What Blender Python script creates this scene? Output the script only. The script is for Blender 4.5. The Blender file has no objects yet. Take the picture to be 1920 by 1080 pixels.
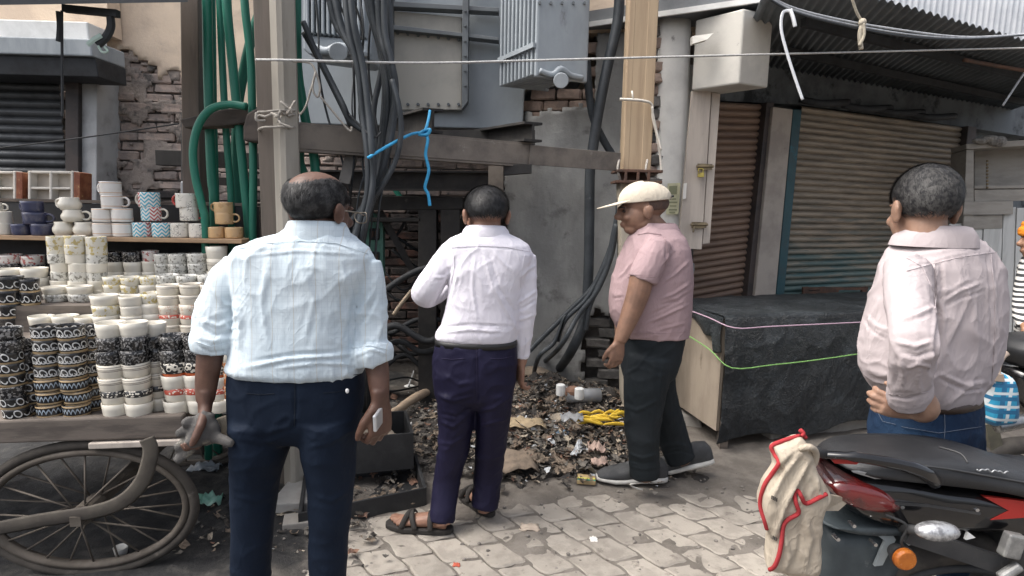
import bpy, bmesh, math, random
import numpy as np
from mathutils import Vector, Matrix, noise
random.seed(7)
R = math.radians
S = bpy.context.scene
COL = S.collection

# ---------------------------------------------------------------- camera
CAM = Vector((0, 0, 1.55)); PITCH = R(8.0); ROLL = 0.02; FPX = 1081.0
FW = Vector((0, math.cos(PITCH), -math.sin(PITCH)))
_u0 = Vector((0, math.sin(PITCH), math.cos(PITCH))); _r0 = Vector((1, 0, 0))
RT = _r0*math.cos(ROLL) + _u0*math.sin(ROLL)
UP = _u0*math.cos(ROLL) - _r0*math.sin(ROLL)
cd = bpy.data.cameras.new('camera'); cam = bpy.data.objects.new('camera', cd); COL.objects.link(cam)
cd.sensor_width = 36; cd.lens = FPX/1920*36; cd.clip_start = .05; cd.clip_end = 500
m = Matrix((RT, UP, -FW)).transposed().to_4x4(); m.translation = CAM
cam.matrix_world = m
S.camera = cam
# ---------------------------------------------------------------- sky, sun, exposure
W = bpy.data.worlds.new('World'); S.world = W; W.use_nodes = True
wn = W.node_tree.nodes; wl = W.node_tree.links
sky = wn.new('ShaderNodeTexSky'); sky.sky_type = 'NISHITA'; sky.sun_disc = False
SUN_EL, SUN_AZ = 58, 258          # azimuth measured from +Y towards +X
sky.sun_elevation = R(SUN_EL); sky.sun_rotation = R(SUN_AZ)
sky.air_density = .75; sky.dust_density = 6.0; sky.ozone_density = 1.0
wn['Background'].inputs[1].default_value = .15
hs_ = wn.new('ShaderNodeHueSaturation'); hs_.inputs['Saturation'].default_value = .45   # thin overcast: greyer than a clear sky
wl.new(sky.outputs[0], hs_.inputs['Color']); wl.new(hs_.outputs[0], wn['Background'].inputs[0])
sd = bpy.data.lights.new('sun', 'SUN'); sun = bpy.data.objects.new('sun', sd); COL.objects.link(sun)
sd.energy = 1.1; sd.angle = R(42); sd.color = (1, .95, .87)
_s = Vector((math.sin(R(SUN_AZ))*math.cos(R(SUN_EL)), math.cos(R(SUN_AZ))*math.cos(R(SUN_EL)), math.sin(R(SUN_EL))))
sun.rotation_euler = (-_s).to_track_quat('-Z', 'Y').to_euler()
S.view_settings.view_transform = 'Standard'; S.view_settings.look = 'None'
S.view_settings.gamma = 1; S.view_settings.use_curve_mapping = False
S.view_settings.exposure = 1.12
S.render.engine = 'CYCLES'
S.cycles.max_bounces = 6; S.cycles.diffuse_bounces = 3; S.cycles.glossy_bounces = 3
S.cycles.transmission_bounces = 4; S.cycles.use_denoising = True
S.cycles.caustics_reflective = False; S.cycles.caustics_refractive = False

# ---------------------------------------------------------------- pixels to directions
def ray(px, py):
    return FW + RT*((px-960)/FPX) - UP*((py-540)/FPX)
def U(px, py, Y):                      # the point at depth Y seen at a pixel of the photograph
    d = ray(px, py); return CAM + d*(Y/d.y)
def G(px, py, z=0.0):                  # the point at height z
    d = ray(px, py); return CAM + d*((z-CAM.z)/d.z)
def PX(p):
    v = Vector(p)-CAM; w = v.dot(FW); return 960+FPX*v.dot(RT)/w, 540-FPX*v.dot(UP)/w
class Plane:                           # a vertical plane through two plan points
    def __init__(s, a, b):
        s.a = Vector((a[0], a[1], 0)); t = Vector((b[0]-a[0], b[1]-a[1], 0)); s.L = t.length; s.t = t.normalized()
        s.n = Vector((s.t.y, -s.t.x, 0))     # towards the viewer
        if s.n.y > 0: s.n = -s.n
    def at(s, px, py, off=0.0):
        d = ray(px, py); o = s.a + s.n*off
        return CAM + d*((o-CAM).dot(s.n)/d.dot(s.n))
    def uv(s, u, z, off=0.0):
        p = s.a + s.t*u + s.n*off; return Vector((p.x, p.y, z))
    def inv(s, p):
        return (Vector((p[0], p[1], 0))-s.a).dot(s.t), p[2]
def PY(Y): return Plane((0, Y), (1, Y))

# ---------------------------------------------------------------- mesh helpers
class MB:
    def __init__(s): s.v = []; s.f = []
    def add(s, V, F):
        o = len(s.v); s.v += [tuple(p) for p in V]; s.f += [tuple(i+o for i in f) for f in F]; return s
    def hexa(s, c):                    # 8 corners: 0-3 one face, 4-7 the opposite
        return s.add(c, [(0,3,2,1),(4,5,6,7),(0,1,5,4),(1,2,6,5),(2,3,7,6),(3,0,4,7)])
    def box(s, c, d, M=None):
        x, y, z = d[0]/2, d[1]/2, d[2]/2; c = Vector(c)
        q = [Vector(k) for k in ((-x,-y,-z),(x,-y,-z),(x,y,-z),(-x,y,-z),(-x,-y,z),(x,-y,z),(x,y,z),(-x,y,z))]
        if M: q = [M @ k for k in q]
        return s.hexa([c+k for k in q])
    def bar(s, a, b, w, h, up=(0,0,1)):  # box from a to b, w wide, h tall
        a = Vector(a); b = Vector(b); d = (b-a).normalized(); l = d.cross(Vector(up)).normalized(); k = l.cross(d)
        l *= w/2; k *= h/2
        return s.hexa([a-l-k, a+l-k, b+l-k, b-l-k, a-l+k, a+l+k, b+l+k, b-l+k])
    def prism(s, poly, off):           # polygon and its copy moved by off
        n = len(poly); off = Vector(off)
        V = list(poly)+[p+off for p in poly]
        F = [tuple(range(n)), tuple(range(2*n-1, n-1, -1))]+[(i, n+i, n+(i+1)%n, (i+1)%n) for i in range(n)]
        return s.add(V, F)
    def tube(s, path, r, n=8, ry=None, up=None, cap=True):
        P = [Vector(p) for p in path]; m = len(P)
        rr = r if isinstance(r, (list, tuple)) else [r]*m
        r2 = ry if isinstance(ry, (list, tuple)) else [ry]*m if ry is not None else rr
        V = []; F = []; l = None
        for i, p in enumerate(P):
            d = (P[min(i+1, m-1)]-P[max(i-1, 0)]).normalized()
            if l is None:
                h = Vector(up) if up else (Vector((0,1,0)) if abs(d.y) < .8 else Vector((0,0,1)))
                l = d.cross(h).normalized()
            elif up: l = d.cross(Vector(up)).normalized()
            else: l = (l-d*l.dot(d)).normalized()
            k = d.cross(l)
            for j in range(n):
                a = 2*math.pi*j/n; V.append(p+l*(rr[i]*math.cos(a))+k*(r2[i]*math.sin(a)))
        for i in range(m-1):
            for j in range(n):
                F.append((i*n+j, i*n+(j+1)%n, (i+1)*n+(j+1)%n, (i+1)*n+j))
        if cap: F += [tuple(range(n-1, -1, -1)), tuple(range((m-1)*n, m*n))]
        return s.add(V, F)
    def lathe(s, prof, n=20, c=(0,0,0), M=None):
        V = []; F = []; m = len(prof); c = Vector(c)
        for (r, z) in prof:
            for j in range(n):
                a = 2*math.pi*j/n; p = Vector((r*math.cos(a), r*math.sin(a), z)); V.append(c+(M @ p if M else p))
        for i in range(m-1):
            for j in range(n): F.append((i*n+j, i*n+(j+1)%n, (i+1)*n+(j+1)%n, (i+1)*n+j))
        F += [tuple(range(n-1, -1, -1)), tuple(range((m-1)*n, m*n))]
        return s.add(V, F)
    def ball(s, c, r, nu=16, nv=10, M=None):
        r = r if isinstance(r, (list, tuple, Vector)) else (r, r, r); c = Vector(c); V = [Vector((0,0,-r[2]))]; F = []
        for i in range(1, nv):
            t = math.pi*i/nv-math.pi/2
            for j in range(nu):
                a = 2*math.pi*j/nu; V.append(Vector((r[0]*math.cos(t)*math.cos(a), r[1]*math.cos(t)*math.sin(a), r[2]*math.sin(t))))
        V.append(Vector((0,0,r[2]))); k = len(V)-1
        for j in range(nu): F.append((0, 1+(j+1)%nu, 1+j)); F.append((k, k-nu+j, k-nu+(j+1)%nu))
        for i in range(nv-2):
            for j in range(nu): F.append((1+i*nu+j, 1+i*nu+(j+1)%nu, 1+(i+1)*nu+(j+1)%nu, 1+(i+1)*nu+j))
        return s.add([c+(M @ p if M else p) for p in V], F)
    def rings(s, rings, cap=True):     # loft through rings of equal length
        n = len(rings[0]); V = [p for q in rings for p in q]; F = []
        for i in range(len(rings)-1):
            for j in range(n): F.append((i*n+j, i*n+(j+1)%n, (i+1)*n+(j+1)%n, (i+1)*n+j))
        if cap: F += [tuple(range(n-1, -1, -1)), tuple(range((len(rings)-1)*n, len(rings)*n))]
        return s.add(V, F)
    def build(s, name, mt, parent=None, smooth=False, bevel=0, label=None, cat=None, group=None, kind=None, subd=0, fix=True):
        me = bpy.data.meshes.new(name)
        o = bpy.data.objects.new(name, me)
        V = s.v
        if parent is None and V:
            A = np.array(V); c = Vector(((A[:,0].min()+A[:,0].max())/2, (A[:,1].min()+A[:,1].max())/2, A[:,2].min()))
            V = [(p[0]-c.x, p[1]-c.y, p[2]-c.z) for p in V]; o.location = c
        me.from_pydata(V, [], s.f)
        if fix:
            bm = bmesh.new(); bm.from_mesh(me); bmesh.ops.recalc_face_normals(bm, faces=bm.faces); bm.to_mesh(me); bm.free()
        me.materials.append(mt)
        if smooth: me.polygons.foreach_set('use_smooth', [True]*len(me.polygons))
        COL.objects.link(o); attach(o, parent)
        if bevel:
            b = o.modifiers.new('bevel', 'BEVEL'); b.width = bevel; b.segments = 2; b.limit_method = 'ANGLE'
        if subd:
            b = o.modifiers.new('sub', 'SUBSURF'); b.levels = subd; b.render_levels = subd
        return tag(o, label, cat, group, kind or ('thing' if cat else None))
def attach(o, parent):
    if parent is None: return
    o.parent = parent
    if parent.type == 'EMPTY': o.matrix_parent_inverse = Matrix.Translation(-parent.location)
def tag(o, label=None, cat=None, group=None, kind=None):
    if label: o['label'] = label
    if cat: o['category'] = cat
    if group: o['group'] = group
    if kind: o['kind'] = kind
    return o
def thing(name, loc, label, cat, group=None):
    e = bpy.data.objects.new(name, None); e.location = loc; e.empty_display_size = .1; COL.objects.link(e)
    return tag(e, label, cat, group, "thing")
def curve(pts, n=6):                   # Catmull-Rom through points
    P = [Vector(p) for p in pts]; out = []
    for i in range(len(P)-1):
        a, b, c, d = P[max(i-1,0)], P[i], P[i+1], P[min(i+2,len(P)-1)]
        for k in range(n):
            t = k/n; out.append(.5*((2*b)+(c-a)*t+(2*a-5*b+4*c-d)*t*t+(3*b-a-3*c+d)*t**3))
    return out+[P[-1]]
ORD = ['', 'first', 'second', 'third', 'fourth', 'fifth', 'sixth', 'seventh', 'eighth', 'ninth', 'tenth', 'eleventh', 'twelfth', 'thirteenth', 'fourteenth', 'fifteenth', 'sixteenth']

# ---------------------------------------------------------------- materials
class NT:
    def __init__(s, name):
        s.m = bpy.data.materials.new(name); s.m.use_nodes = True; s.t = s.m.node_tree; s.b = s.t.nodes['Principled BSDF']; s._o = None
    def n(s, k): return s.t.nodes.new('ShaderNode'+k)
    def put(s, sock, v):
        if isinstance(v, bpy.types.NodeSocket): s.t.links.new(v, sock)
        elif isinstance(v, (tuple, list)) and len(v) == 3 and sock.type == 'RGBA': sock.default_value = (*v, 1)
        else: sock.default_value = v
    def math(s, op, a, b=0.0, c=0.0):
        q = s.n('Math'); q.operation = op
        for i, v in enumerate((a, b, c)): s.put(q.inputs[i], v)
        return q.outputs[0]
    def obj(s, rnd=False):
        o = s.n('TexCoord').outputs['Object']
        if rnd:
            r = s.n('ObjectInfo').outputs['Random']; c = s.n('CombineXYZ'); k = s.math('MULTIPLY', r, 50.0)
            for i in range(3): s.put(c.inputs[i], k)
            a = s.n('VectorMath'); s.put(a.inputs[0], o); s.put(a.inputs[1], c.outputs[0]); o = a.outputs[0]
        return o
    def xyz(s, v=None):
        q = s.n('SeparateXYZ'); s.put(q.inputs[0], v or s.obj()); return q.outputs
    def rnd(s): return s.n('ObjectInfo').outputs['Random']
    def scale(s, v, sc):
        q = s.n('VectorMath'); q.operation = 'MULTIPLY'; s.put(q.inputs[0], v); q.inputs[1].default_value = sc; return q.outputs[0]
    def noise(s, v, sc=5, det=5, ro=.6, dist=0):
        q = s.n('TexNoise'); s.put(q.inputs['Vector'], v); q.inputs['Scale'].default_value = sc; q.inputs['Detail'].default_value = det
        q.inputs['Roughness'].default_value = ro; q.inputs['Distortion'].default_value = dist; return q.outputs['Fac']
    def vor(s, v, sc=5, feat='F1'):
        q = s.n('TexVoronoi'); q.feature = feat; s.put(q.inputs['Vector'], v); q.inputs['Scale'].default_value = sc; return q.outputs[0]
    def ramp(s, f, a, b):              # smoothstep a..b -> 0..1
        q = s.n('MapRange'); q.interpolation_type = 'SMOOTHSTEP'; s.put(q.inputs[0], f); q.inputs[1].default_value = a; q.inputs[2].default_value = b; return q.outputs[0]
    def mix(s, f, a, b):
        q = s.n('Mix'); q.data_type = 'RGBA'; s.put(q.inputs[0], f); s.put(q.inputs[6], a); s.put(q.inputs[7], b); return q.outputs[2]
    def hsv(s, c, v):
        q = s.n('HueSaturation'); s.put(q.inputs['Color'], c); s.put(q.inputs['Value'], v); return q.outputs[0]
    def bump(s, h, st, d=.01):
        q = s.n('Bump'); s.put(q.inputs['Height'], h); q.inputs['Strength'].default_value = st; q.inputs['Distance'].default_value = d
        s.put(s.b.inputs['Normal'], q.outputs[0])
    def end(s, col, rough=.7, metal=0, coat=0, spec=.5):
        s.put(s.b.inputs['Base Color'], col); s.put(s.b.inputs['Roughness'], rough); s.put(s.b.inputs['Metallic'], metal)
        s.b.inputs['Coat Weight'].default_value = coat; s.b.inputs['Specular IOR Level'].default_value = spec
        return s.m
MATS = {}
def mk(name, c1, c2=None, rough=.75, sc=5, lo=.4, hi=.65, bump=.3, bsc=60, bd=.004, metal=0, spot=None, spsc=18, splo=.62, sphi=.7, rnd=False, vary=0, stretch=None, coat=0, spec=.4):
    if name in MATS: return MATS[name]
    t = NT(name); o = t.obj(rnd)
    if stretch: o = t.scale(o, stretch)
    col = c1
    if c2: col = t.mix(t.ramp(t.noise(o, sc, 7, .62), lo, hi), c1, c2)
    if spot: col = t.mix(t.ramp(t.noise(o, spsc, 8, .7), splo, sphi), col, spot)
    if vary: col = t.hsv(col, t.math('MULTIPLY_ADD', t.rnd(), vary, 1-vary/2))
    if bump: t.bump(t.noise(o, bsc, 6, .65), bump, bd)
    r = t.math('MULTIPLY_ADD', t.noise(o, sc*3, 4), .25, rough-.12) if rough < .95 else rough
    MATS[name] = t.end(col, r, metal, coat, spec); return MATS[name]
# ================================================================ the setting
M_DIRT_SHADED = (lambda t: (lambda o, p: (
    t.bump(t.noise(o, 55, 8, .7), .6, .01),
    t.end(t.mix(t.math('MAXIMUM', t.ramp(t.math('ADD', p[1], t.math('MULTIPLY', t.noise(o, 2.2, 5), .9)), 3.12, 3.42), t.ramp(t.math('ADD', t.math('MULTIPLY', p[0], -1.0), t.math('MULTIPLY', t.noise(o, 3.1, 5), .8)), 1.15, 1.45)),  # left ground darkened too: soot plus painted shade under the cart
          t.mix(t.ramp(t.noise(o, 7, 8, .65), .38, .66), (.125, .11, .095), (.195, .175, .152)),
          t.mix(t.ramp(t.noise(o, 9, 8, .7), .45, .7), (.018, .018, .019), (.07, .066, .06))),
          t.math('MULTIPLY_ADD', t.noise(o, 4, 4), .6, .42)))[1])(t.obj(), t.xyz()))(NT('street_dirt_shaded'))
def dirt_h(x, y):
    h = -.0030+.0120*noise.fractal(Vector((x*4.2, y*4.2, 3)), .9, 2, 5)+.005*noise.noise(Vector((x*19, y*19, 1)))+.003*noise.noise(Vector((x*47, y*47, 1)))
    e = y-(2.80+.10*math.sin(x*2.1)+(.34 if x > 1.25 else 0)*min(1, max(0, (x-1.0)/.6)))
    if e > -.1: h += .016*min(1, (e+.1)/.25)
    if x < -.75: h += .03*min(1, (-.75-x)/.3)
    return h
# ground: one sheet, fine near the pavers, reaching far
V = []; F = []
xs = [-60, -25, -10, -5]+list(np.arange(-3.2, 4.2, .028))+[6, 10, 25, 60]
ys = [-60, -20, -5, .2]+list(np.arange(1.3, 3.6, .028))+list(np.arange(3.6, 6.4, .09))+[8, 12, 25, 60, 120]
for y in ys:
    for x in xs: V.append((x, y, dirt_h(x, y) if -3.3 < x < 4.3 and 1.2 < y < 6.5 else -.004))
nx = len(xs)
for j in range(len(ys)-1):
    for i in range(nx-1): F.append((j*nx+i, j*nx+i+1, (j+1)*nx+i+1, (j+1)*nx+i))
b = MB(); b.add(V, F); ground = b.build('ground', M_DIRT_SHADED, smooth=True, kind='structure', fix=False)
# pavers: single interlocking blocks, staggered
M_PAV = mk('paver_stone', (.335, .305, .265), (.26, .235, .205), .85, 9, .42, .62, .5, 90, .004, spot=(.17, .15, .13), spsc=14, splo=.56, sphi=.7, rnd=True, vary=.18)
A = Vector((.125, -.160, 0)); B = Vector((.150, .048, 0)); PN = Vector((0, 0, 1))
def paver_verts(k):
    rr = random.Random(k); n = 9; out = []
    for (a0, b0), (a1, b1) in (((-.5,-.5),(.5,-.5)), ((.5,-.5),(.5,.5)), ((.5,.5),(-.5,.5)), ((-.5,.5),(-.5,-.5))):
        for i in range(n-1):
            t = i/(n-1); a = a0+(a1-a0)*t; c = b0+(b1-b0)*t
            w = .022*math.sin(t*2*math.pi)*(1 if a0 == a1 else .0)
            if a0 == a1: a += w
            else: c += .03*math.sin(t*2*math.pi)*(1 if b0 < 0 else 1)
            s = .955+rr.uniform(-.03, .015)-(.05 if i == 0 else 0)
            out.append((a*s, c*s))
    return out
pav_meshes = []
for k in range(8):
    o2 = paver_verts(k); top = [A*a+B*c for a, c in o2]; n = len(top)
    inn = [p*.9+Vector((0,0,.0035)) for p in top]; low = [p+Vector((0,0,-.05)) for p in top]
    V = [Vector(p) for p in low]+[p+Vector((0,0,-.002)) for p in top]+inn
    F = [(i, (i+1)%n, n+(i+1)%n, n+i) for i in range(n)]+[(n+i, n+(i+1)%n, 2*n+(i+1)%n, 2*n+i) for i in range(n)]+[tuple(range(2*n, 3*n))]
    me = bpy.data.meshes.new('paver'); me.from_pydata(V, [], F); me.materials.append(M_PAV); pav_meshes.append(me)
pv = []
for i in range(-40, 41):
    for j in range(-40, 41):
        c = Vector((.9, 2.4, 0))+A*(i+(.5 if j % 2 else 0))+B*j
        if -3.1 < c.x < 4.1 and 1.4 < c.y < (3.5 if c.x > 1.2 else 3.0):
            q = PX(c); seen = -30 < q[0] < 1950 and 840 < q[1] < 1110
            pv.append((0 if seen else 1, abs(q[0]-1000)+2*abs(q[1]-1000), c))
pv.sort(key=lambda e: e[:2])
rest = MB()
for k, (a, d, c) in enumerate(pv):
    z = random.uniform(-.0025, .0025); rx = random.uniform(-.02, .02); ry = random.uniform(-.02, .02); me = pav_meshes[k % 8]
    if k < 300:
        o = bpy.data.objects.new('paver', me); o.location = (c.x, c.y, z); o.rotation_euler = (rx, ry, random.uniform(-.02, .02))
        COL.objects.link(o); o.parent = ground; o.matrix_parent_inverse = Matrix.Translation(-ground.location)
    else:
        rest.add([v.co+Vector((c.x, c.y, z)) for v in me.vertices], [tuple(p.vertices) for p in me.polygons])
rest.build('far_paving', M_PAV, ground, kind='stuff')

# ---- bricks of a wall: single blocks sharing a few meshes
def brick_meshes(L, H, T, mt, n=6):
    out = []
    for k in range(n):
        bm = bmesh.new(); bmesh.ops.create_cube(bm, size=1)
        for v in bm.verts: v.co = Vector((v.co.x*L, v.co.y*T, v.co.z*H))
        bmesh.ops.bevel(bm, geom=list(bm.edges), offset=.008, segments=1, affect='EDGES')
        for v in bm.verts: v.co += Vector((random.uniform(-.008,.008), random.uniform(-.006,.006), random.uniform(-.006,.006)))
        me = bpy.data.meshes.new('brick'); bm.to_mesh(me); bm.free(); me.materials.append(mt); out.append(me)
    return out
def brick_wall(pl, u0, u1, z0, z1, parent, mats, keep, L=.29, H=.078, T=.1, g=.013, off=0.0, mx=300, jit=.012):
    ms = [brick_meshes(L-g, H-g, T, m) for m in mats]; rot = math.atan2(pl.t.y, pl.t.x); spots = []
    r = 0; z = z0+H/2
    while z < z1:
        u = u0+(L/2 if r % 2 else 0)
        while u < u1:
            p = pl.uv(u, z); q = PX(p); k = keep(q[0], q[1], u, z)
            if k is not None and k is not False:
                spots.append((p, k))
            u += L
        z += H; r += 1
    vis = [s for s in spots if -40 < PX(s[0])[0] < 1960 and -40 < PX(s[0])[1] < 900]
    rest = MB()
    for i, (p, k) in enumerate(vis):
        me = ms[int(k)][random.randrange(6)]; d = random.uniform(-jit, jit)+off
        if i < mx:
            o = bpy.data.objects.new('brick', me); o.location = p+pl.n*d; o.rotation_euler = (random.uniform(-.02,.02), random.uniform(-.03,.03), rot+random.uniform(-.03,.03))
            COL.objects.link(o); o.parent = parent
            if parent.type == 'EMPTY' or parent.location.length: o.matrix_parent_inverse = Matrix.Translation(-parent.location)
        else:
            Mz = Matrix.Rotation(rot, 3, 'Z'); rest.add([Mz @ v.co+p+pl.n*d for v in me.vertices], [tuple(f.vertices) for f in me.polygons])
    if rest.v: rest.build('upper_bricks', mats[0], parent, kind='stuff')
def slab(b, pl, pts, t, off=0.0):      # polygon given in pixels on a plane, t thick (away from the viewer)
    return b.prism([pl.at(x, y, off) for x, y in pts], -pl.n*t)
def sheet(name, pl, u0, u1, z0, z1, mt, parent, inside, off=0.0, step=.05, amp=.01, t=.03, thr=0):
    # rough plaster skin with a ragged outline: cells kept where inside() > 0
    b = MB(); nu = int((u1-u0)/step)+1; nz = int((z1-z0)/step)+1; keep = {}; idx = {}
    for i in range(nu):
        for j in range(nz):
            u = u0+i*step; z = z0+j*step; q = PX(pl.uv(u, z))
            keep[i, j] = inside(q[0], q[1], u, z)
    V = []; F = []
    def vid(i, j):
        if (i, j) not in idx:
            u = u0+i*step+random.uniform(-.2,.2)*step; z = z0+j*step+random.uniform(-.2,.2)*step
            idx[i, j] = len(V); d = amp*noise.fractal(Vector((u*3, z*3, 5)), 1, 2, 4)
            V.append(pl.uv(u, z, off+d))
        return idx[i, j]
    for i in range(nu-1):
        for j in range(nz-1):
            if keep[i, j] > 0 and keep[i+1, j] > 0 and keep[i, j+1] > 0 and keep[i+1, j+1] > 0:
                F.append((vid(i, j), vid(i+1, j), vid(i+1, j+1), vid(i, j+1)))
    b.add(V, F); o = b.build(name, mt, parent, smooth=True, fix=False)
    s = o.modifiers.new('solid', 'SOLIDIFY'); s.thickness = t; s.offset = 0
    return o

# ---- back brick wall with plaster on top (left and centre)
M_MORTAR = mk('mortar', (.16, .145, .13), (.09, .08, .075), .95, 5, bump=.8, bsc=50, bd=.02)
M_BRK = mk('washed_brick', (.42, .33, .28), (.30, .25, .225), .9, 12, .4, .6, .8, 60, .008, spot=(.10, .095, .09), spsc=5, splo=.55, sphi=.68, vary=.5, rnd=True)
M_BRKD = mk('sooty_brick', (.10, .082, .075), (.05, .046, .045), .9, 12, .4, .6, .8, 60, .008, spot=(.18, .12, .10), spsc=6, splo=.6, sphi=.7, vary=.5, rnd=True)
M_BRKR = mk('red_brick', (.12, .062, .048), (.06, .042, .038), .9, 10, .4, .6, .8, 60, .008, spot=(.28, .25, .22), spsc=7, splo=.62, sphi=.72, vary=.5, rnd=True)
M_PLAST = mk('cream_plaster', (.78, .63, .48), (.66, .53, .41), .9, 3, .4, .6, .4, 40, .01, spot=(.22, .20, .18), spsc=2.2, splo=.58, sphi=.72)
BW = Plane((-4.6, 4.75), (1.3, 5.35))
wall = thing('brick_wall', (-1, 5.1, 0), 'old brick wall with broken cream plaster behind the green pipes', 'wall')
b = MB(); b.prism([BW.uv(.2, -.05, .025), BW.uv(5.6, -.05, .025), BW.uv(5.6, 4.6, .025), BW.uv(.2, 4.6, .025)], -BW.n*.2); b.build('mortar_bed', M_MORTAR, wall)
def plast_edge(px): return 100+.07*(px-175)+(14 if px > 255 else 0)+(26 if px > 300 else 0)+10*math.sin(px*.09)+(60 if px > 400 else 0)
def keep_bw(px, py, u, z):
    if px < 150 or py < plast_edge(px)-25: return None
    if px > 640 and py > 400: return 2 if random.random() < .45 else 1
    if px > 560: return 1 if random.random() < .5 else 0
    s = noise.noise(Vector((px*.012, py*.014, 7)))
    return 1 if (s > .15 and px < 330) or (px > 480 and random.random() < .4) else 0
brick_wall(BW, .2, 5.6, .15, 3.6, wall, [M_BRK, M_BRKD, M_BRKR], keep_bw)
sheet('plaster', BW, 1.0, 5.6, 2.0, 4.4, M_PLAST, wall, lambda px, py, u, z: 1 if (py < plast_edge(px)+9*noise.noise(Vector((px*.06, py*.05, 2))) and px > 160) else 0, off=.058, step=.035, amp=.012, t=.025)
M_SMEAR = mk('lime_smear', (.44, .37, .32), (.30, .26, .23), .95, 7, spot=(.11, .105, .10), spsc=6, splo=.5, sphi=.66, bump=.8, bsc=45, bd=.015)
def smear_in(px, py, u, z):
    if not (172 < px < 660) or py < 60: return 0
    return .12-abs(noise.noise(Vector((u*2.6, z*4.2, 11))))*.0+noise.fractal(Vector((u*3.4, z*5.5, 4)), .8, 2, 4)*.75-(.25 if px > 420 else .05)
sheet('lime_smear', BW, 1.0, 3.6, .8, 3.3, M_SMEAR, wall, smear_in, off=.052, step=.022, amp=.016, t=.012)
# ---- left shop: shutter, jamb, hood
LS = Plane((-4.62, 4.55), (-2.6, 4.62))
shop = thing('left_shop', (-3.9, 4.7, 0), 'shop with grey rolling shutter and concrete hood at left edge', 'shop')
M_LSLAT = mk('grey_shutter_steel', (.095, .10, .105), (.06, .062, .065), .5, 6, bump=.15, bsc=80, metal=.3, vary=.1)
M_HOOD = mk('grey_hood_concrete', (.36, .39, .41), (.27, .30, .32), .85, 6, spot=(.12, .12, .13), spsc=6, splo=.6, sphi=.72, stretch=(1, 1, .25))
M_DKFRAME = mk('dark_brown_frame', (.075, .06, .055), (.045, .04, .04), .6, 8)
M_WHITEW = mk('pale_whitewash', (.52, .53, .53), (.38, .38, .38), .9, 5, spot=(.15, .145, .14), spsc=5, splo=.6, sphi=.7)
def shutter(pl, xl, xr, top, bot, n, mt, parent, off=0.0, frac=.0):
    # rolled steel slats between the pixel corners (top-left, top-right, bottom-left, bottom-right)
    TL, TR, BL, BR = pl.at(*top[0], off), pl.at(*top[1], off), pl.at(*bot[0], off), pl.at(*bot[1], off)
    prof = [(0, -.012), (.10, .0), (.3, .012), (.55, .014), (.8, .006), (.92, -.006), (1, -.012)]
    lowz = .02
    for i in range(n):
        b = MB(); V = []
        for f, d in prof:
            t = (i+f)/n
            for P, Q in ((TL, BL), (TR, BR)):
                V.append(P.lerp(Q, t)+pl.n*d*1.0)
        k = len(prof)
        b.add(V, [(2*j, 2*j+1, 2*j+3, 2*j+2) for j in range(k-1)])
        b.build('slat', mt, parent, smooth=True, fix=False)
for nm, pts, mt, t, off in (
    ('jamb', [(146, 140), (182, 140), (180, 520), (146, 520)], M_WHITEW, .3, .02),
    ('guide_rail', [(122, 140), (147, 140), (147, 520), (122, 520)], M_DKFRAME, .12, .06)):
    b = MB(); slab(b, LS, pts, t, off); b.build(nm, mt, shop, bevel=.006)
def zshut(pl, px0, px1, ztop, zbot, n, mt, parent, off=0):
    a0, a1 = pl.at(px0, 300, off), pl.at(px1, 300, off)
    T = [PX((a0.x, a0.y, ztop)), PX((a1.x, a1.y, ztop))]; Bm = [PX((a0.x, a0.y, zbot)), PX((a1.x, a1.y, zbot))]
    shutter(pl, 0, 0, T, Bm, n, mt, parent, off)
zshut(LS, -170, 124, 2.62, .05, 40, M_LSLAT, shop, -.03)
b = MB()
hp = [LS.at(-200, 90), LS.at(172, 104)]
zt, zb = LS.at(100, 72).z+.06, LS.at(150, 140).z+.04
b = MB(); f0, f1 = LS.at(-220, 90, .34), LS.at(172, 100, .34)
zA, zB = LS.at(150, 72, .34).z, LS.at(150, 105, .34).z
b.hexa([Vector((f0.x, f0.y, zB)), Vector((f1.x, f1.y, zB)), Vector((f1.x, f1.y+.36, zB)), Vector((f0.x, f0.y+.36, zB)), Vector((f0.x, f0.y, zA)), Vector((f1.x, f1.y, zA)), Vector((f1.x, f1.y+.36, zA)), Vector((f0.x, f0.y+.36, zA))])
b.build('hood_fascia', M_HOOD, shop, bevel=.01)
zC = LS.at(150, 143, .30).z
M_SOOT = mk('sooty_board', (.035, .038, .042), (.02, .021, .023), .7, 6)
b = MB(); b.hexa([Vector((f0.x, f0.y+.05, zC)), Vector((f1.x, f1.y+.05, zC)), Vector((f1.x, f1.y+.36, zC)), Vector((f0.x, f0.y+.36, zC)), Vector((f0.x, f0.y+.03, zB-.003)), Vector((f1.x, f1.y+.03, zB-.003)), Vector((f1.x, f1.y+.36, zB-.003)), Vector((f0.x, f0.y+.36, zB-.003))])
b.build('hood_valance', M_SOOT, shop, bevel=.006)
M_WHITE = mk('chalk_white', (.75, .75, .73), (.62, .62, .6), .85, 5)
b = MB(); g0, g1 = LS.at(-220, 60, .2), LS.at(165, 60, .2); zD = LS.at(150, 40, .2).z
b.hexa([Vector((g0.x, g0.y, zA+.003)), Vector((g1.x, g1.y, zA+.003)), Vector((g1.x, g1.y+.2, zA+.003)), Vector((g0.x, g0.y+.2, zA+.003)), Vector((g0.x, g0.y, zD)), Vector((g1.x, g1.y, zD)), Vector((g1.x, g1.y+.2, zD)), Vector((g0.x, g0.y+.2, zD))])
b.build('parapet', M_WHITE, shop, bevel=.01)
b = MB(); w0 = LS.at(-260, 0, -.06); w1 = LS.at(200, 0, -.06)
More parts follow.
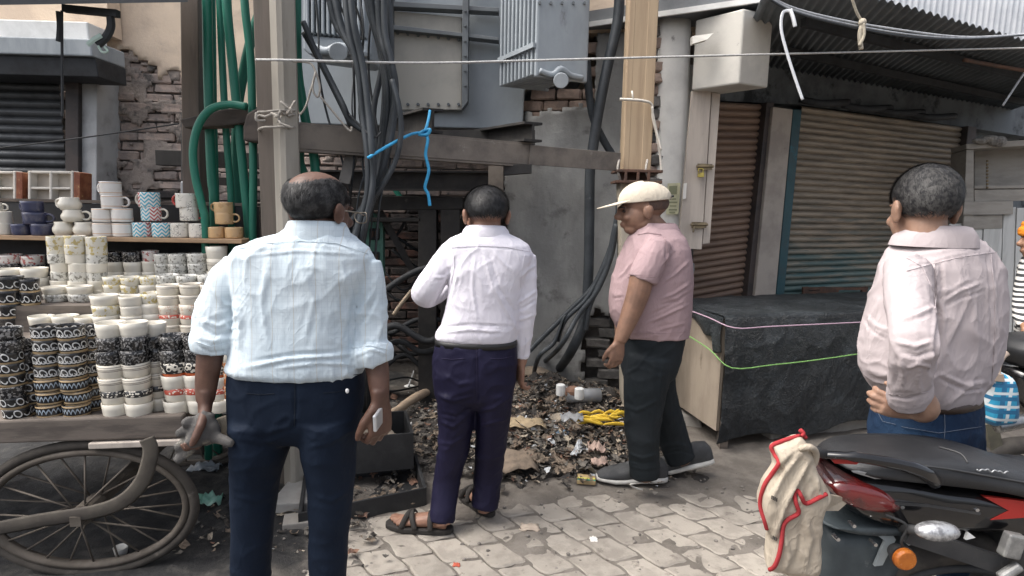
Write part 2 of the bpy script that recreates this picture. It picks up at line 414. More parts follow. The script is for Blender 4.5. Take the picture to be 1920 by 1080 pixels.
b.hexa([Vector((w0.x, w0.y, zD-.02)), Vector((w1.x, w1.y, zD-.02)), Vector((w1.x, w1.y+.15, zD-.02)), Vector((w0.x, w0.y+.15, zD-.02)), Vector((w0.x, w0.y, 5)), Vector((w1.x, w1.y, 5)), Vector((w1.x, w1.y+.15, 5)), Vector((w0.x, w0.y+.15, 5))])
b.build('upper_wall', M_PLAST, shop)
# ---- grey rendered wall behind the capped man
M_GREYW = (lambda t: (lambda o, so: (
    t.bump(t.noise(o, 30, 8, .65), .4, .012),
    t.end(t.mix(t.ramp(t.noise(o, 3.2, 8, .68), .52, .66), t.mix(t.ramp(t.noise(so, 4, 7, .6), .36, .62), (.40, .40, .385), (.29, .29, .28)), (.19, .188, .18)), .85))[1])(t.obj(), t.scale(t.obj(), (1, 1, .35))))(NT('grey_render'))
GW = Plane((.02, 4.72), (1.25, 4.52))
gwall = thing('grey_wall', (.6, 4.7, 0), 'grey cement rendered wall with bare bricks along its broken top', 'wall')
def gw_in(px, py, u, z):
    if px < 945+4*math.sin(py*.05) or px > 1300: return 0
    top = 213-.1*(px-945)+10*noise.noise(Vector((px*.05, 0, 0)))
    if px < 985: top = 320-(px-945)*2.2
    if px > 1112+6*noise.noise(Vector((0, py*.03, 4))): top = 60
    if py < top: return 0
    if 1098+10*noise.noise(Vector((0, py*.04, 9))) < px < 1260 and 588+8*math.sin(px*.2) < py < 760: return 0
    if py > 150 and px > 1222 and py < 420 and noise.noise(Vector((px*.03, py*.03, 1))) > -.2 and px < 1245: return 0
    return 1
b = MB(); slab(b, GW, [(952, 345), (990, 245), (1115, 222), (1115, 60), (1300, 50), (1300, 800), (950, 790)], .3, -.07); b.build('mortar_bed', M_MORTAR, gwall)
M_BRKT = mk('tan_brick', (.36, .27, .22), (.26, .20, .17), .9, 12, .4, .6, .8, 60, .008, vary=.4, rnd=True, spot=(.12, .10, .09), spsc=9, splo=.6, sphi=.7)
M_BRKG = mk('grey_brick', (.16, .15, .14), (.10, .095, .09), .9, 12, .4, .6, .8, 60, .008, vary=.4, rnd=True)
def keep_gw(px, py, u, z):
    if 984 < px < 1112 and 176-.16*(px-985) < py < 222: return 0
    if 1095 < px < 1165 and 70 < py < 222: return 0
    if 1100 < px < 1150 and 595 < py < 760: return 1
    return None
brick_wall(GW, -.2, 1.4, .0, 3.2, gwall, [M_BRKT, M_BRKG], keep_gw, L=.20, H=.085, off=-.02)
sheet('render_coat', GW, -.15, 1.5, -.02, 3.2, M_GREYW, gwall, gw_in, off=.03, step=.03, amp=.012, t=.05)
# upper storey of cream plaster over the slab
b = MB(); slab(b, GW, [(1085, -160), (1420, -160), (1420, 60), (1085, 62)], .3, .02); b.build('upper_wall', M_PLAST, gwall)
# ---- right shops
RS = Plane((1.42, 4.72), (5.2, 6.10))
rshop = thing('shuttered_shops', (2.8, 5.4, 0), 'pair of shuttered shops under a corrugated awning on the right', 'shop')
M_BSLAT = mk('brown_shutter_steel', (.27, .185, .135), (.19, .13, .10), .55, 5, bump=.2, bsc=70, metal=.15, stretch=(.4, .4, 3), spot=(.24, .18, .14), spsc=8, splo=.58, sphi=.7)
def teal_mat():
    t = NT('teal_rust_shutter'); o = t.obj(); p = t.xyz(); s = t.scale(o, (.5, .5, 5))
    k = t.math('ADD', t.math('MULTIPLY', p[2], -.55), t.math('MULTIPLY', t.noise(s, 3, 6, .7), 1.1))
    rust = t.mix(t.ramp(t.noise(s, 6, 6), .4, .6), (.34, .28, .215), (.23, .195, .155))
    teal = t.mix(t.ramp(t.noise(s, 5, 5), .35, .65), (.07, .14, .145), (.11, .165, .155))
    t.bump(t.noise(o, 70, 5), .2, .003)
    return t.end(t.mix(t.ramp(k, -.30, .16), rust, teal), .55, .15)
M_TSLAT = teal_mat()
M_TFRAME = mk('teal_frame_paint', (.03, .085, .10), (.04, .07, .08), .5, 4, spot=(.02, .16, .21), spsc=4, splo=.55, sphi=.7)
M_PILLAR = mk('worn_pillar_plaster', (.44, .39, .34), (.34, .30, .265), .9, 4, spot=(.14, .12, .10), spsc=7, splo=.64, sphi=.72)
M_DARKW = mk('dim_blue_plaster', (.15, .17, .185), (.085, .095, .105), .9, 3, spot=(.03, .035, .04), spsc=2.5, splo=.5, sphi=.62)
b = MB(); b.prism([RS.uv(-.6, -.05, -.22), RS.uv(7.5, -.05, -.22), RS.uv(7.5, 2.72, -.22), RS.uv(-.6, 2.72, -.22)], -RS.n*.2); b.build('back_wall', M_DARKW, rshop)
shutter(RS, 0, 0, [(1290, 188), (1447, 196)], [(1240, 790), (1385, 742)], 46, M_BSLAT, rshop, -.05)
shutter(RS, 0, 0, [(1502, 198), (1822, 240)], [(1440, 742), (1770, 690)], 46, M_TSLAT, rshop, -.05)
for nm, pts, mt, t, off in (
    ('guide_rail', [(1438, 192), (1452, 192), (1398, 740), (1382, 740)], M_DKFRAME, .1, .02),
    ('pillar', [(1450, 200), (1487, 205), (1437, 740), (1397, 745)], M_PILLAR, .2, .05),
    ('guide_rail', [(1488, 204), (1504, 206), (1453, 738), (1438, 740)], M_TFRAME, .12, .03),
    ('guide_rail', [(1816, 236), (1832, 238), (1780, 690), (1764, 692)], M_DKFRAME, .1, .02)):
    b = MB(); slab(b, RS, pts, t, off); b.build(nm, mt, rshop, bevel=.006)
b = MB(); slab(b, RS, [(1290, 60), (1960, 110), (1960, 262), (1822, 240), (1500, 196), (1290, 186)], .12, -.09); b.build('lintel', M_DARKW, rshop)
b = MB()
for x in (1560, 1640, 1700, 1760):   # old pipes and wire lumps under the lintel
    b.tube(curve([RS.at(x-60, 178+(x-1500)*.13, .0), RS.at(x-20, 186+(x-1500)*.13, .06), RS.at(x+30, 184+(x-1500)*.13, .02)]), .03, 8)
b.build('conduit', M_SOOT, rshop, smooth=True)
b = MB(); P0 = RS.at(1508, 545, .02); P1 = RS.at(1625, 545, .02)
for x0, y0, x1, y1 in ((1508, 541, 1625, 541), (1512, 548, 1570, 545)): b.bar(RS.at(x0, y0, .03), RS.at(x1, y1, .03), .03, .025)
for x in (1510, 1542, 1620): b.bar(RS.at(x, 538, .04), RS.at(x, 556, .04), .03, .05, (1, 0, 0))
b.build('lock_bar', mk('rusty_iron', (.12, .065, .045), (.07, .045, .035), .8, 12), rshop)
# round white column with brick edge
M_COLUMN = mk('white_column_plaster', (.78, .77, .73), (.64, .63, .60), .9, 3.5, spot=(.26, .25, .235), spsc=6, splo=.64, sphi=.74)
column = thing('column', U(1262, 780, 4.3), 'white plastered column with crumbling brick edge behind the cap wearer', 'column')
cx, cy = U(1265, 400, 4.3).x, 4.38
P_t = U(1268, 55, 4.3); P_b = U(1256, 700, 4.3)
b = MB(); n = 14; rg = []
for k in range(26):
    t = k/25; c = P_b.lerp(P_t, t); c.z = -.02+(P_t.z+.1)*t; ring = []
    for j in range(n):
        a = 2*math.pi*j/n; sx = abs(math.cos(a))**.6*math.copysign(1, math.cos(a)); sy = abs(math.sin(a))**.6*math.copysign(1, math.sin(a))
        d = 1+.05*noise.noise(Vector((a*2, t*9, 1)))
        ring.append(Vector((c.x+.125*sx*d, 4.42+.12*sy*d, c.z)))
    rg.append(ring)
b.rings(rg); b.build('shaft', M_COLUMN, column, smooth=True)
CP = Plane((.9, 4.36), (1.9, 4.36))
u0 = CP.inv(U(1229, 300, 4.36))[0]
brick_wall(Plane((U(1229, 300, 4.36).x-.05, 4.42), (U(1229, 300, 4.36).x+1, 4.42)), .0, .12, 1.3, 2.85, column, [M_BRKG, M_BRKT], lambda px, py, u, z: 1 if random.random() < .6 else 0, L=.13, H=.082, T=.14, off=.02, jit=.03)
# poster on the column
PP = PY(4.275)
b = MB(); slab(b, PP, [(1252, 344), (1276, 343), (1272, 402), (1249, 402)], .003, .01)
poster = b.build('paper_notice', mk('faded_paper', (.62, .60, .40), (.52, .51, .36), .9, 20, bump=0), label='faded yellow paper notice pasted on the white column', cat='notice')
b = MB()
for k, (x0, x1, y) in enumerate(((1256, 1268, 372), (1254, 1270, 378), (1256, 1268, 385), (1254, 1269, 392), (1255, 1266, 397))): slab(b, PP, [(x0, y), (x1, y), (x1, y+2.4), (x0, y+2.4)], .001, .014)
slab(b, PP, [(1255, 349), (1270, 348), (1269, 364), (1254, 364)], .001, .014)
o = b.build('print', mk('faded_ink', (.26, .27, .17), None, .9, bump=0), poster); o.matrix_parent_inverse = Matrix.Translation(-poster.location)
# concrete box over the doorway
M_BOX = mk('pale_concrete', (.58, .56, .51), (.47, .455, .42), .9, 3, spot=(.25, .24, .22), spsc=8, splo=.66, sphi=.74)
zc0 = U(1385, 157, 3.95).z; zc1 = zc0+.47
N0 = U(1385, 157, 3.95); L0 = G(1296, 170, zc0); R0 = G(1440, 165, zc0); Bk = L0+R0-N0
b = MB(); b.hexa([Vector((p.x, p.y, zc0)) for p in (N0, R0, Bk, L0)]+[Vector((p.x, p.y, zc1)) for p in (N0, R0, Bk, L0)])
cbox = b.build('concrete_box', M_BOX, bevel=.012, label='pale concrete box jutting out above the wooden door panel', cat='box')
b = MB(); e0 = U(1298, 66, 4.02); b.prism([U(1298, 68, 4.0), U(1338, 62, 3.99), U(1326, 74, 3.97), U(1299, 82, 3.98)], Vector((0, .05, .0))); o = b.build('chipped_flake', M_BOX, cbox); o.matrix_parent_inverse = Matrix.Translation(-cbox.location)
# wooden door panel with two latches
M_DOORW = mk('weathered_pale_wood', (.53, .47, .41), (.42, .37, .325), .85, 4, stretch=(4, 4, .4), spot=(.25, .21, .18), spsc=10, splo=.64, sphi=.74)
door = thing('door_panel', U(1300, 460, 4.25), 'weathered pale wooden door leaf with two latches left of the brown shutter', 'door')
DP = PY(4.22)
for pts, off in (([(1298, 170), (1334, 170), (1316, 468), (1271, 466)], 0), ([(1335, 172), (1351, 176), (1331, 456), (1317.5, 458)], -.01)):
    b = MB(); slab(b, DP, pts, .035, off); b.build('plank', M_DOORW, door, bevel=.004)
M_BRASS = mk('tarnished_brass', (.30, .24, .15), (.16, .13, .09), .45, 20, metal=.7)
for y in (313, 422):
    b = MB(); k = (y-313)*.10
    b.box(DP.at(1316-k, y, .02), (.06, .02, .045)); b.box(DP.at(1329-k, y, .018), (.045, .018, .04))
    b.tube([DP.at(1306-k, y-1, .035), DP.at(1338-k, y-1, .035)], .009, 8); b.tube([DP.at(1312-k, y+2, .03), DP.at(1311-k, y+13, .05)], .007, 6)
    b.build('latch', M_BRASS, door, smooth=False)
b = MB(); b.box(DP.at(1314, 328, .04), (.04, .025, .032)); b.tube(curve([DP.at(1310, 324, .04), DP.at(1310, 317, .04), DP.at(1318, 317, .04), DP.at(1318, 324, .04)]), .004, 6)
b.build('padlock', mk('yellow_brass', (.55, .45, .12), (.45, .36, .1), .4, 20, metal=.5), door, bevel=.003)
b = MB(); slab(b, PY(4.2), [(1282, 344), (1288, 343), (1286, 372), (1280, 374)], .01); b.build('paper_strip', mk('white_paper', (.75, .73, .68), None, .9, bump=0), label='white paper strip hanging beside the wooden door leaf', cat='paper')
# canopy slab with white drip edge
M_SLABU = mk('canopy_concrete', (.19, .20, .21), (.13, .14, .15), .9, 3)
zs = 2.88; c0 = G(1100, 57, zs); c1 = G(1600, -18, zs)
b = MB(); b.hexa([Vector((c0.x-.1, c0.y, zs+.014)), Vector((c1.x, c1.y, zs+.014)), Vector((c1.x+.6, c1.y+2.3, zs+.014)), Vector((c0.x-.1, c0.y+1.2, zs+.014)), Vector((c0.x-.1, c0.y, zs+.12)), Vector((c1.x, c1.y, zs+.12)), Vector((c1.x+.6, c1.y+2.3, zs+.12)), Vector((c0.x-.1, c0.y+1.2, zs+.12))])
canopy = b.build('canopy_slab', M_SLABU, label='concrete canopy slab over the column with white drip edge', cat='canopy')
b = MB(); dd = (c1-c0).normalized(); nn = Vector((dd.y, -dd.x, 0))
b.bar(Vector((c0.x-.1, c0.y, zs+.02))+nn*.012, Vector((c1.x, c1.y, zs+.02))+nn*.012, .02, .035); o = b.build('drip_edge', M_WHITE, canopy); o.matrix_parent_inverse = Matrix.Translation(-canopy.location)
# corrugated awning
M_TIN = mk('grey_corrugated_tin', (.17, .19, .205), (.12, .135, .145), .6, 3, metal=.2, bump=.1)
def corrugated(name, a, b_, c, d, waves, amp, mt, nq=6, **kw):    # a-b front edge, d-c back edge
    bb = MB(); V = []; F = []; n = waves*nq; a, b_, c, d = map(Vector, (a, b_, c, d)); N = (b_-a).cross(d-a).normalized()
    if N.z < 0: N = -N
    for i in range(n+1):
        t = i/n; o = N*amp*math.cos(2*math.pi*i/nq)
        for s in (0, .33, .66, 1): V.append(a.lerp(b_, t).lerp(d.lerp(c, t), s)+o)
    for i in range(n):
        for s in range(3): F.append((i*4+s, i*4+s+1, i*4+5+s, i*4+4+s))
    bb.add(V, F); o = bb.build(name, mt, smooth=True, fix=False, **kw)
    s = o.modifiers.new('solid', 'SOLIDIFY'); s.thickness = .003
    return o
e0 = G(1560, -28, 2.8); e1 = G(1900, 70, 2.74); ed = e1-e0
e2 = e0+ed*1.9; e_ = e0-ed*.25; hv = Vector((.36*1.0, 1.35, -.03))
corrugated('corrugated_awning', e_, e2, e2+hv*1.35, e_+hv*1.35, 52, .011, M_TIN, label='grey corrugated tin awning over the teal shutter', cat='awning')
for k in (.35, .8):
    b = MB(); p = e_.lerp(e2, .1)+hv*k; q = e2+hv*k; b.bar(p+Vector((0,0,-.05)), q+Vector((0,0,-.05)), .04, .05); b.build('awning_purlin', M_SOOT, label=('front' if k < .5 else 'rear')+' dark purlin under the corrugated tin awning', cat='purlin')
b = MB(); b.bar(RS.at(1445, 88, .25), RS.at(1592, 117, .2), .05, .05); b.build('awning_rail', mk('pale_rail', (.34, .36, .37), None, .7, bump=.1), label='pale steel rail slanting beneath the awning near the concrete box', cat='rail')
# tin house beyond the awning, top right
M_TINW = mk('whitish_tin', (.78, .80, .82), (.66, .69, .72), .6, 4, metal=.1)
q0 = U(1640, 80, 9.5); q1 = U(2250, 120, 11); 
corrugated('tin_house', (q0.x, q0.y, 2.2), (q1.x, q1.y, 2.2), (q1.x, q1.y, 6.2), (q0.x, q0.y, 6.2), 60, .02, M_TINW, label='whitish corrugated tin house beyond the awning at top right', cat='house')
# ---- shelf unit and light panel far right
M_CUP = mk('greyed_plywood', (.36, .34, .31), (.28, .265, .24), .8, 4, stretch=(1, 1, 3))
cab = thing('wall_cabinet', U(1860, 520, 5.1), 'greyed open plywood cabinet hanging at the right edge behind the turbaned man', 'cabinet')
KP = Plane((U(1812, 400, 5.15).x, 5.15), (U(2000, 400, 4.9).x, 4.9))
for nm, pts, t, off in (('top_board', [(1812, 270), (2010, 256), (2010, 268), (1812, 280)], .4, .02), ('side_board', [(1812, 281), (1826, 281), (1826, 430), (1806, 432)], .4, .01),
                        ('back_board', [(1827, 281), (2010, 270), (2010, 352), (1827, 354)], .02, -.3), ('shelf_board', [(1827, 348), (2010, 346), (2010, 352), (1827, 354)], .32, .0),
                        ('front_board', [(1827, 356), (2010, 354), (2010, 375), (1827, 378)], .02, .0), ('lower_board', [(1808, 378), (1900, 377), (1900, 402), (1806, 403)], .03, .03), ('lower_board', [(1806, 404), (1880, 403), (1880, 428), (1804, 430)], .03, .0)):
    b = MB(); slab(b, KP, pts, t, off); b.build(nm, M_CUP, cab, bevel=.004)
b = MB()
for k in range(9): b.ball(KP.at(1851, 302+k*6.2, .03), .011, 6, 5)
b.build('chain', M_BRASS, label='short chain hanging on the front of the plywood cabinet', cat='chain')
b = MB()
for k in range(9): b.ball(KP.at(1835+k*5, 264-(4 if k in (3, 4, 5) else 0)+random.uniform(-2, 2), .05), (.05, .05, random.uniform(.02, .05)), 7, 5)
b.build('rag_bundle', mk('dusty_rag', (.30, .29, .27), (.18, .17, .16), .95, 20), label='dusty rag bundle lying on top of the plywood cabinet', cat='rag')
M_PANW = mk('light_panel', (.60, .61, .60), (.48, .49, .48), .8, 3, stretch=(6, 6, .6))
side = thing('panel_wall', U(1870, 700, 5.3), 'light grey sheet-panel wall below the plywood cabinet', 'wall')
for k, (x0, x1) in enumerate(((1780, 1843), (1845, 1880), (1882, 1905), (1907, 1960), (1962, 2060))):
    b = MB(); slab(b, KP, [(x0, 420-(30 if k >= 2 else 0)), (x1, 418-(30 if k >= 2 else 0)), (x1-8, 640), (x0-8, 640)], .03, -.02+.012*(k % 2)); b.build('panel', M_PANW, side, bevel=.003)
b = MB(); slab(b, KP, [(1760, 520), (2080, 505), (2080, 760), (1740, 760)], .05, -.03); b.build('base_panel', M_SOOT, side)
# ================================================================ poles, beams, transformer, pipes, cables
M_POLE = mk('grey_concrete_pole', (.36, .335, .29), (.28, .26, .225), .9, 3, stretch=(3, 3, .35), spot=(.18, .16, .14), spsc=9, splo=.64, sphi=.74)
M_OCHRE = mk('ochre_pole_paint', (.43, .325, .215), (.34, .25, .165), .75, 3, stretch=(5, 5, .3), spot=(.24, .17, .11), spsc=9, splo=.64, sphi=.74)
M_STEEL = mk('dusty_beam_steel', (.19, .165, .14), (.115, .10, .088), .7, 5, spot=(.30, .28, .25), spsc=8, splo=.62, sphi=.72)
M_DSTEEL = mk('burnt_steel', (.022, .021, .021), (.04, .037, .034), .7, 6, spot=(.09, .082, .075), spsc=9, splo=.64, sphi=.74)
M_RUST = mk('rusty_iron', (.12, .065, .045), (.07, .045, .035), .8, 12)
def post(name, top, bot, Y, w, d, mt, label, extra=None):
    pt, pb = U(*top, Y), U(*bot, Y); dz = (pt.z-0)/(pt.z-pb.z); p0 = pt+(pb-pt)*dz; p1 = pt+(pt-pb)*.25
    return p0, p1
# left pole: two-sided concrete pole (light edge, broad darker side)
lp = thing('utility_pole', U(528, 700, 2.95), 'pale concrete utility pole behind the bald man with ropes tied round it', 'pole')
t0, t1 = U(517, 0, 2.95), U(531, 440, 2.95); dn = (t1-t0)/(t0.z-t1.z); pb = t0+dn*(t0.z+.03); pt = t0-dn*.8
b = MB(); ang = R(-38); ca, sa = math.cos(ang), math.sin(ang)
def sect(c, hw, hd, ch=.018):
    q = [(-hw+ch, -hd), (hw-ch, -hd), (hw, -hd+ch), (hw, hd-ch), (hw-ch, hd), (-hw+ch, hd), (-hw, hd-ch), (-hw, -hd+ch)]
    return [Vector((c.x+x*ca-y*sa, c.y+x*sa+y*ca, c.z)) for x, y in q]
sx_ = Vector((.032, 0, 0)); b.rings([sect(pb+sx_, .05, .055), sect(pb.lerp(pt, .5)+sx_, .048, .053), sect(pt+sx_, .046, .05)]); b.build('shaft', M_POLE, lp)
b = MB(); o_ = Vector((-.052, .03, 0)); b.bar(pb+o_, pt+o_, .11, .09, (0, 1, 0)); b.build('channel_stay', mk('brown_channel', (.15, .125, .105), (.105, .09, .075), .8, 3, stretch=(4, 4, .3), spot=(.28, .24, .2), spsc=9, splo=.62, sphi=.74), lp, bevel=.008)
M_JUTE = mk('grey_jute', (.40, .37, .33), (.28, .26, .23), .95, 40, bump=.8, bsc=200)
def pole_xy(z): return pb.lerp(pt, (z-pb.z)/(pt.z-pb.z))
for zpy in (207, 215, 238):
    c = pole_xy(U(528, zpy, 2.9).z); ring = []
    for j in range(17):
        a = 2*math.pi*j/16; x = .088*math.cos(a)-.01; y = .095*math.sin(a); ring.append(Vector((c.x+x*ca-y*sa, c.y+x*sa+y*ca, c.z+random.uniform(-.006, .006)+.012*math.sin(a*1))))
    b = MB(); b.tube(ring, .0065, 6); b.build('rope_binding', M_JUTE, lp, smooth=True)
b = MB()
for k in range(7):
    x = random.uniform(497, 556); y = random.uniform(196, 236); b.tube(curve([U(x, y, 2.82), U(x+random.uniform(-16, 16), y+random.uniform(-14, 14), 2.79), U(x+random.uniform(-22, 22), y+random.uniform(-16, 22), 2.80)]), .006, 5)
b.build('rope_ends', M_JUTE, lp, smooth=True)
# wooden bracket stub on the pole and its dark arms
M_DWOOD = mk('charred_brown_wood', (.085, .07, .06), (.05, .042, .038), .85, 7, stretch=(1, 1, 3), spot=(.17, .14, .12), spsc=12, splo=.62, sphi=.72)
b = MB(); b.prism([U(x, y, 2.95) for x, y in ((484, 200), (500, 186), (512, 196), (512, 268), (455, 264), (455, 238), (462, 212))], Vector((0, .14, 0))); b.build('wooden_bracket', M_DWOOD, bevel=.01, label='charred wooden bracket lashed to the left side of the pale pole', cat='bracket')
b = MB(); b.prism([U(x, y, 3.05) for x, y in ((336, 224), (420, 204), (486, 200), (486, 226), (420, 236), (345, 240))], Vector((0, .1, 0))); b.build('cross_arm', M_DWOOD, bevel=.008, label='sagging charred wooden cross arm left of the pale pole, over the green pipes', cat='beam')
b = MB(); b.bar(U(298, 296, 3.7), U(500, 303, 3.7), .08, .095); b.build('steel_channel', M_DSTEEL, bevel=.004, label='black horizontal steel channel crossing behind the green pipes', cat='beam')
b = MB(); b.bar(U(405, 340, 3.9), U(560, 344, 3.9), .06, .05); b.build('steel_angle', M_DSTEEL, label='thin black steel angle low behind the green pipes', cat='beam')
b = MB(); b.prism([U(x, y, 3.6) for x, y in ((338, 208), (372, 208), (372, 345), (338, 345))], Vector((0, .12, 0))); b.build('switch_box', M_DSTEEL, bevel=.01, label='burnt dark switch box behind the brown post', cat='box')
b = MB(); b.prism([U(x, y, 3.58) for x, y in ((338, 340), (358, 340), (358, 375), (338, 375))], Vector((0, .08, 0))); b.build('meter_box', mk('grey_plastic', (.34, .36, .38), None, .6), bevel=.006, label='small grey meter box under the burnt switch box', cat='box')
# brown post
t0, t1 = U(366, 0, 3.35), U(370, 450, 3.35); dn = (t1-t0)/(t0.z-t1.z)
b = MB(); p0 = t0+dn*t0.z; p1 = t0-dn*.7; b.bar(p0, p1, .12, .1, (1, 0, 0)); b.build('brown_post', mk('brown_post_paint', (.155, .125, .105), (.105, .085, .075), .8, 3, stretch=(3, 3, .4), spot=(.24, .2, .17), spsc=9, splo=.64, sphi=.74), bevel=.006, label='brown square post to the left of the green pipes', cat='post')
# right ochre pole, lower cream part, clamp
rp = thing('ochre_pole', G(1190, 782), 'ochre painted steel pole with cream lower part beside the cap wearer', 'pole')
YR = 4.0; zj = U(1190, 322, YR).z
a0, a1 = U(1204, 0, YR), U(1190, 320, YR); dn = (a1-a0)/(a0.z-a1.z)
q1 = a0-dn*.6; b = MB()
def hsec(c, w, d):  # channel shaped section: two flanges with a recess
    q = [(-w, -d), (-w*.62, -d), (-w*.58, -d*.975), (w*.3, -d*.975), (w*.34, -d), (w, -d), (w, d), (-w, d)]
    return [Vector((c.x+x, c.y+y, c.z)) for x, y in q]
b.rings([hsec(a1, .094, .07), hsec(q1, .094, .07)]); b.build('upper_shaft', M_OCHRE, rp, bevel=.006)
l0 = U(1183, 345, YR); gb = G(1182, 786); l1 = Vector((gb.x, YR, -.02))
b = MB(); b.rings([hsec(l1, .088, .075), hsec(l0, .088, .075)]); b.build('lower_shaft', mk('cream_pole_paint', (.44, .39, .31), (.36, .32, .26), .8, 3, stretch=(4, 4, .3), spot=(.2, .17, .14), spsc=9, splo=.64, sphi=.74), rp, bevel=.006)
b = MB(); cc = U(1190, 333, YR-.02)
for dz in (.035, -.035): b.box(cc+Vector((0, -.04, dz)), (.30, .24, .018))
for dx in (-.09, -.01, .06): b.box(cc+Vector((dx, -.15, 0)), (.018, .02, .075))
b.box(cc+Vector((0, .03, 0)), (.18, .12, .06))
b.build('clamp', M_RUST, rp, bevel=.003)
b = MB()
for x in (1161, 1214):
    b = MB(); b.tube(curve([U(x, 300, 3.9), U(x-3, 318, 3.84), U(x+2, 336, 3.86), U(x+4, 345, 3.9)]), .008, 6)
    b.build('clamp_wire', M_JUTE, rp, smooth=True)
b = MB(); b.tube(curve([U(1162, 186, 3.87), U(1185, 187, 3.86), U(1205, 189, 3.86), U(1222, 196, 3.9), U(1224, 220, 3.9), U(1232, 255, 3.92), U(1238, 292, 3.95), U(1240, 325, 3.95)]), .009, 6); b.tube([U(1187, 187, 3.86), U(1185, 170, 3.86)], .006, 5)
b.tube(curve([U(1222, 200, 3.88), U(1230, 240, 3.9), U(1240, 282, 3.9)]), .007, 5)
b.build('tied_string', mk('white_string', (.72, .68, .60), (.6, .56, .5), .9, 30), smooth=True, label='white string knotted round the ochre pole with a hanging end', cat='string')
# main front beam between the poles
beamA, beamB = U(556, 256, 2.98), U(1160, 304, 3.92)
bm_ = thing('main_beam', (0, 3.4, 2.0), 'dusty steel main beam spanning from the pale pole to the ochre pole', 'beam')
d = (beamB-beamA).normalized(); upv = Vector((0, 0, 1)); nrm = d.cross(upv).normalized()
if nrm.y > 0: nrm = -nrm
mid = beamA.lerp(beamB, .67)
for nm, p, q, off in (('web', beamA, mid, 0), ('splice_plate', mid-d*.02, beamB, .012)):
    b = MB(); b.bar(p+nrm*off, q+nrm*off, .014, .118); b.build(nm, M_STEEL, bm_, bevel=.002)
for dz in (.066, -.066):
    b = MB(); b.bar(beamA+upv*dz-nrm*.035, mid+upv*dz-nrm*.035, .075, .012); b.build('flange', M_STEEL, bm_)
b = MB(); b.prism([U(x, y, 3.15) for x, y in ((652, 272), (672, 280), (655, 345), (634, 342))], Vector((0, .03, 0))); b.build('strap_plate', mk('grey_strap', (.22, .205, .19), (.15, .14, .13), .7, 8), bm_)
b = MB(); b.prism([U(x, y, 3.55) for x, y in ((945, 310), (997, 308), (997, 324), (945, 328))], Vector((0, .1, 0))); b.build('bracket_plate', M_DSTEEL, bm_)
# second, darker beam behind
b = MB()
p, q = U(585, 338, 4.15), U(945, 340, 4.35); b.bar(p, q, .012, .13)
for dz in (.065, -.065): b.bar(p+Vector((0, 0, dz)), q+Vector((0, 0, dz)), .1, .012)
b.build('rear_beam', M_DSTEEL, label='dark steel beam behind and below the main beam', cat='beam')
# stub beams pointing at the viewer
def ibeam(name, a, b2, w, h, mt, label):
    a = Vector(a); b2 = Vector(b2); bb = MB(); bb.bar(a, b2, .014, h)
    for s in (1, -1): bb.bar(a+Vector((0,0,s*h/2)), b2+Vector((0,0,s*h/2)), w, .014)
    return bb.build(name, mt, label=label, cat='beam')
ibeam('stub_beam', U(812, 226, 3.35), U(742, 238, 4.5), .12, .12, M_DSTEEL, 'left dark stub beam jutting out under the transformer tank')
ibeam('stub_beam', U(1000, 247, 3.55), U(880, 262, 4.55), .12, .10, M_DSTEEL, 'right dark stub beam jutting out over the main beam')
b = MB(); b.bar(U(735, 262, 4.3), U(1000, 262, 4.35), .3, .10); b.build('platform_beam', M_DSTEEL, label='dark platform beam carrying the transformer tank', cat='beam')
b = MB(); b.bar(U(930, 312, 4.0), U(930, 358, 4.0), .12, .1, (1, 0, 0)); b.build('beam_seat', M_STEEL, label='small steel seat under the joint of the main beam', cat='bracket')
# transformer
M_TRF = mk('transformer_grey', (.33, .365, .39), (.27, .30, .325), .5, 3, bump=.1, spot=(.16, .165, .17), spsc=5, splo=.6, sphi=.75, stretch=(1, 1, .5))
M_TRFD = mk('transformer_rib', (.15, .165, .175), (.12, .13, .14), .55, 4, bump=.1)
M_TRFW = mk('transformer_dusty', (.46, .44, .39), (.37, .355, .32), .7, 3, bump=.15)
tr = thing('transformer', (-.3, 4.9, 2.15), 'big grey pole-mounted transformer with finned radiators above the beams', 'transformer')
TY = PY(4.55); top = -190
b = MB(); slab(b, PY(4.62), [(560, top), (1098, top), (1098, 140), (984, 168), (980, 243), (560, 232)], .9); b.build('tank', M_TRF, tr, bevel=.01)
for pts, mt in (([(738, 20), (866, 32), (866, 64), (738, 50)], M_TRFW), ([(738, 56), (866, 70), (866, 206), (738, 206)], M_TRFW)):
    b = MB(); slab(b, TY, pts, .03); b.build('tank_panel', mt, tr, bevel=.006)
for pts, off in (([(735, 46), (872, 62), (935, 70), (935, 76), (872, 69), (735, 55)], .07), ([(868, top), (880, top), (877, 190), (866, 205)], .09), ([(735, 2), (935, 14), (935, 22), (735, 12)], .07), ([(724, top), (736, top), (736, 240), (724, 240)], .07)):
    b = MB(); slab(b, TY, pts, .1, off); b.build('stiffener', M_TRFD, tr, bevel=.003)
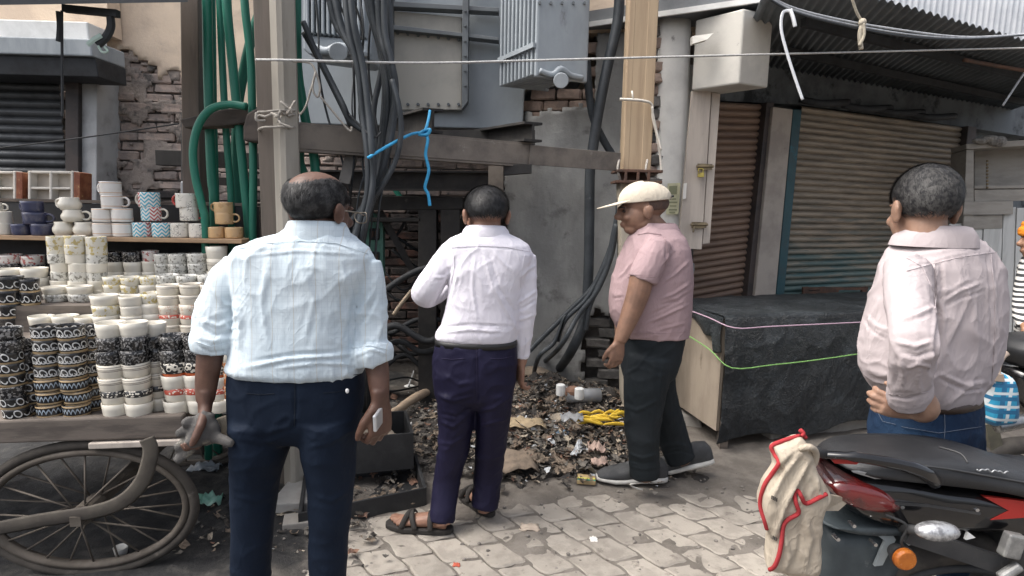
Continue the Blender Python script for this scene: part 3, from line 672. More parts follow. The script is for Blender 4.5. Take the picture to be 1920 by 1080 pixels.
# right radiator: near corner, plate and fins
zb = U(1004, 144, 3.95).z; zt = 3.6
def ground_xy(px, py): p = G(px, py, zb); return Vector((p.x, p.y, 0))
Nn, Ll, Rr = ground_xy(1004, 144), ground_xy(937, 167), ground_xy(1102, 156)
b = MB(); off = Rr-Nn; dep = Ll-Nn
b.hexa([Nn+Vector((0,0,zb)), Rr+Vector((0,0,zb)), Rr+dep*.06+Vector((0,0,zb)), Nn+dep*.06+Vector((0,0,zb)), Nn+Vector((0,0,zt)), Rr+Vector((0,0,zt)), Rr+dep*.06+Vector((0,0,zt)), Nn+dep*.06+Vector((0,0,zt))])
b.build('radiator_plate', M_TRF, tr, bevel=.03)
for k in range(1, 10):
    t = k/9.2; o = Nn+dep*t
    b = MB(); w = off*(.86 if k < 9 else 1)
    b.hexa([o+Vector((0,0,zb+.02)), o+w+Vector((0,0,zb+.02)), o+w+dep*.045+Vector((0,0,zb+.02)), o+dep*.045+Vector((0,0,zb+.02)), o+Vector((0,0,zt)), o+w+Vector((0,0,zt)), o+w+dep*.045+Vector((0,0,zt)), o+dep*.045+Vector((0,0,zt))])
    b.build('radiator_fin', M_TRF, tr, bevel=.008)
b = MB(); h = U(1004, 84, 3.95).z; b.bar(Nn+Vector((-.012, 0, h)), Ll+Vector((-.012, 0, h)), .02, .03); b.build('fin_strap', M_TRF, tr)
pl2 = Plane((Nn.x, Nn.y), (Rr.x, Rr.y))
b = MB(); b.tube([pl2.at(1052, 151, .09), pl2.at(1052, 151, -.1)], .05, 18); b.build('drain_cap', mk('pale_cap', (.40, .43, .45), (.33, .36, .38), .5, 8), tr, bevel=.006)
b = MB(); b.tube(curve([pl2.at(1012, 133, .012), pl2.at(1035, 140, .02), pl2.at(1052, 129, .03), pl2.at(1070, 141, .02), pl2.at(1092, 146, .012)]), .02, 8); b.build('header_pressing', M_TRF, tr, smooth=True)
# left radiator, fins facing the viewer
for k in range(12):
    x = 572+k*9.6; b = MB(); slab(b, PY(4.0), [(x, top), (x+5.2, top), (x+6.5, 62+k*.6), (x+1.3, 61+k*.6)], .35, 0); b.build('radiator_fin', M_TRF, tr, bevel=.006)
b = MB(); slab(b, PY(4.0), [(568, top), (697, top), (697, 112), (686, 116), (580, 102), (568, 92)], .28, -.07); b.build('radiator_plate', M_TRF, tr, bevel=.012)
b = MB(); slab(b, PY(4.0), [(580, 64), (694, 74), (694, 108), (580, 94)], .1, -.03); b.build('header_pressing', M_TRF, tr, bevel=.03)
b = MB(); b.tube([U(634, 98, 3.86), U(634, 98, 4.1)], .058, 18); b.build('drain_cap', MATS['pale_cap'], tr, bevel=.006)
b = MB(); b.tube(curve([U(590, 90, 3.93), U(612, 97, 3.92), U(634, 88, 3.92), U(655, 92, 3.93)]), .03, 8); b.build('drain_pipe', M_TRF, tr, smooth=True)
# green pipes
M_GRN = mk('green_hdpe', (.014, .125, .085), (.022, .175, .12), .42, 3, bump=.05, spot=(.10, .22, .17), spsc=7, splo=.62, sphi=.75, stretch=(2, 2, .4))
gp = [([(385, -60), (388, 0), (390, 120), (394, 260), (398, 340), (402, 390)], 3.15, 8.5, 'thick green pipe nearest the brown post'),
      ([(398, -60), (400, 60), (402, 200), (405, 330), (407, 400)], 3.22, 4.5, 'thin green pipe second from the brown post'),
      ([(410, -60), (412, 0), (416, 100), (424, 250), (432, 350), (434, 420)], 3.15, 6, 'green pipe third from the brown post'),
      ([(424, -60), (426, 20), (436, 120), (446, 220), (457, 330), (464, 400), (470, 480), (472, 560)], 3.1, 8, 'long green pipe that passes in front of the mug shelf end'),
      ([(455, -60), (460, 20), (470, 110), (473, 210), (475, 330), (474, 440), (476, 560)], 3.05, 7, 'straight green pipe just left of the pale pole'),
      ([(500, -10), (478, 50), (462, 110), (448, 185), (445, 220), (442, 300), (444, 400)], 3.3, 8.5, 'green pipe slanting across the others to upper right'),
      ([(462, 200), (430, 196), (395, 205), (372, 235), (362, 280), (366, 330), (380, 390), (385, 430)], 2.99, 7, 'green pipe bent in an arch over the charred cross arm'),
      ([(556, -60), (556, 60), (558, 130), (565, 180), (574, 230), (588, 290), (592, 330)], 3.12, 8.5, 'green pipe on the right side of the pale pole'),
      ([(566, 250), (562, 300), (572, 330), (576, 350)], 3.2, 8, 'short green pipe under the main beam beside the pale pole'),
      ([(715, 300), (735, 345), (752, 372)], 4.6, 5, 'thin green pipe slanting behind the cables')]
for pts, Y, r, lab in gp:
    s = Y/FPX; b = MB(); path = [U(x, y, Y) for x, y in pts]
    if 385 < pts[-1][1] < 600 and Y < 3.4: path += [U(pts[-1][0]+3, 640, Y+.02), U(pts[-1][0]+6, 860, Y+.04)]      # on down behind the cart
    b.tube(curve(path, 5), r*s, 12); b.build('green_pipe', M_GRN, smooth=True, label=lab, cat='pipe', group='green cable pipes')
# black cables
M_CBL = mk('grey_black_cable', (.034, .04, .046), (.055, .063, .07), .5, 6, bump=.05, spot=(.16, .17, .18), spsc=5, splo=.62, sphi=.75)
cb = [([(612, -40), (628, 40), (660, 90), (676, 140), (688, 230), (697, 300), (690, 360), (672, 420), (656, 470), (640, 520)], 3.0, 6.5),
      ([(622, -40), (640, 50), (668, 110), (684, 180), (694, 260), (697, 330), (684, 400), (668, 450), (655, 500)], 2.96, 6.5),
      ([(645, -40), (655, 60), (672, 130), (680, 210), (690, 300), (688, 370), (670, 430), (650, 490)], 2.93, 6.5),
      ([(655, -40), (663, 40), (680, 120), (690, 200), (697, 280), (700, 330), (690, 400)], 2.9, 6),
      ([(680, -40), (695, 30), (712, 90), (722, 160), (716, 250), (705, 330), (690, 380), (650, 440)], 3.1, 6),
      ([(690, -40), (702, 40), (720, 110), (727, 180), (722, 250), (708, 330), (680, 390), (640, 450)], 3.08, 6),
      ([(710, -40), (712, 50), (722, 100), (736, 150), (738, 200), (728, 270), (712, 350), (690, 400)], 3.05, 6.5),
      ([(720, -40), (722, 60), (735, 120), (742, 170), (736, 240), (720, 310), (700, 370), (675, 430)], 3.02, 6),
      ([(722, -30), (731, 40), (733, 110), (730, 180), (722, 260), (710, 320), (700, 345)], 3.12, 6),
      ([(735, 150), (748, 200), (752, 250), (742, 300), (722, 340), (700, 370), (680, 400)], 2.98, 5),
      ([(735, -30), (728, 60), (714, 140), (700, 220), (715, 330), (690, 390), (655, 450)], 3.15, 5.5),
      ([(568, 40), (590, 90), (620, 150), (645, 200), (655, 225), (680, 245)], 3.05, 5),
      ([(570, 60), (598, 110), (628, 170), (650, 215), (658, 235)], 3.1, 6)]
names = ['outermost left', 'second', 'third', 'fourth', 'fifth', 'sixth', 'seventh', 'eighth', 'ninth', 'outward bulging', 'twisted inner', 'thin slanting', 'thicker slanting']
for k, (pts, Y, r) in enumerate(cb):
    path = [U(x, y, Y+.015*math.sin(i*2+k)) for i, (x, y) in enumerate(pts)]
    if pts[-1][1] > 340: path += [U(642+3*k, 560, 3.05+.02*k), U(648+4*k, 700, 3.12+.02*k), G(640+6*k, 800, .03)]
    b = MB(); b.tube(curve(path, 5), r*Y/FPX, 10)
    b.build('power_cable', M_CBL, smooth=True, label=f'{names[k]} dark cable of the bundle hanging in front of the transformer', cat='cable', group='cables hanging from the transformer')
cw = [([(1163, -40), (1158, 40), (1140, 120), (1122, 210), (1110, 290), (1106, 330), (1105, 420), (1103, 520), (1095, 600), (1070, 660), (1040, 700), (1010, 718), (985, 728)], 4.2, 9.5, 'thick dark cable crossing the grey wall and curling to the rubble'),
      ([(1100, 110), (1104, 170), (1112, 220), (1130, 260), (1148, 290)], 4.3, 7, 'dark cable dropping from the radiator to the main beam end'),
      ([(1160, 380), (1155, 430), (1135, 490), (1110, 540), (1070, 580), (1030, 620), (1000, 650), (975, 680), (960, 730)], 4.1, 5, 'thin dark cable looping down the grey wall, uppermost of three'),
      ([(1158, 400), (1150, 450), (1130, 505), (1100, 560), (1060, 600), (1045, 640), (1060, 590), (1040, 640), (1010, 670), (1000, 715), (1010, 755), (1022, 770)], 4.08, 4.5, 'thin dark cable looping down the grey wall, middle of three'),
      ([(1156, 420), (1146, 480), (1120, 545), (1085, 590), (1050, 650), (1010, 690), (985, 740), (975, 775), (1000, 795)], 4.05, 5, 'thin dark cable looping down the grey wall, lowest of three'),
      ([(1161, 350), (1160, 390), (1150, 440), (1138, 500), (1120, 540), (1104, 580), (1098, 620)], 4.06, 5, 'short dark cable between the ochre pole and the thick cable')]
for pts, Y, r, lab in cw:
    b = MB(); b.tube(curve([U(x, y, Y) if y < 690 else G(x, y, .05+max(0, 800-y)*.001) for x, y in pts], 6), r*Y/FPX, 10)
    b.build('wall_cable', M_CBL, smooth=True, label=lab, cat='cable')
# ropes and wires overhead
M_WROPE = mk('white_rope', (.55, .55, .53), (.42, .42, .42), .9, 60, bump=.5, bsc=300)
b = MB(); b.tube(curve([U(480, 112, 2.88), U(548, 113, 2.84), U(800, 118, 3.05), U(1050, 112, 3.3), U(1400, 103, 3.6), U(1920, 90, 4.1), U(2100, 86, 4.3)], 12), .006, 6); b.build('rope_line', M_WROPE, smooth=True, label='thin pale rope stretched across the whole lane from the pale pole', cat='rope')
b = MB(); b.tube(curve([U(548, 115, 2.84), U(580, 118, 2.86), U(592, 135, 2.86), U(600, 165, 2.87), U(595, 182, 2.87), U(586, 165, 2.86), U(592, 135, 2.86), U(575, 195, 2.88), U(563, 215, 2.9)]), .005, 6); b.tube(curve([U(600, 180, 2.87), U(625, 210, 2.9), U(655, 245, 2.93), U(660, 238, 2.93)]), .005, 6); b.build('loose_rope', M_JUTE, smooth=True, label='grey looped rope end dangling beside the pale pole', cat='rope')
b = MB(); b.tube(curve([U(655, 215, 2.93), U(680, 240, 2.93), U(700, 258, 2.9), U(715, 248, 2.9)]), .005, 6); b.build('wire_hook', M_SOOT, smooth=True, label='bent black wire hook in front of the cable bundle', cat='wire')
M_BLUE = mk('blue_nylon', (.05, .38, .68), (.04, .30, .55), .5, 30, bump=.5, bsc=300)
b = MB(); b.tube(curve([U(690, 296, 2.86), U(730, 272, 2.95), U(770, 252, 3.1), U(795, 246, 3.15), U(803, 225, 3.2), U(806, 208, 3.3)]), .008, 6); b.tube(curve([U(795, 246, 3.13), U(802, 262, 3.1), U(798, 290, 3.1), U(804, 320, 3.1), U(797, 350, 3.1), U(803, 365, 3.1), U(806, 386, 3.1)]), .009, 6); b.tube(curve([U(795, 246, 3.12), U(806, 243, 3.1), U(801, 252, 3.1), U(786, 252, 3.1), U(795, 245, 3.1)]), .009, 6)
b.build('blue_rope', M_BLUE, smooth=True, label='bright blue nylon cord knotted over the main beam', cat='cord')
M_WIRE = mk('pale_wire', (.50, .52, .54), (.36, .38, .40), .5, 30)
for k, (dy, col) in enumerate(((0, M_WIRE), (4, M_WIRE), (7, M_CBL))):
    b = MB(); b.tube(curve([U(1425, -22+dy, 3.0), U(1480, 12+dy, 3.1), U(1580, 38+dy*1.3, 3.3), U(1700, 58+dy*1.5, 3.5), U(1800, 69+dy*.6, 3.7), U(1880, 67+dy*.3, 3.9), U(1990, 58, 4.1)], 8), .006, 6); b.build('overhead_wire', col, smooth=True, label=('upper pale', 'lower pale', 'dark')[k]+' wire of the bundle under the awning edge', cat='wire', group='overhead wires at top right')
b = MB(); b.tube(curve([U(1482, 20, 3.08), U(1468, 24, 3.08), U(1465, 55, 3.08), U(1476, 100, 3.08), U(1492, 150, 3.08), U(1505, 187, 3.08)], 6), .008, 6, ry=.003, up=(0, 1, 0)); b.tube(curve([U(1482, 18, 3.08), U(1488, 36, 3.07), U(1491, 50, 3.07)]), .01, 5); b.build('plastic_strip', mk('white_plastic_strip', (.78, .80, .82), None, .5), smooth=True, label='white plastic strip hanging from the wire near the concrete box', cat='strip')
b = MB(); b.tube(curve([U(1592, -20, 3.3), U(1606, 22, 3.32), U(1618, 42, 3.33), U(1612, 60, 3.33), U(1616, 92, 3.33)]), [.007, .007, .007, .007, .007, .007]+[.018]*6+[.016]*6+[.014]*6+[.010], 7) if False else b.tube(curve([U(1592, -20, 3.3), U(1606, 22, 3.32), U(1618, 42, 3.33)]), .008, 6)
b.ball(U(1617, 42, 3.32), (.022, .02, .022), 8, 6); b.tube(curve([U(1617, 44, 3.32), U(1612, 66, 3.32), U(1615, 93, 3.32)]), .013, 6); b.tube(curve([U(1619, 44, 3.31), U(1620, 66, 3.31), U(1611, 86, 3.31)]), .009, 6)
b.build('knotted_rope', mk('tan_rope', (.50, .45, .36), (.38, .34, .27), .95, 50, bump=.8, bsc=250), smooth=True, label='tan rope with a frayed knot hanging from the awning wires', cat='rope')
b = MB(); b.tube(curve([U(1808, 112, 4.2), U(1850, 120, 4.3), U(1920, 132, 4.4), U(1990, 142, 4.5)]), .014, 7); b.build('rusty_rod', M_RUST, smooth=True, label='thin rusty rod slanting under the awning at right', cat='rod')
b = MB(); b.tube(curve([U(1925, 130, 4.4), U(1905, 160, 4.4), U(1880, 198, 4.4)]), .008, 6); b.build('hanging_wire', M_WIRE, smooth=True, label='pale wire end dangling below the rusty rod', cat='wire')
# burnt frame and panel under the transformer
fr = thing('burnt_cabinet', G(770, 760), 'burnt black steel cabinet frame under the transformer', 'cabinet')
Yf = 4.3
for nm, pts, t in (('roof_plate', [(640, 372), (700, 366), (866, 370), (872, 392), (640, 396)], .5), ('cross_rail', [(690, 408), (790, 408), (790, 416), (690, 416)], .06),
                   ('post', [(784, 393), (818, 393), (818, 800), (784, 800)], .12), ('side_sheet', [(826, 393), (862, 393), (862, 790), (826, 790)], .45), ('post', [(662, 396), (680, 396), (680, 790), (662, 790)], .1)):
    b = MB(); slab(b, PY(Yf), pts, t); b.build(nm, M_DSTEEL, fr, bevel=.006)
b = MB(); b.bar(U(712, 396, 4.4), U(775, 510, 4.45), .05, .05); b.build('brace', M_DSTEEL, fr)
M_GPAN = mk('green_panel_paint', (.13, .29, .23), (.10, .22, .18), .6, 6, spot=(.05, .06, .055), spsc=9, splo=.62, sphi=.72)
gpn = thing('fuse_board', G(700, 770), 'green painted switch panel inside the burnt cabinet', 'panel')
b = MB(); slab(b, PY(4.42), [(683, 400), (718, 400), (718, 760), (683, 760)], .08); b.build('casing', M_GPAN, gpn, bevel=.006)
for y in (428, 472):
    b = MB(); slab(b, PY(4.40), [(692, y), (711, y), (711, y+22), (692, y+22)], .04); b.build('fuse_base', M_SOOT, gpn, bevel=.008)
    b = MB()
    for x in (696, 703): slab(b, PY(4.38), [(x, y+5), (x+4, y+5), (x+4, y+16), (x, y+16)], .02)
    b.build('fuse_contact', M_RUST, gpn)
for k, (pts, r) in enumerate((([(722, 545), (750, 525), (790, 505), (830, 500)], 6), ([(700, 640), (740, 610), (800, 640), (840, 620)], 7), ([(690, 660), (750, 640), (790, 660), (830, 650)], 6), ([(700, 600), (730, 625), (780, 600), (840, 600)], 5), ([(720, 690), (760, 665), (810, 700), (835, 640)], 5))):
    b = MB(); b.tube(curve([U(x, y, 4.2+.05*k) for x, y in pts], 6), r*4.2/FPX, 8); b.build('burnt_cable', M_SOOT, smooth=True, label=('greyish cable sagging across', 'topmost charred cable inside', 'second charred cable inside', 'thin charred cable inside', 'lowest charred cable inside')[k]+' the burnt cabinet', cat='cable')
b = MB(); b.tube(curve([U(738, 590, 4.15), U(752, 570, 4.15), U(772, 545, 4.15)]), .014, 6); b.build('stick', mk('pale_stick', (.42, .34, .25), (.3, .25, .19), .9, 12), smooth=True, label='thin pale stick leaning in the burnt cabinet', cat='stick')

rr = random.Random(21)
words_ = ('uppermost', 'second', 'third', 'fourth', 'fifth', 'sixth', 'seventh', 'eighth', 'ninth', 'lowest')
for k in range(10):
    y = 400+k*34; x0 = rr.uniform(690, 740); b = MB()
    b.tube(curve([U(x0, y, 4.6), U(x0+rr.uniform(20, 50), y+rr.uniform(10, 60), 4.5), U(x0+rr.uniform(60, 90), y+rr.uniform(-10, 70), 4.55), U(x0+rr.uniform(110, 150), y+rr.uniform(-20, 60), 4.65)], 6), rr.choice((.008, .012, .016, .02)), 7)
    b.build('charred_wire', M_SOOT, smooth=True, label=f'{words_[k]} of the charred wires tangled behind the burnt cabinet', cat='wire', group='charred wires in the cabinet')

# bolts and a small plate on the tank, thin wires in the cable bundle
for k, (x, y) in enumerate([(746+i*19, 62+i*2.1) for i in range(7)]+[(746+i*19, 196) for i in range(7)]):
    b = MB(); c = U(x, y, 4.545); b.tube([c+Vector((0, -.014, 0)), c+Vector((0, .01, 0))], .012, 6); b.build('bolt', M_TRFD, tr)
for k, (x, y) in enumerate([(872, 20+i*28) for i in range(6)]+[(1012+i*21, 6) for i in range(5)]):
    b = MB(); c = U(x, y, 4.455) if x < 900 else pl2.at(x, y, .004); b.tube([c+Vector((0, -.012, 0)), c+Vector((0, .01, 0))], .010, 6); b.build('bolt', M_TRFD, tr)
rr = random.Random(33); wn_ = ('first', 'second', 'third', 'fourth', 'fifth', 'sixth', 'seventh', 'eighth')
for k in range(8):
    x0 = rr.uniform(580, 740); b = MB(); P_ = [U(x0, -30, 3.2)]; x = x0
    for y in (60, 140, 220, 300, 380): x += rr.uniform(-22, 22)+(690-x)*.25; P_.append(U(x, y, 3.18+rr.uniform(-.06, .06)))
    b.tube(curve(P_+[U(x-10, 520, 3.2), U(x-5, 640, 3.2)], 5), rr.choice((.0045, .006)), 6); b.build('thin_cable', M_SOOT if k % 2 else M_CBL, smooth=True, label=f'{wn_[k]} of the thin black wires tangled among the hanging cables', cat='wire', group='thin wires among the cables')
# ================================================================ mug cart
M_CARTW = mk('cart_grey_wood', (.16, .135, .115), (.095, .08, .07), .85, 5, stretch=(1, 1, 6), spot=(.27, .235, .2), spsc=10, splo=.62, sphi=.73)
M_SHELFW = mk('shelf_pine', (.40, .27, .165), (.30, .20, .125), .7, 5, stretch=(1, 1, 6))
ZB = .68
CA, CB = U(-300, 800, 2.05), U(342, 781, 2.23)
CA.z = CB.z = ZB
cdir = (CB-CA).normalized(); cin = Vector((-cdir.y, cdir.x, 0))
cart = thing('hand_cart', (CA.x+.6, 2.6, 0), 'old wooden hand cart with spoked wheels loaded with mugs', 'cart')
def cl(u, v, z): p = CB-cdir*u+cin*v; return Vector((p.x, p.y, z))     # u from the right end, v inwards
b = MB(); b.hexa([cl(2.4,0,ZB-.075), cl(0,0,ZB-.085), cl(0,.045,ZB-.085), cl(2.4,.045,ZB-.075), cl(2.4,0,ZB+.01), cl(0,0,ZB+.012), cl(0,.045,ZB+.012), cl(2.4,.045,ZB+.01)]); b.build('front_rail', M_CARTW, cart, bevel=.008)
for k in range(9):
    v = .05+k*.115; b = MB(); b.hexa([cl(2.4,v,ZB-.03), cl(.01*(k % 3),v,ZB-.03), cl(.01*(k % 3),v+.108,ZB-.03), cl(2.4,v+.108,ZB-.03), cl(2.4,v,ZB), cl(.01*(k % 3),v,ZB), cl(.01*(k % 3),v+.108,ZB), cl(2.4,v+.108,ZB)]); b.build('bed_plank', M_CARTW, cart)
b = MB(); b.hexa([cl(.35,-.01,ZB-.115), cl(-.02,-.01,ZB-.115), cl(-.02,.05,ZB-.115), cl(.35,.05,ZB-.115), cl(.35,-.01,ZB-.09), cl(-.02,-.01,ZB-.09), cl(-.02,.05,ZB-.09), cl(.35,.05,ZB-.09)]); b.build('batten', MATS['weathered_pale_wood'], cart, bevel=.004)
for v in (.2, .9):
    b = MB(); b.bar(cl(2.3, v, ZB-.08), cl(.1, v, ZB-.08), .07, .1); b.build('chassis_beam', M_CARTW, cart)
# wheels
M_TYRE = mk('dusty_tyre', (.05, .044, .038), (.08, .07, .06), .9, 10, spot=(.13, .115, .10), spsc=14, splo=.6, sphi=.72)
M_RIM = mk('dusty_rim', (.10, .085, .07), (.145, .125, .105), .75, 10, metal=.2)
def wheel(cpos, axis, rx, rz):
    A_ = axis.normalized(); X_ = Vector((0,0,1)).cross(A_).normalized(); c = Vector(cpos)
    def ring(k, off=0): return [c+X_*((rx-k)*math.cos(a))+Vector((0,0,(rz-k)*math.sin(a)))+A_*off for a in [2*math.pi*i/64 for i in range(65)]]
    b = MB(); b.tube(ring(.02), .020, 10, cap=False); w = b.build('wheel', M_TYRE, cart, smooth=True)
    b = MB(); b.tube(ring(.052), .016, 6, ry=.022, cap=False); b.build('rim', M_RIM, w, smooth=True)
    b = MB(); b.tube([c-A_*.09, c-A_*.06, c-A_*.055, c+A_*.055, c+A_*.06, c+A_*.09], [.02, .022, .042, .042, .022, .02], 14); b.build('hub', M_RIM, w)
    for i in range(24):
        a = 2*math.pi*(i+.5*0)/24; s = 1 if i % 2 else -1; a2 = a+.35*(1 if (i//2) % 2 else -1)
        p = c+X_*(.035*math.cos(a2))+Vector((0,0,.035*math.sin(a2)))+A_*.05*s; q = c+X_*((rx-.055)*math.cos(a))+Vector((0,0,(rz-.055)*math.sin(a)))
        b = MB(); b.tube([p, q], .0042, 5); b.build('spoke', M_RIM, w, smooth=True)
    return w
wc = U(168, 953, 2.20); wc.z = .296; rz = .296; rx = .42
wheel(wc, cin, rx, rz); wheel(wc+cin*.95, cin, rx, rz)
b = MB(); b.bar(wc-cin*.1, wc+cin*1.05, .04, .04); b.build('axle', M_RIM, cart)
# bent flat-iron stay in front of the hub
fp = [U(x, y, 2.11) for x, y in ((-60, 1000), (0, 990), (80, 975), (175, 960), (230, 940), (265, 905), (280, 865), (282, 840), (275, 822))]
b = MB(); b.tube(curve(fp, 5), .029, 8, ry=.006, up=tuple(cin)); b.build('iron_stay', mk('dusty_flat_iron', (.085, .075, .062), (.06, .052, .045), .9, 8), cart, smooth=True)
# risers, shelf, back board
for v, z, n in ((.29, .94, .18), (.48, 1.06, .17), (.67, 1.12, .18)):
    b = MB(); b.hexa([cl(2.3,v,ZB+.001), cl(.02,v,ZB+.001), cl(.02,v+n,ZB+.001), cl(2.3,v+n,ZB+.001), cl(2.3,v,z), cl(.02,v,z), cl(.02,v+n,z), cl(2.3,v+n,z)]); b.build('display_step', M_CARTW, cart)
YS = 2.98
sR, sL = U(468, 447, YS+.06), U(-220, 458, YS-.02)
zsh = sR.z; sL.z = zsh
sd_ = (sR-sL).normalized(); sin_ = Vector((-sd_.y, sd_.x, 0))
b = MB(); b.hexa([sL-sin_*.1+Vector((0,0,-.022)), sR-sin_*.1+Vector((0,0,-.022)), sR+sin_*.12+Vector((0,0,-.022)), sL+sin_*.12+Vector((0,0,-.022)), sL-sin_*.1, sR-sin_*.1, sR+sin_*.12, sL+sin_*.12]); b.build('shelf', M_SHELFW, cart, bevel=.003)
zbk = U(300, 384, YS+.15).z
b = MB(); b.hexa([sL+sin_*.12+Vector((0,0,-.3)), sR+sin_*.12+Vector((0,0,-.3)), sR+sin_*.14+Vector((0,0,-.3)), sL+sin_*.14+Vector((0,0,-.3)), Vector((*(sL+sin_*.12).xy, zbk)), Vector((*(sR+sin_*.12).xy, zbk)), Vector((*(sR+sin_*.14).xy, zbk)), Vector((*(sL+sin_*.14).xy, zbk))]); b.build('back_board', M_SOOT, cart)
b = MB(); b.hexa([Vector((*(sL+sin_*.115).xy, zbk+.002)), Vector((*(sR+sin_*.115).xy, zbk+.002)), Vector((*(sR+sin_*.30).xy, zbk+.002)), Vector((*(sL+sin_*.30).xy, zbk+.002)), Vector((*(sL+sin_*.115).xy, zbk+.018)), Vector((*(sR+sin_*.115).xy, zbk+.018)), Vector((*(sR+sin_*.30).xy, zbk+.018)), Vector((*(sL+sin_*.30).xy, zbk+.018))]); b.build('top_shelf', M_CARTW, cart)
for u in (.02, 1.0, 2.0):
    b = MB(); p = sR-sd_*u+sin_*.15; b.bar(Vector((p.x, p.y, ZB)), Vector((p.x, p.y, zbk)), .04, .04, (1, 0, 0)); b.build('shelf_post', M_CARTW, cart)
# gift boxes standing on the top shelf
M_KRAFT = mk('brown_gift_print', (.20, .06, .03), (.30, .12, .06), .5, 25, spot=(.5, .35, .15), spsc=40, splo=.6, sphi=.66)
M_TRAY = mk('cream_moulded_tray', (.62, .56, .48), (.54, .48, .41), .8, 6)
M_CREAMC = mk('cream_card', (.70, .67, .61), (.62, .59, .54), .8, 5)
for k, (x0, x1) in enumerate(((-60, 38), (52, 146))):
    gb_ = thing('gift_box', U((x0+x1)/2, 382, YS+.2), ('cut off' if k == 0 else 'whole')+' cream cup gift box with four-hole tray on the cart top shelf', 'box', 'gift boxes on the cart')
    Yb = YS+.15; P_ = PY(Yb)
    zb0 = zbk+.018
    def yb(y, x): return y
    b = MB(); slab(b, P_, [(x0, 320), (x1-10, 322), (x1-10, 384), (x0, 384)], .02, -.05); b.build('tray_back', M_TRAY, gb_)
    for x in (x0, (x0+x1-10)/2-2, x1-14):
        b = MB(); slab(b, P_, [(x, 320), (x+5, 321), (x+5, 384), (x, 384)], .05); b.build('tray_wall', M_CREAMC, gb_, bevel=.004)
    for y in (320, 350, 379):
        b = MB(); slab(b, P_, [(x0+5.2, y), (x1-14.2, y+1), (x1-14.2, y+5.5), (x0+5.2, y+5)], .045, -.003); b.build('tray_wall', M_CREAMC, gb_, bevel=.004)
    b = MB(); slab(b, P_, [(x1-8, 322), (x1+4, 324), (x1+4, 383), (x1-8, 384)], .09); b.build('box_side', M_KRAFT, gb_, bevel=.003)
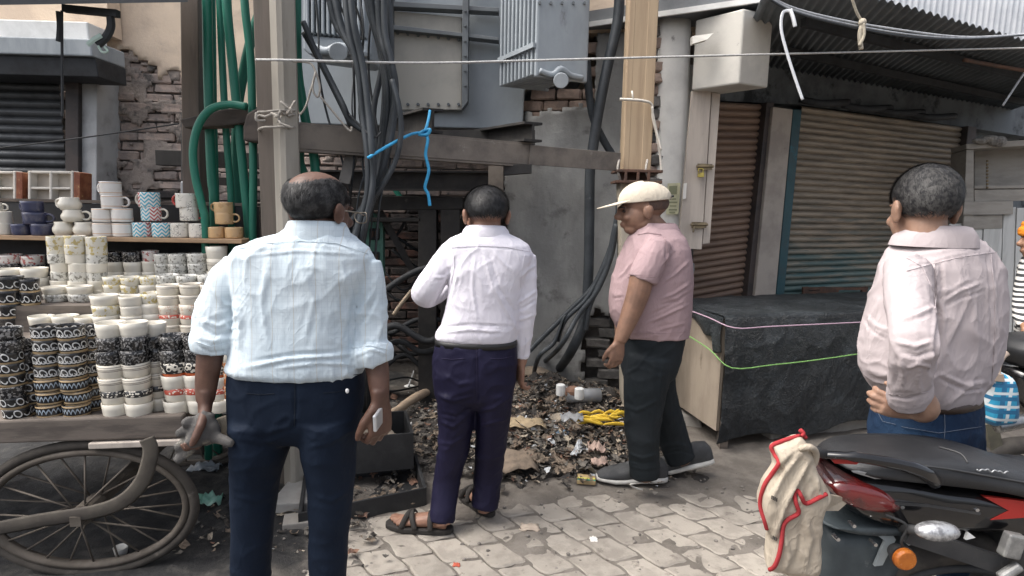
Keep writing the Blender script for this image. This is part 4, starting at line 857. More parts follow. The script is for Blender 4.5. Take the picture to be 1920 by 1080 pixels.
# ---------------- cup shapes
def cup_profile(kind, r, h):
    t = .0035
    if kind == 'straight': o = [(r*.93, 0), (r*.98, h*.03), (r, h*.12), (r, h*.9), (r*1.0, h)]
    elif kind == 'bowl': o = [(r*.84, 0), (r*.87, h*.04), (r*.91, h*.25), (r*.96, h*.6), (r*1.0, h)]
    elif kind == 'round': o = [(r*.72, 0), (r*.78, h*.05), (r*.98, h*.32), (r*.98, h*.55), (r*.78, h*.82), (r*.80, h)]
    else: o = [(r*.88, 0), (r*.93, h*.05), (r*.95, h*.4), (r*.97, h*.8), (r, h)]
    inn = [(max(x-t, .001), max(z, h*.08)) for x, z in reversed(o)]
    return o+[(o[-1][0]-t*.5, h*1.015)]+inn+[(.002, h*.08)]
def cup_mat(name, base, deco=None, rough=.25):
    t = NT(name); p = t.xyz(); th = t.math('ARCTAN2', p[1], p[0]); rv = t.math('MULTIPLY', t.rnd(), 6.28); th = t.math('ADD', th, rv)
    z = p[2]; col = base
    def band(zz, w, c, cc): return t.mix(t.math('LESS_THAN', t.math('ABSOLUTE', t.math('SUBTRACT', z, zz)), w), c, cc)
    H = deco.get('h', .055) if deco else .055
    if deco:
        k = deco['k']
        if k == 'loop':
            n_ = deco.get('n', 7); per = 6.283*.055/n_
            for ph in (0, .5):
                u = t.math('MULTIPLY', t.math('SUBTRACT', t.math('FRACT', t.math('MULTIPLY_ADD', th, n_/6.283, 10+ph)), .5), per); u = t.math('ADD', u, t.math('MULTIPLY', t.math('SUBTRACT', z, H*.55), .3)); v = t.math('SUBTRACT', z, H*.56)
                d = t.math('SQRT', t.math('ADD', t.math('MULTIPLY', u, u), t.math('MULTIPLY', v, v))); d = t.math('ABSOLUTE', t.math('SUBTRACT', d, H*.24)); m_ = t.math('LESS_THAN', d, H*.042)
                if ph: m_ = t.math('MULTIPLY', m_, t.math('LESS_THAN', z, H*.5))
                col = t.mix(m_, col, (.72, .72, .70))
            col = band(0, H*.2, col, (.50, .36, .20))
        elif k == 'wave':
            tri = t.math('PINGPONG', t.math('MULTIPLY', th, 3.2), 1.0); s = t.math('MULTIPLY', t.math('SINE', t.math('MULTIPLY', tri, 3.1)), H*.3)
            d = t.math('ABSOLUTE', t.math('SUBTRACT', t.math('SUBTRACT', z, H*.42), s)); col = t.mix(t.math('LESS_THAN', d, H*.07), col, (.42, .50, .58))
            for zz in (.04, .22, .93): col = band(H*zz, H*.06, col, (.50, .36, .20))
        elif k == 'lines':
            for zz in deco['z']: col = band(H*zz, H*.022, col, (.16, .13, .11))
        elif k == 'gold':
            for zz in (.2, .85): col = band(H*zz, H*.025, col, (.62, .42, .28))
        elif k == 'zig':
            tri = t.math('PINGPONG', t.math('MULTIPLY', th, 1.3), .5); q = t.math('FRACT', t.math('MULTIPLY_ADD', z, 52.0, t.math('MULTIPLY', tri, 1.9)))
            c2 = t.mix(t.math('GREATER_THAN', t.math('SINE', t.math('MULTIPLY', th, 1.3)), deco.get('s', 0)), (.10, .42, .55), (.50, .12, .12)); col = t.mix(t.math('LESS_THAN', q, .5), col, c2)
        elif k == 'floral':
            col = t.mix(t.ramp(t.noise(t.obj(True), deco.get('sc', 90), 3, .6), .53, .58), col, deco['c'])
        elif k == 'draw':
            o = t.obj(True); d = t.vor(o, 75, 'DISTANCE_TO_EDGE'); m_ = t.math('MULTIPLY', t.math('LESS_THAN', d, .04), t.ramp(t.noise(o, 30, 2), .5, .55)); col = t.mix(m_, col, deco['c'])
        elif k == 'ring':
            d = t.vor(t.obj(True), 55, 'F1'); m_ = t.math('MULTIPLY', t.math('GREATER_THAN', d, .32), t.math('LESS_THAN', d, .55)); m_ = t.math('MULTIPLY', m_, t.math('GREATER_THAN', z, H*.3)); col = t.mix(m_, (.02, .02, .02), base); col = band(H*.1, H*.15, col, (.60, .13, .04))
        elif k == 'rimpat':
            d = t.vor(t.obj(True), 95, 'F1'); m_ = t.math('MULTIPLY', t.math('GREATER_THAN', d, .4), t.math('GREATER_THAN', z, H*.62)); col = t.mix(m_, col, deco['c']); col = band(H*.97, H*.03, col, deco['c']); col = band(H*.6, H*.025, col, deco['c'])
    dust = t.ramp(t.noise(t.obj(True), 25, 5), .45, .8)
    col = t.mix(t.math('MULTIPLY', dust, .25), col, (.35, .32, .28))
    return t.end(col, rough, 0, .2)
CM = {
 'loop': cup_mat('black_loop_glaze', (.012, .012, .013), {'k': 'loop', 'n': 10}), 'loop2': cup_mat('black_scroll_glaze', (.013, .013, .014), {'k': 'loop', 'n': 5}),
 'wave': cup_mat('black_wave_glaze', (.012, .013, .016), {'k': 'wave'}), 'black': cup_mat('black_floral_glaze', (.014, .014, .015), {'k': 'floral', 'sc': 110, 'c': (.30, .29, .28)}),
 'white': cup_mat('white_glaze', (.73, .69, .60)), 'lines': cup_mat('white_lined_glaze', (.73, .68, .58), {'k': 'lines', 'z': (.62, .72, .9)}),
 'rimpat': cup_mat('white_pattern_rim_glaze', (.73, .68, .58), {'k': 'rimpat', 'c': (.03, .03, .03)}), 'redpat': cup_mat('white_red_pattern_glaze', (.73, .68, .58), {'k': 'rimpat', 'c': (.45, .08, .05)}),
 'ring': cup_mat('black_ring_orange_band_glaze', (.73, .68, .58), {'k': 'ring'}), 'orange': cup_mat('orange_glaze', (.60, .20, .06), {'k': 'floral', 'sc': 60, 'c': (.7, .6, .45)}),
 'yellow': cup_mat('white_yellow_print_glaze', (.72, .69, .60), {'k': 'floral', 'sc': 45, 'c': (.55, .45, .20)}), 'grey': cup_mat('white_grey_print_glaze', (.66, .65, .60), {'k': 'floral', 'sc': 70, 'c': (.26, .25, .22)}),
 'redw': cup_mat('red_white_glaze', (.70, .66, .62), {'k': 'floral', 'sc': 50, 'c': (.42, .10, .09)}), 'oprint': cup_mat('white_orange_sketch_glaze', (.73, .68, .58), {'k': 'draw', 'c': (.50, .18, .08)}),
 'navy': cup_mat('navy_glaze', (.045, .05, .10)), 'gold': cup_mat('white_gold_band_glaze', (.76, .74, .71), {'k': 'gold', 'h': .075}),
 'zig': cup_mat('zigzag_glaze', (.76, .74, .71), {'k': 'zig', 's': 0}), 'zig2': cup_mat('zigzag_red_glaze', (.76, .74, .71), {'k': 'zig', 's': .3}),
 'draw': cup_mat('cream_sketch_glaze', (.72, .69, .62), {'k': 'draw', 'c': (.12, .11, .10)}), 'tan': cup_mat('tan_wood_glaze', (.60, .40, .21), {'k': 'floral', 'sc': 20, 'c': (.50, .32, .16)}), 'redglaze': cup_mat('red_glaze', (.50, .05, .04))}
DESC = {'loop': 'black loop-painted mug', 'loop2': 'black scroll-painted mug', 'wave': 'black wave-painted mug', 'black': 'black floral cup', 'white': 'plain white cup', 'lines': 'white cup with thin lines', 'rimpat': 'white cup with black patterned rim',
        'redpat': 'white cup with red patterned rim', 'ring': 'black-ringed cup with orange band', 'orange': 'orange printed cup', 'yellow': 'white cup with yellowish print', 'grey': 'white cup with grey print', 'redw': 'red and white cup', 'oprint': 'white cup with orange sketch'}
cup_cache = {}
def cup(kind, mt, r, h, loc, handle=None, rot=None, hmt=None, name='mug'):
    key = (kind, mt, round(r, 3), round(h, 3))
    if key not in cup_cache:
        b = MB(); b.lathe(cup_profile(kind, r, h), 20); me = bpy.data.meshes.new('cup'); me.from_pydata(b.v, [], b.f); me.materials.append(CM[mt]); me.polygons.foreach_set('use_smooth', [True]*len(me.polygons)); cup_cache[key] = me
    o = bpy.data.objects.new(name, cup_cache[key]); o.location = loc; o.rotation_euler = (0, 0, random.uniform(0, 6.28) if rot is None else rot); COL.objects.link(o)
    if handle:
        hk = ('h', mt, hmt, round(r, 3), round(h, 3))
        if hk not in cup_cache:
            b = MB(); p = [(r*.93, 0, h*.82), (r*1.3, 0, h*.86), (r*1.62, 0, h*.68), (r*1.62, 0, h*.38), (r*1.3, 0, h*.2), (r*.93, 0, h*.24)]
            b.tube(curve(p, 4), r*.11, 8, ry=r*.15); me = bpy.data.meshes.new('handle'); me.from_pydata(b.v, [], b.f); me.materials.append(CM[hmt or mt]); me.polygons.foreach_set('use_smooth', [True]*len(me.polygons)); cup_cache[hk] = me
        c = bpy.data.objects.new('handle', cup_cache[hk]); COL.objects.link(c); c.parent = o
        c.rotation_euler = (0, 0, handle-o.rotation_euler.z)
    return o
def stack(row, idx, px, ytop, wpx, Y, base, styles, kind, rowname, grp):
    s = Y/FPX*1.02; r = wpx*.94/2*s; zt_ = U(px, ytop, Y).z; n = len(styles); h = (zt_-base)/n
    for k, st in enumerate(styles):
        c = U(px, ytop, Y); x = c.x+random.uniform(-.005, .005); y = Y+random.uniform(-.005, .005)
        kd = kind
        o = cup(kd, st, r, h*1.06, (x, y, zt_-h*(k+1)))
        o.rotation_euler.x = random.uniform(-.025, .025); o.rotation_euler.y = random.uniform(-.025, .025)
        pos = 'top' if k == 0 else 'bottom' if k == n-1 else ORD[k+1]+' from top'
        tag(o, f'{DESC[st]}, {pos}, {ORD[idx]} stack from left, {rowname}', 'mug', grp, 'thing')
L4, W3 = ['loop']*4, ['wave']*3
front = [(14, 616, 50, 2.30, ['black', 'black', 'loop2', 'loop2', 'loop2', 'black', 'loop2', 'loop2'], 'mug'), (46, 640, 46, 2.36, ['black', 'black', 'loop2', 'loop2', 'loop2', 'loop2', 'loop2'], 'mug'), (84, 612, 52, 2.33, L4+W3, 'mug'), (131, 611, 50, 2.34, L4+W3, 'mug'), (164, 612, 42, 2.42, L4+W3, 'mug'),
         (205, 606, 54, 2.35, ['white', 'black', 'black', 'lines', 'lines', 'rimpat', 'white'], 'bowl'), (249, 605, 52, 2.36, ['white', 'black', 'black', 'lines', 'lines', 'rimpat', 'white'], 'bowl'), (288, 606, 48, 2.44, ['white', 'black', 'black', 'lines', 'lines', 'rimpat', 'white'], 'bowl'),
         (324, 630, 52, 2.40, ['black', 'black', 'ring', 'white', 'redpat', 'white'], 'bowl'), (365, 628, 48, 2.41, ['black', 'black', 'ring', 'white', 'redpat', 'white'], 'bowl'), (404, 640, 44, 2.43, ['white', 'lines', 'ring', 'white', 'redpat', 'white'], 'bowl'), (432, 650, 40, 2.44, ['white', 'orange', 'orange', 'orange', 'white'], 'mug')]
for i, (px, yt, w, Y, st, kd) in enumerate(front): stack(0, i+1, px, yt, w, Y-.11, ZB+.001, st, kd, 'front cart row', 'mugs in the front row')
row2 = [(16, 520, 46, 2.60, ['loop2']*4, 'mug'), (54, 524, 34, 2.62, ['loop2']*4, 'mug'), (80, 593, 44, 2.55, ['white', 'white'], 'bowl'), (124, 592, 46, 2.55, ['white', 'white'], 'bowl'), (163, 594, 40, 2.56, ['white', 'white'], 'bowl'), (198, 554, 50, 2.56, ['white', 'yellow', 'white', 'white'], 'bowl'), (248, 556, 44, 2.56, ['white', 'white', 'white', 'white'], 'mug'), (284, 550, 44, 2.60, ['yellow', 'white', 'white', 'white'], 'bowl'), (316, 535, 46, 2.60, ['lines', 'lines', 'oprint', 'redpat', 'lines'], 'bowl'), (358, 533, 46, 2.60, ['lines', 'lines', 'oprint', 'redpat', 'lines'], 'bowl'), (396, 533, 44, 2.61, ['lines', 'lines', 'oprint', 'redpat', 'lines'], 'bowl')]
for i, (px, yt, w, Y, st, kd) in enumerate(row2): stack(1, i+1, px, yt, w, Y, .941, st, kd, 'second cart row', 'mugs in the second row')
row3 = [(20, 505, 48, 2.80, ['white']*3, 'bowl'), (66, 503, 46, 2.80, ['white']*3, 'bowl'), (104, 538, 46, 2.72, ['white', 'grey'], 'bowl'), (147, 537, 44, 2.72, ['white', 'grey'], 'bowl'), (107, 444, 34, 2.82, ['yellow', 'yellow', 'grey', 'white', 'grey', 'white', 'white'], 'straight'), (141, 443, 36, 2.80, ['yellow', 'yellow', 'white', 'white', 'grey', 'white', 'white'], 'straight'), (178, 445, 36, 2.82, ['yellow', 'yellow', 'grey', 'white', 'grey', 'white', 'white'], 'straight'),
        (211, 519, 38, 2.78, ['yellow', 'yellow', 'white'], 'bowl'), (245, 520, 38, 2.77, ['yellow', 'yellow', 'white'], 'bowl'), (279, 519, 38, 2.78, ['yellow', 'white', 'white'], 'bowl'), (314, 516, 42, 2.78, ['grey', 'grey', 'white'], 'bowl'), (352, 517, 42, 2.78, ['grey', 'white', 'white'], 'bowl'), (388, 516, 40, 2.78, ['grey', 'grey', 'white'], 'bowl')]
for i, (px, yt, w, Y, st, kd) in enumerate(row3): stack(2, i+1, px, yt, w, Y, 1.061, st, kd, 'third cart row', 'mugs in the third row')
row4 = [(18, 478, 40, 2.97, ['redw', 'black', 'black'], 'mug'), (60, 480, 40, 2.97, ['redw', 'black', 'black'], 'mug'), (213, 473, 34, 2.98, ['black', 'white', 'white'], 'bowl'), (248, 473, 34, 2.98, ['black', 'white', 'white'], 'bowl'), (281, 471, 30, 2.99, ['redw', 'white', 'white'], 'mug'), (304, 477, 30, 2.98, ['grey', 'grey', 'grey'], 'mug'), (334, 477, 36, 2.97, ['grey', 'grey', 'grey'], 'mug'), (369, 476, 38, 2.97, ['grey', 'grey', 'grey'], 'mug'), (406, 463, 40, 2.98, ['white', 'lines', 'white'], 'bowl')]
for i, (px, yt, w, Y, st, kd) in enumerate(row4): stack(3, i+1, px, yt, w, Y, 1.121, st, kd, 'back cart row', 'mugs in the back row')
# mugs on the shelf: (z-left, z-right, level bottom, top) measured as pixels
def shelf_mug(x0, x1, yb_, yt_, mt, kind, label, handle=None, hmt=None):
    px = (x0+x1)/2; Y = YS+(px-230)*.0002; s = Y/FPX; r = (x1-x0)/2*s; lev = U(px, yb_, Y).z
    base = sR.z+.001
    h = (yb_-yt_)*s; z = base+max(0, round((lev-base)/h*2)/2*0+(lev-base)) if lev-base > h*.5 else base
    o = cup(kind, mt, r, h*1.01, (U(px, 420, Y).x, Y, z), handle, 0.0 if handle is not None else None, hmt)
    tag(o, label, 'mug', 'mugs on the shelf', 'thing')
Lh, Rh = math.pi-.25, .15
for a in ((-8, 21, 441, 419, 'white', 'straight', 'white mug at the left end of the shelf, bottom one'), (-8, 21, 419, 397, 'white', 'straight', 'white mug at the left end of the shelf, middle one'),
          (-20, 6, 397, 381, 'white', 'straight', 'white mug at the left end of the shelf, top one with handle', .2),
          (23, 58, 441, 421, 'navy', 'mug', 'navy mug at lower left of the navy pile on the shelf'), (60, 98, 441, 420, 'navy', 'mug', 'navy mug at lower right of the navy pile on the shelf'), (47, 86, 420, 399, 'navy', 'mug', 'navy mug in the middle of the navy pile, handle right', Rh), (46, 82, 399, 378, 'navy', 'mug', 'navy mug on top of the navy pile, handle left', Lh),
          (101, 137, 441, 416, 'white', 'round', 'pot-bellied white mug at lower left of its shelf pile'), (139, 175, 441, 416, 'white', 'round', 'pot-bellied white mug at lower right of its shelf pile'), (119, 156, 416, 394, 'white', 'round', 'pot-bellied white mug in the middle, handle right', Rh), (115, 153, 394, 371, 'white', 'round', 'pot-bellied white mug on top, handle left', Lh),
          (176, 212, 440, 416, 'gold', 'straight', 'gold-banded white mug, lower left of its shelf pile'), (213, 248, 440, 416, 'gold', 'straight', 'gold-banded white mug, lower right of its shelf pile'), (177, 212, 416, 392, 'gold', 'straight', 'gold-banded white mug, second level left'), (213, 248, 416, 392, 'gold', 'straight', 'gold-banded white mug, second level right'), (196, 231, 392, 367, 'gold', 'straight', 'gold-banded white mug, third level with handle right', Rh), (195, 230, 367, 342, 'gold', 'straight', 'gold-banded white mug topping the tallest shelf pile, handle left', Lh),
          (250, 284, 440, 414, 'zig', 'straight', 'zigzag red and blue mug, lower left of its shelf pile'), (286, 320, 440, 414, 'zig2', 'straight', 'zigzag red and blue mug, lower right of its shelf pile'), (268, 302, 414, 389, 'zig', 'straight', 'zigzag mug in the middle of its pile, handle right', Rh, 'white'), (265, 301, 389, 362, 'zig2', 'straight', 'zigzag mug on top of its pile, handle left', Lh, 'white'),
          (321, 354, 440, 414, 'draw', 'straight', 'cream sketched mug, lower left of its shelf pile'), (355, 389, 440, 414, 'draw', 'straight', 'cream sketched mug, lower right of its shelf pile'), (340, 373, 414, 390, 'draw', 'straight', 'cream sketched mug in the middle with red handle', Rh, 'redglaze'), (334, 371, 390, 364, 'draw', 'straight', 'cream sketched mug on top of its pile, red handle left', Lh, 'redglaze'),
          (390, 421, 440, 420, 'tan', 'straight', 'tan wood-coloured mug, lower left of its shelf pile'), (422, 454, 440, 420, 'tan', 'straight', 'tan wood-coloured mug, lower right of its shelf pile'), (405, 437, 420, 399, 'tan', 'straight', 'tan mug in the middle of its pile, handle right', Rh), (404, 437, 399, 380, 'tan', 'straight', 'tan mug on top of its pile, handle left', Lh)):
    shelf_mug(*a)
# sheet roof edge and bracket hanging over the cart
b = MB(); b.hexa([U(-300, 14, 2.5), U(352, 4, 2.75), U(352, -30, 3.2), U(-300, -30, 3.0)]+[p+Vector((0, 0, .03)) for p in (U(-300, 14, 2.5), U(352, 4, 2.75), U(352, -30, 3.2), U(-300, -30, 3.0))]); b.build('cart_canopy', mk('dark_canopy_sheet', (.07, .075, .08), (.045, .05, .055), .7, 3), label='dark canopy sheet overhead at the top left corner', cat='canopy')
b = MB(); b.bar(U(120, 16, 2.75), U(222, 26, 2.75), .03, .03); b.tube(curve([U(207, 32, 2.75), U(208, 50, 2.75), U(200, 68, 2.75), U(184, 84, 2.75)]), .017, 8); b.build('canopy_bracket', M_SOOT, label='black bent pipe bracket hanging below the dark canopy sheet', cat='bracket')
b = MB(); b.tube(curve([U(190, 66, 2.73), U(176, 74, 2.73), U(164, 84, 2.73)]), .012, 5, ry=.004); b.tube(curve([U(184, 86, 2.73), U(192, 98, 2.73), U(202, 96, 2.73), U(196, 88, 2.73)]), .005, 5); b.build('green_rag', mk('pale_green_rag', (.38, .48, .43), None, .9), label='pale green rag tied on the bent pipe bracket', cat='rag')
b = MB(); b.tube([U(116, 20, 2.75), U(117, 218, 2.75)], .006, 6); b.tube(curve([U(110, 22, 2.74), U(112, 50, 2.74), U(110, 78, 2.74)]), .012, 6); b.build('hanging_rod', M_SOOT, label='thin black rod hanging from the canopy before the grey shutter', cat='rod')
b = MB(); b.tube(curve([U(-40, 282, 3.0), U(80, 268, 3.05), U(200, 252, 3.05), U(335, 232, 3.05)]), .004, 5); b.build('slack_wire', M_SOOT, label='slack black wire from the charred arm to the left edge', cat='wire')
# ================================================================ covered stall and rubble
M_PLY = mk('dirty_plywood', (.40, .335, .265), (.32, .265, .21), .8, 4, stretch=(2, 2, .5), spot=(.2, .165, .13), spsc=6, splo=.62, sphi=.74)
M_TARP = (lambda t: (lambda o: (t.bump(t.math('ADD', t.noise(o, 16, 9, .72, 1.6), t.math('MULTIPLY', t.noise(o, 60, 6, .7, .8), .6)), 1.0, .03), t.end(t.mix(t.ramp(t.noise(o, 5, 8, .68), .42, .72), (.014, .019, .023), (.055, .066, .074)), t.math('MULTIPLY_ADD', t.noise(o, 14, 5), .45, .14)))[1])(t.obj()))(NT('black_tarpaulin'))
A0 = G(1346, 846); B0 = G(1660, 806); A0.z = B0.z = 0; fd = (B0-A0).normalized(); C0 = G(1252, 776); C0.z = 0; ld = (C0-A0)
ZT = .895; E0 = A0+fd*2.2
stall = thing('covered_stall', A0, 'street stall counter wrapped in black tarpaulin and tied with cords', 'stall')
b = MB(); b.hexa([Vector((*p.xy, z)) for z in (.12, ZT-.04) for p in (A0+fd*.03-ld*.0+ld*.03, E0+ld*.05, E0+ld*.98, C0+fd*.03)]); b.build('counter_box', M_PLY, stall)
# side panel
b = MB(); w = (C0-A0).normalized(); nn = Vector((w.y, -w.x, 0)); nn = nn if nn.x < 0 else -nn
b.hexa([Vector((*(A0+ld*.03+nn*.012).xy, .13)), Vector((*(A0+ld*.95+nn*.012).xy, .13)), Vector((*(A0+ld*.95-nn*.01).xy, .13)), Vector((*(A0+ld*.03-nn*.01).xy, .13)), Vector((*(A0+ld*.03+nn*.012).xy, ZT-.03)), Vector((*(A0+ld*.95+nn*.012).xy, ZT-.03)), Vector((*(A0+ld*.95-nn*.01).xy, ZT-.03)), Vector((*(A0+ld*.03-nn*.01).xy, ZT-.03))]); b.build('side_panel', M_PLY, stall)
# tarp: one draped cloth over top and front, folded round the left end
def tarp_pt(u, v):
    # v: 0 back edge of top .. .35 front edge .. 1 hem ; u: along the front
    x = -.03+u*2.25; n1 = noise.fractal(Vector((x*4, v*5, 2)), 1, 2, 4); n2 = noise.noise(Vector((x*2.3+v*2.2, v*4-x*1.1, 9)))
    ridge = abs(noise.noise(Vector((x*3.1+v*3, v*3.4-x*2, 4)))); cr = (1-abs(noise.noise(Vector((x*2.1+v*5, v*2.2-x*4.5, 7)))))**9+.7*(1-abs(noise.noise(Vector((x*6-v*3, v*7+x*2, 3)))))**9
    if v < .35:
        t = v/.35; p = A0+fd*x+ld*(1.0-t*1.02); z = ZT+.006*n1+.010*n2+.004*cr
    else:
        t = (v-.35)/.65; p = A0+fd*x-ld.normalized()*(.015+.05*math.sin(t*2.6)*.6+.035*n2*t+.014*(.25-ridge)*(1 if t > .05 else 0)+.009*cr*min(1, t*5))
        hem = .085+.03*math.sin(x*7)+.03*n2+(.015*x); z = ZT-.012-(ZT-hem)*t+.004*n1
        p = p+fd*(.02*n1*t)
    return Vector((p.x, p.y, z))
nu, nv = 220, 120; V = []; F = []
for j in range(nv+1):
    for i in range(nu+1): V.append(tarp_pt(i/nu, j/nv))
for j in range(nv):
    for i in range(nu): F.append((j*(nu+1)+i, j*(nu+1)+i+1, (j+1)*(nu+1)+i+1, (j+1)*(nu+1)+i))
b = MB(); b.add(V, F); tp = b.build('tarpaulin', M_TARP, stall, smooth=True, fix=False); s = tp.modifiers.new('s', 'SOLIDIFY'); s.thickness = .004
# left overhang strip of the tarp along the side top, with a drooping fold
V = []; F = []
for j in range(13):
    for i in range(31):
        t = i/30; v = j/12; p = A0+ld*(t*1.0)+fd*(-.03-.02*v*math.sin(t*9)); hang = .10+.05*math.sin(t*5+.6)+(.10 if t < .12 else 0); V.append(Vector((p.x-.015*math.sin(v*3.1), p.y, ZT-.005-hang*v+.008*noise.noise(Vector((t*9, v*4, 1))))))
for j in range(12):
    for i in range(30): F.append((j*31+i, j*31+i+1, (j+1)*31+i+1, (j+1)*31+i))
b = MB(); b.add(V, F); tp2 = b.build('tarpaulin_flap', M_TARP, stall, smooth=True, fix=False); s = tp2.modifiers.new('s', 'SOLIDIFY'); s.thickness = .004
b = MB(); p = A0+fd*.04+ld*.02; b.bar(Vector((p.x, p.y, 0)), Vector((p.x, p.y, .2)), .055, .05, (1, 0, 0)); b.build('leg', M_CARTW, stall)
b = MB(); p = A0+fd*2.0+ld*.1; b.bar(Vector((p.x, p.y, 0)), Vector((p.x, p.y, .2)), .055, .05, (1, 0, 0)); b.build('leg', M_CARTW, stall)
for nm, lab, col, pts in (('pink_rope', 'thin pink cord tied across the upper tarpaulin', (.46, .32, .40), [(1288, 580), (1330, 596), (1378, 615), (1450, 612), (1640, 603), (1760, 597)]), ('green_rope', 'bright green cord tied across the middle of the tarpaulin', (.20, .40, .12), [(1285, 626), (1330, 655), (1372, 690), (1450, 684), (1530, 675), (1640, 659), (1760, 640)])):
    path = []
    for x, y in pts:
        if x < 1340: path.append(Plane((A0.x, A0.y), (C0.x, C0.y)).at(x, y) if False else U(x, y, A0.y+(1346-x)*.006-.03))
        else: path.append(Plane((A0.x, A0.y), (B0.x, B0.y)).at(x, y, .085))
    b = MB(); b.tube(curve(path, 4), .0042, 6)
    b.build(nm, mk(nm+'_nylon', col, None, .5, bump=0), smooth=True, label=lab, cat='cord')
M_CONC = mk('grey_step_concrete', (.34, .32, .29), (.25, .235, .215), .9, 5, spot=(.15, .14, .13), spsc=10, splo=.6, sphi=.72)
b = MB(); q0, q1 = A0+fd*.45+ld*.06, A0+fd*2.6+ld*.06; b.hexa([Vector((*p.xy, z)) for z in (-.02, .115) for p in (q0, q1, q1+ld*.85, q0+ld*.85)]); b.build('kerb_step', M_CONC, bevel=.012, label='low concrete step under the tarpaulin stall', cat='step')
b = MB(); q0 = G(1258, 800); q1 = G(1318, 806); b.hexa([Vector((q0.x, q0.y, .0)), Vector((q1.x, q1.y, .0)), Vector((q1.x+.02, q1.y+.3, .0)), Vector((q0.x, q0.y+.3, .0)), Vector((q0.x, q0.y+.02, .10)), Vector((q1.x-.01, q1.y+.03, .085)), Vector((q1.x+.02, q1.y+.3, .1)), Vector((q0.x, q0.y+.3, .11))]); b.build('stone_block', M_CONC, bevel=.015, label='broken concrete block at the foot of the stall side panel', cat='block')
# ---------------- rubble heap
def heap_h(x, y):
    d = 0
    for cx_, cy_, a, sx, sy in ((.32, 4.3, .17, .55, .34), (.66, 4.0, .13, .34, .32), (.05, 3.65, .05, .35, .35), (.45, 3.5, .06, .45, .28), (-.15, 4.1, .05, .4, .5)):
        d += a*math.exp(-((x-cx_)/sx)**2-((y-cy_)/sy)**2)
    return d
M_RUB = mk('ashy_soil', (.045, .041, .038), (.085, .075, .066), .9, 9, spot=(.2, .175, .15), spsc=22, splo=.6, sphi=.7, bump=1.0, bsc=45, bd=.02)
V = []; F = []; NX, NY = 110, 90
for j in range(NY+1):
    for i in range(NX+1):
        x = -1.1+2.35*i/NX; y = 3.05+1.75*j/NY; e = min(1, min(i, NX-i)/6, min(j, NY-j)/6)
        V.append((x, y, -.004+e*(.018+heap_h(x, y)*(1+.6*noise.fractal(Vector((x*5, y*5, 1)), 1, 2, 4))+.02*noise.fractal(Vector((x*14, y*14, 3)), 1, 2, 3))))
for j in range(NY):
    for i in range(NX): F.append((j*(NX+1)+i, j*(NX+1)+i+1, (j+1)*(NX+1)+i+1, (j+1)*(NX+1)+i))
b = MB(); b.add(V, F); b.build('rubble_mound', M_RUB, smooth=True, fix=False, kind='structure')
SCR = [mk('scrap_paper_brown', (.21, .165, .125), (.13, .105, .082), .9, 20, vary=.5), mk('scrap_paper_grey', (.165, .15, .13), (.09, .083, .075), .9, 20), mk('scrap_charred', (.03, .028, .027), (.07, .06, .05), .85, 20), mk('scrap_cream', (.40, .345, .27), (.28, .24, .19), .9, 20), mk('scrap_plastic', (.55, .57, .58), (.42, .44, .46), .35, 20), mk('scrap_rust', (.25, .145, .10), (.15, .09, .07), .9, 20)]
def scrap(b, x, y, s, rr):
    z = .012+heap_h(x, y)*(1+.3*noise.noise(Vector((x*5, y*5, 1))))+rr.uniform(0, .03); a = rr.uniform(0, 6.28); tx = rr.uniform(-.7, .7); ty = rr.uniform(-.7, .7); n = 3 if s < .03 else 5 if s < .08 else 8; V = []; F = []
    w = s*rr.uniform(.6, 1.3); h = s*rr.uniform(.3, .8); c1, c2 = rr.uniform(-.4, .4), rr.uniform(-.4, .4)
    for j in range(n):
        for i in range(n):
            u = (i/(n-1)-.5)+rr.uniform(-.1, .1); v = (j/(n-1)-.5)+rr.uniform(-.1, .1); lx = u*w; ly = v*h; lz = s*(c1*u*u+c2*v*v+c1*u*v)*1.6+u*w*tx*.5+v*h*ty*.5+rr.uniform(-.08, .08)*s
            V.append((x+lx*math.cos(a)-ly*math.sin(a), y+lx*math.sin(a)+ly*math.cos(a), z+lz+.01))
    for j in range(n-1):
        for i in range(n-1): F.append((j*n+i, j*n+i+1, (j+1)*n+i+1, (j+1)*n+i))
    b.add(V, F)
rr = random.Random(3); bs = [MB() for _ in SCR]
for k in range(9500):
    q = rr.random()
    if q < .82: x, y = rr.gauss(.33, .42), rr.gauss(3.88, .38)
    elif q < .93: x, y = rr.uniform(-1.1, .9), rr.uniform(3.0, 4.6)
    else: x, y = rr.uniform(-1.5, -.5), rr.uniform(2.3, 3.6)
    if x > .98 or y > 4.62 or y < 2.2 or x < -1.5: continue
    if y < 3.05 and x > -.6 and rr.random() < .8: continue
    m_ = rr.choices(range(6), (30, 30, 26, 7, 3, 6))[0]; scrap(bs[m_], x, y, rr.choice((.009, .012, .014, .017, .02, .024, .03, .042, .06)), rr)
names6 = ('brown_paper_litter', 'grey_litter', 'charred_litter', 'cream_litter', 'plastic_litter', 'rusty_litter')
for k in range(90):
    x, y = rr.gauss(.32, .36), rr.gauss(3.75, .38)
    if x > .92 or y > 4.5 or y < 3.1: continue
    scrap(bs[rr.choices(range(6), (30, 26, 30, 8, 6, 6))[0]], x, y, rr.uniform(.09, .17), rr)
for k, bb in enumerate(bs): bb.build(names6[k], SCR[k], smooth=False, fix=False, kind='stuff')
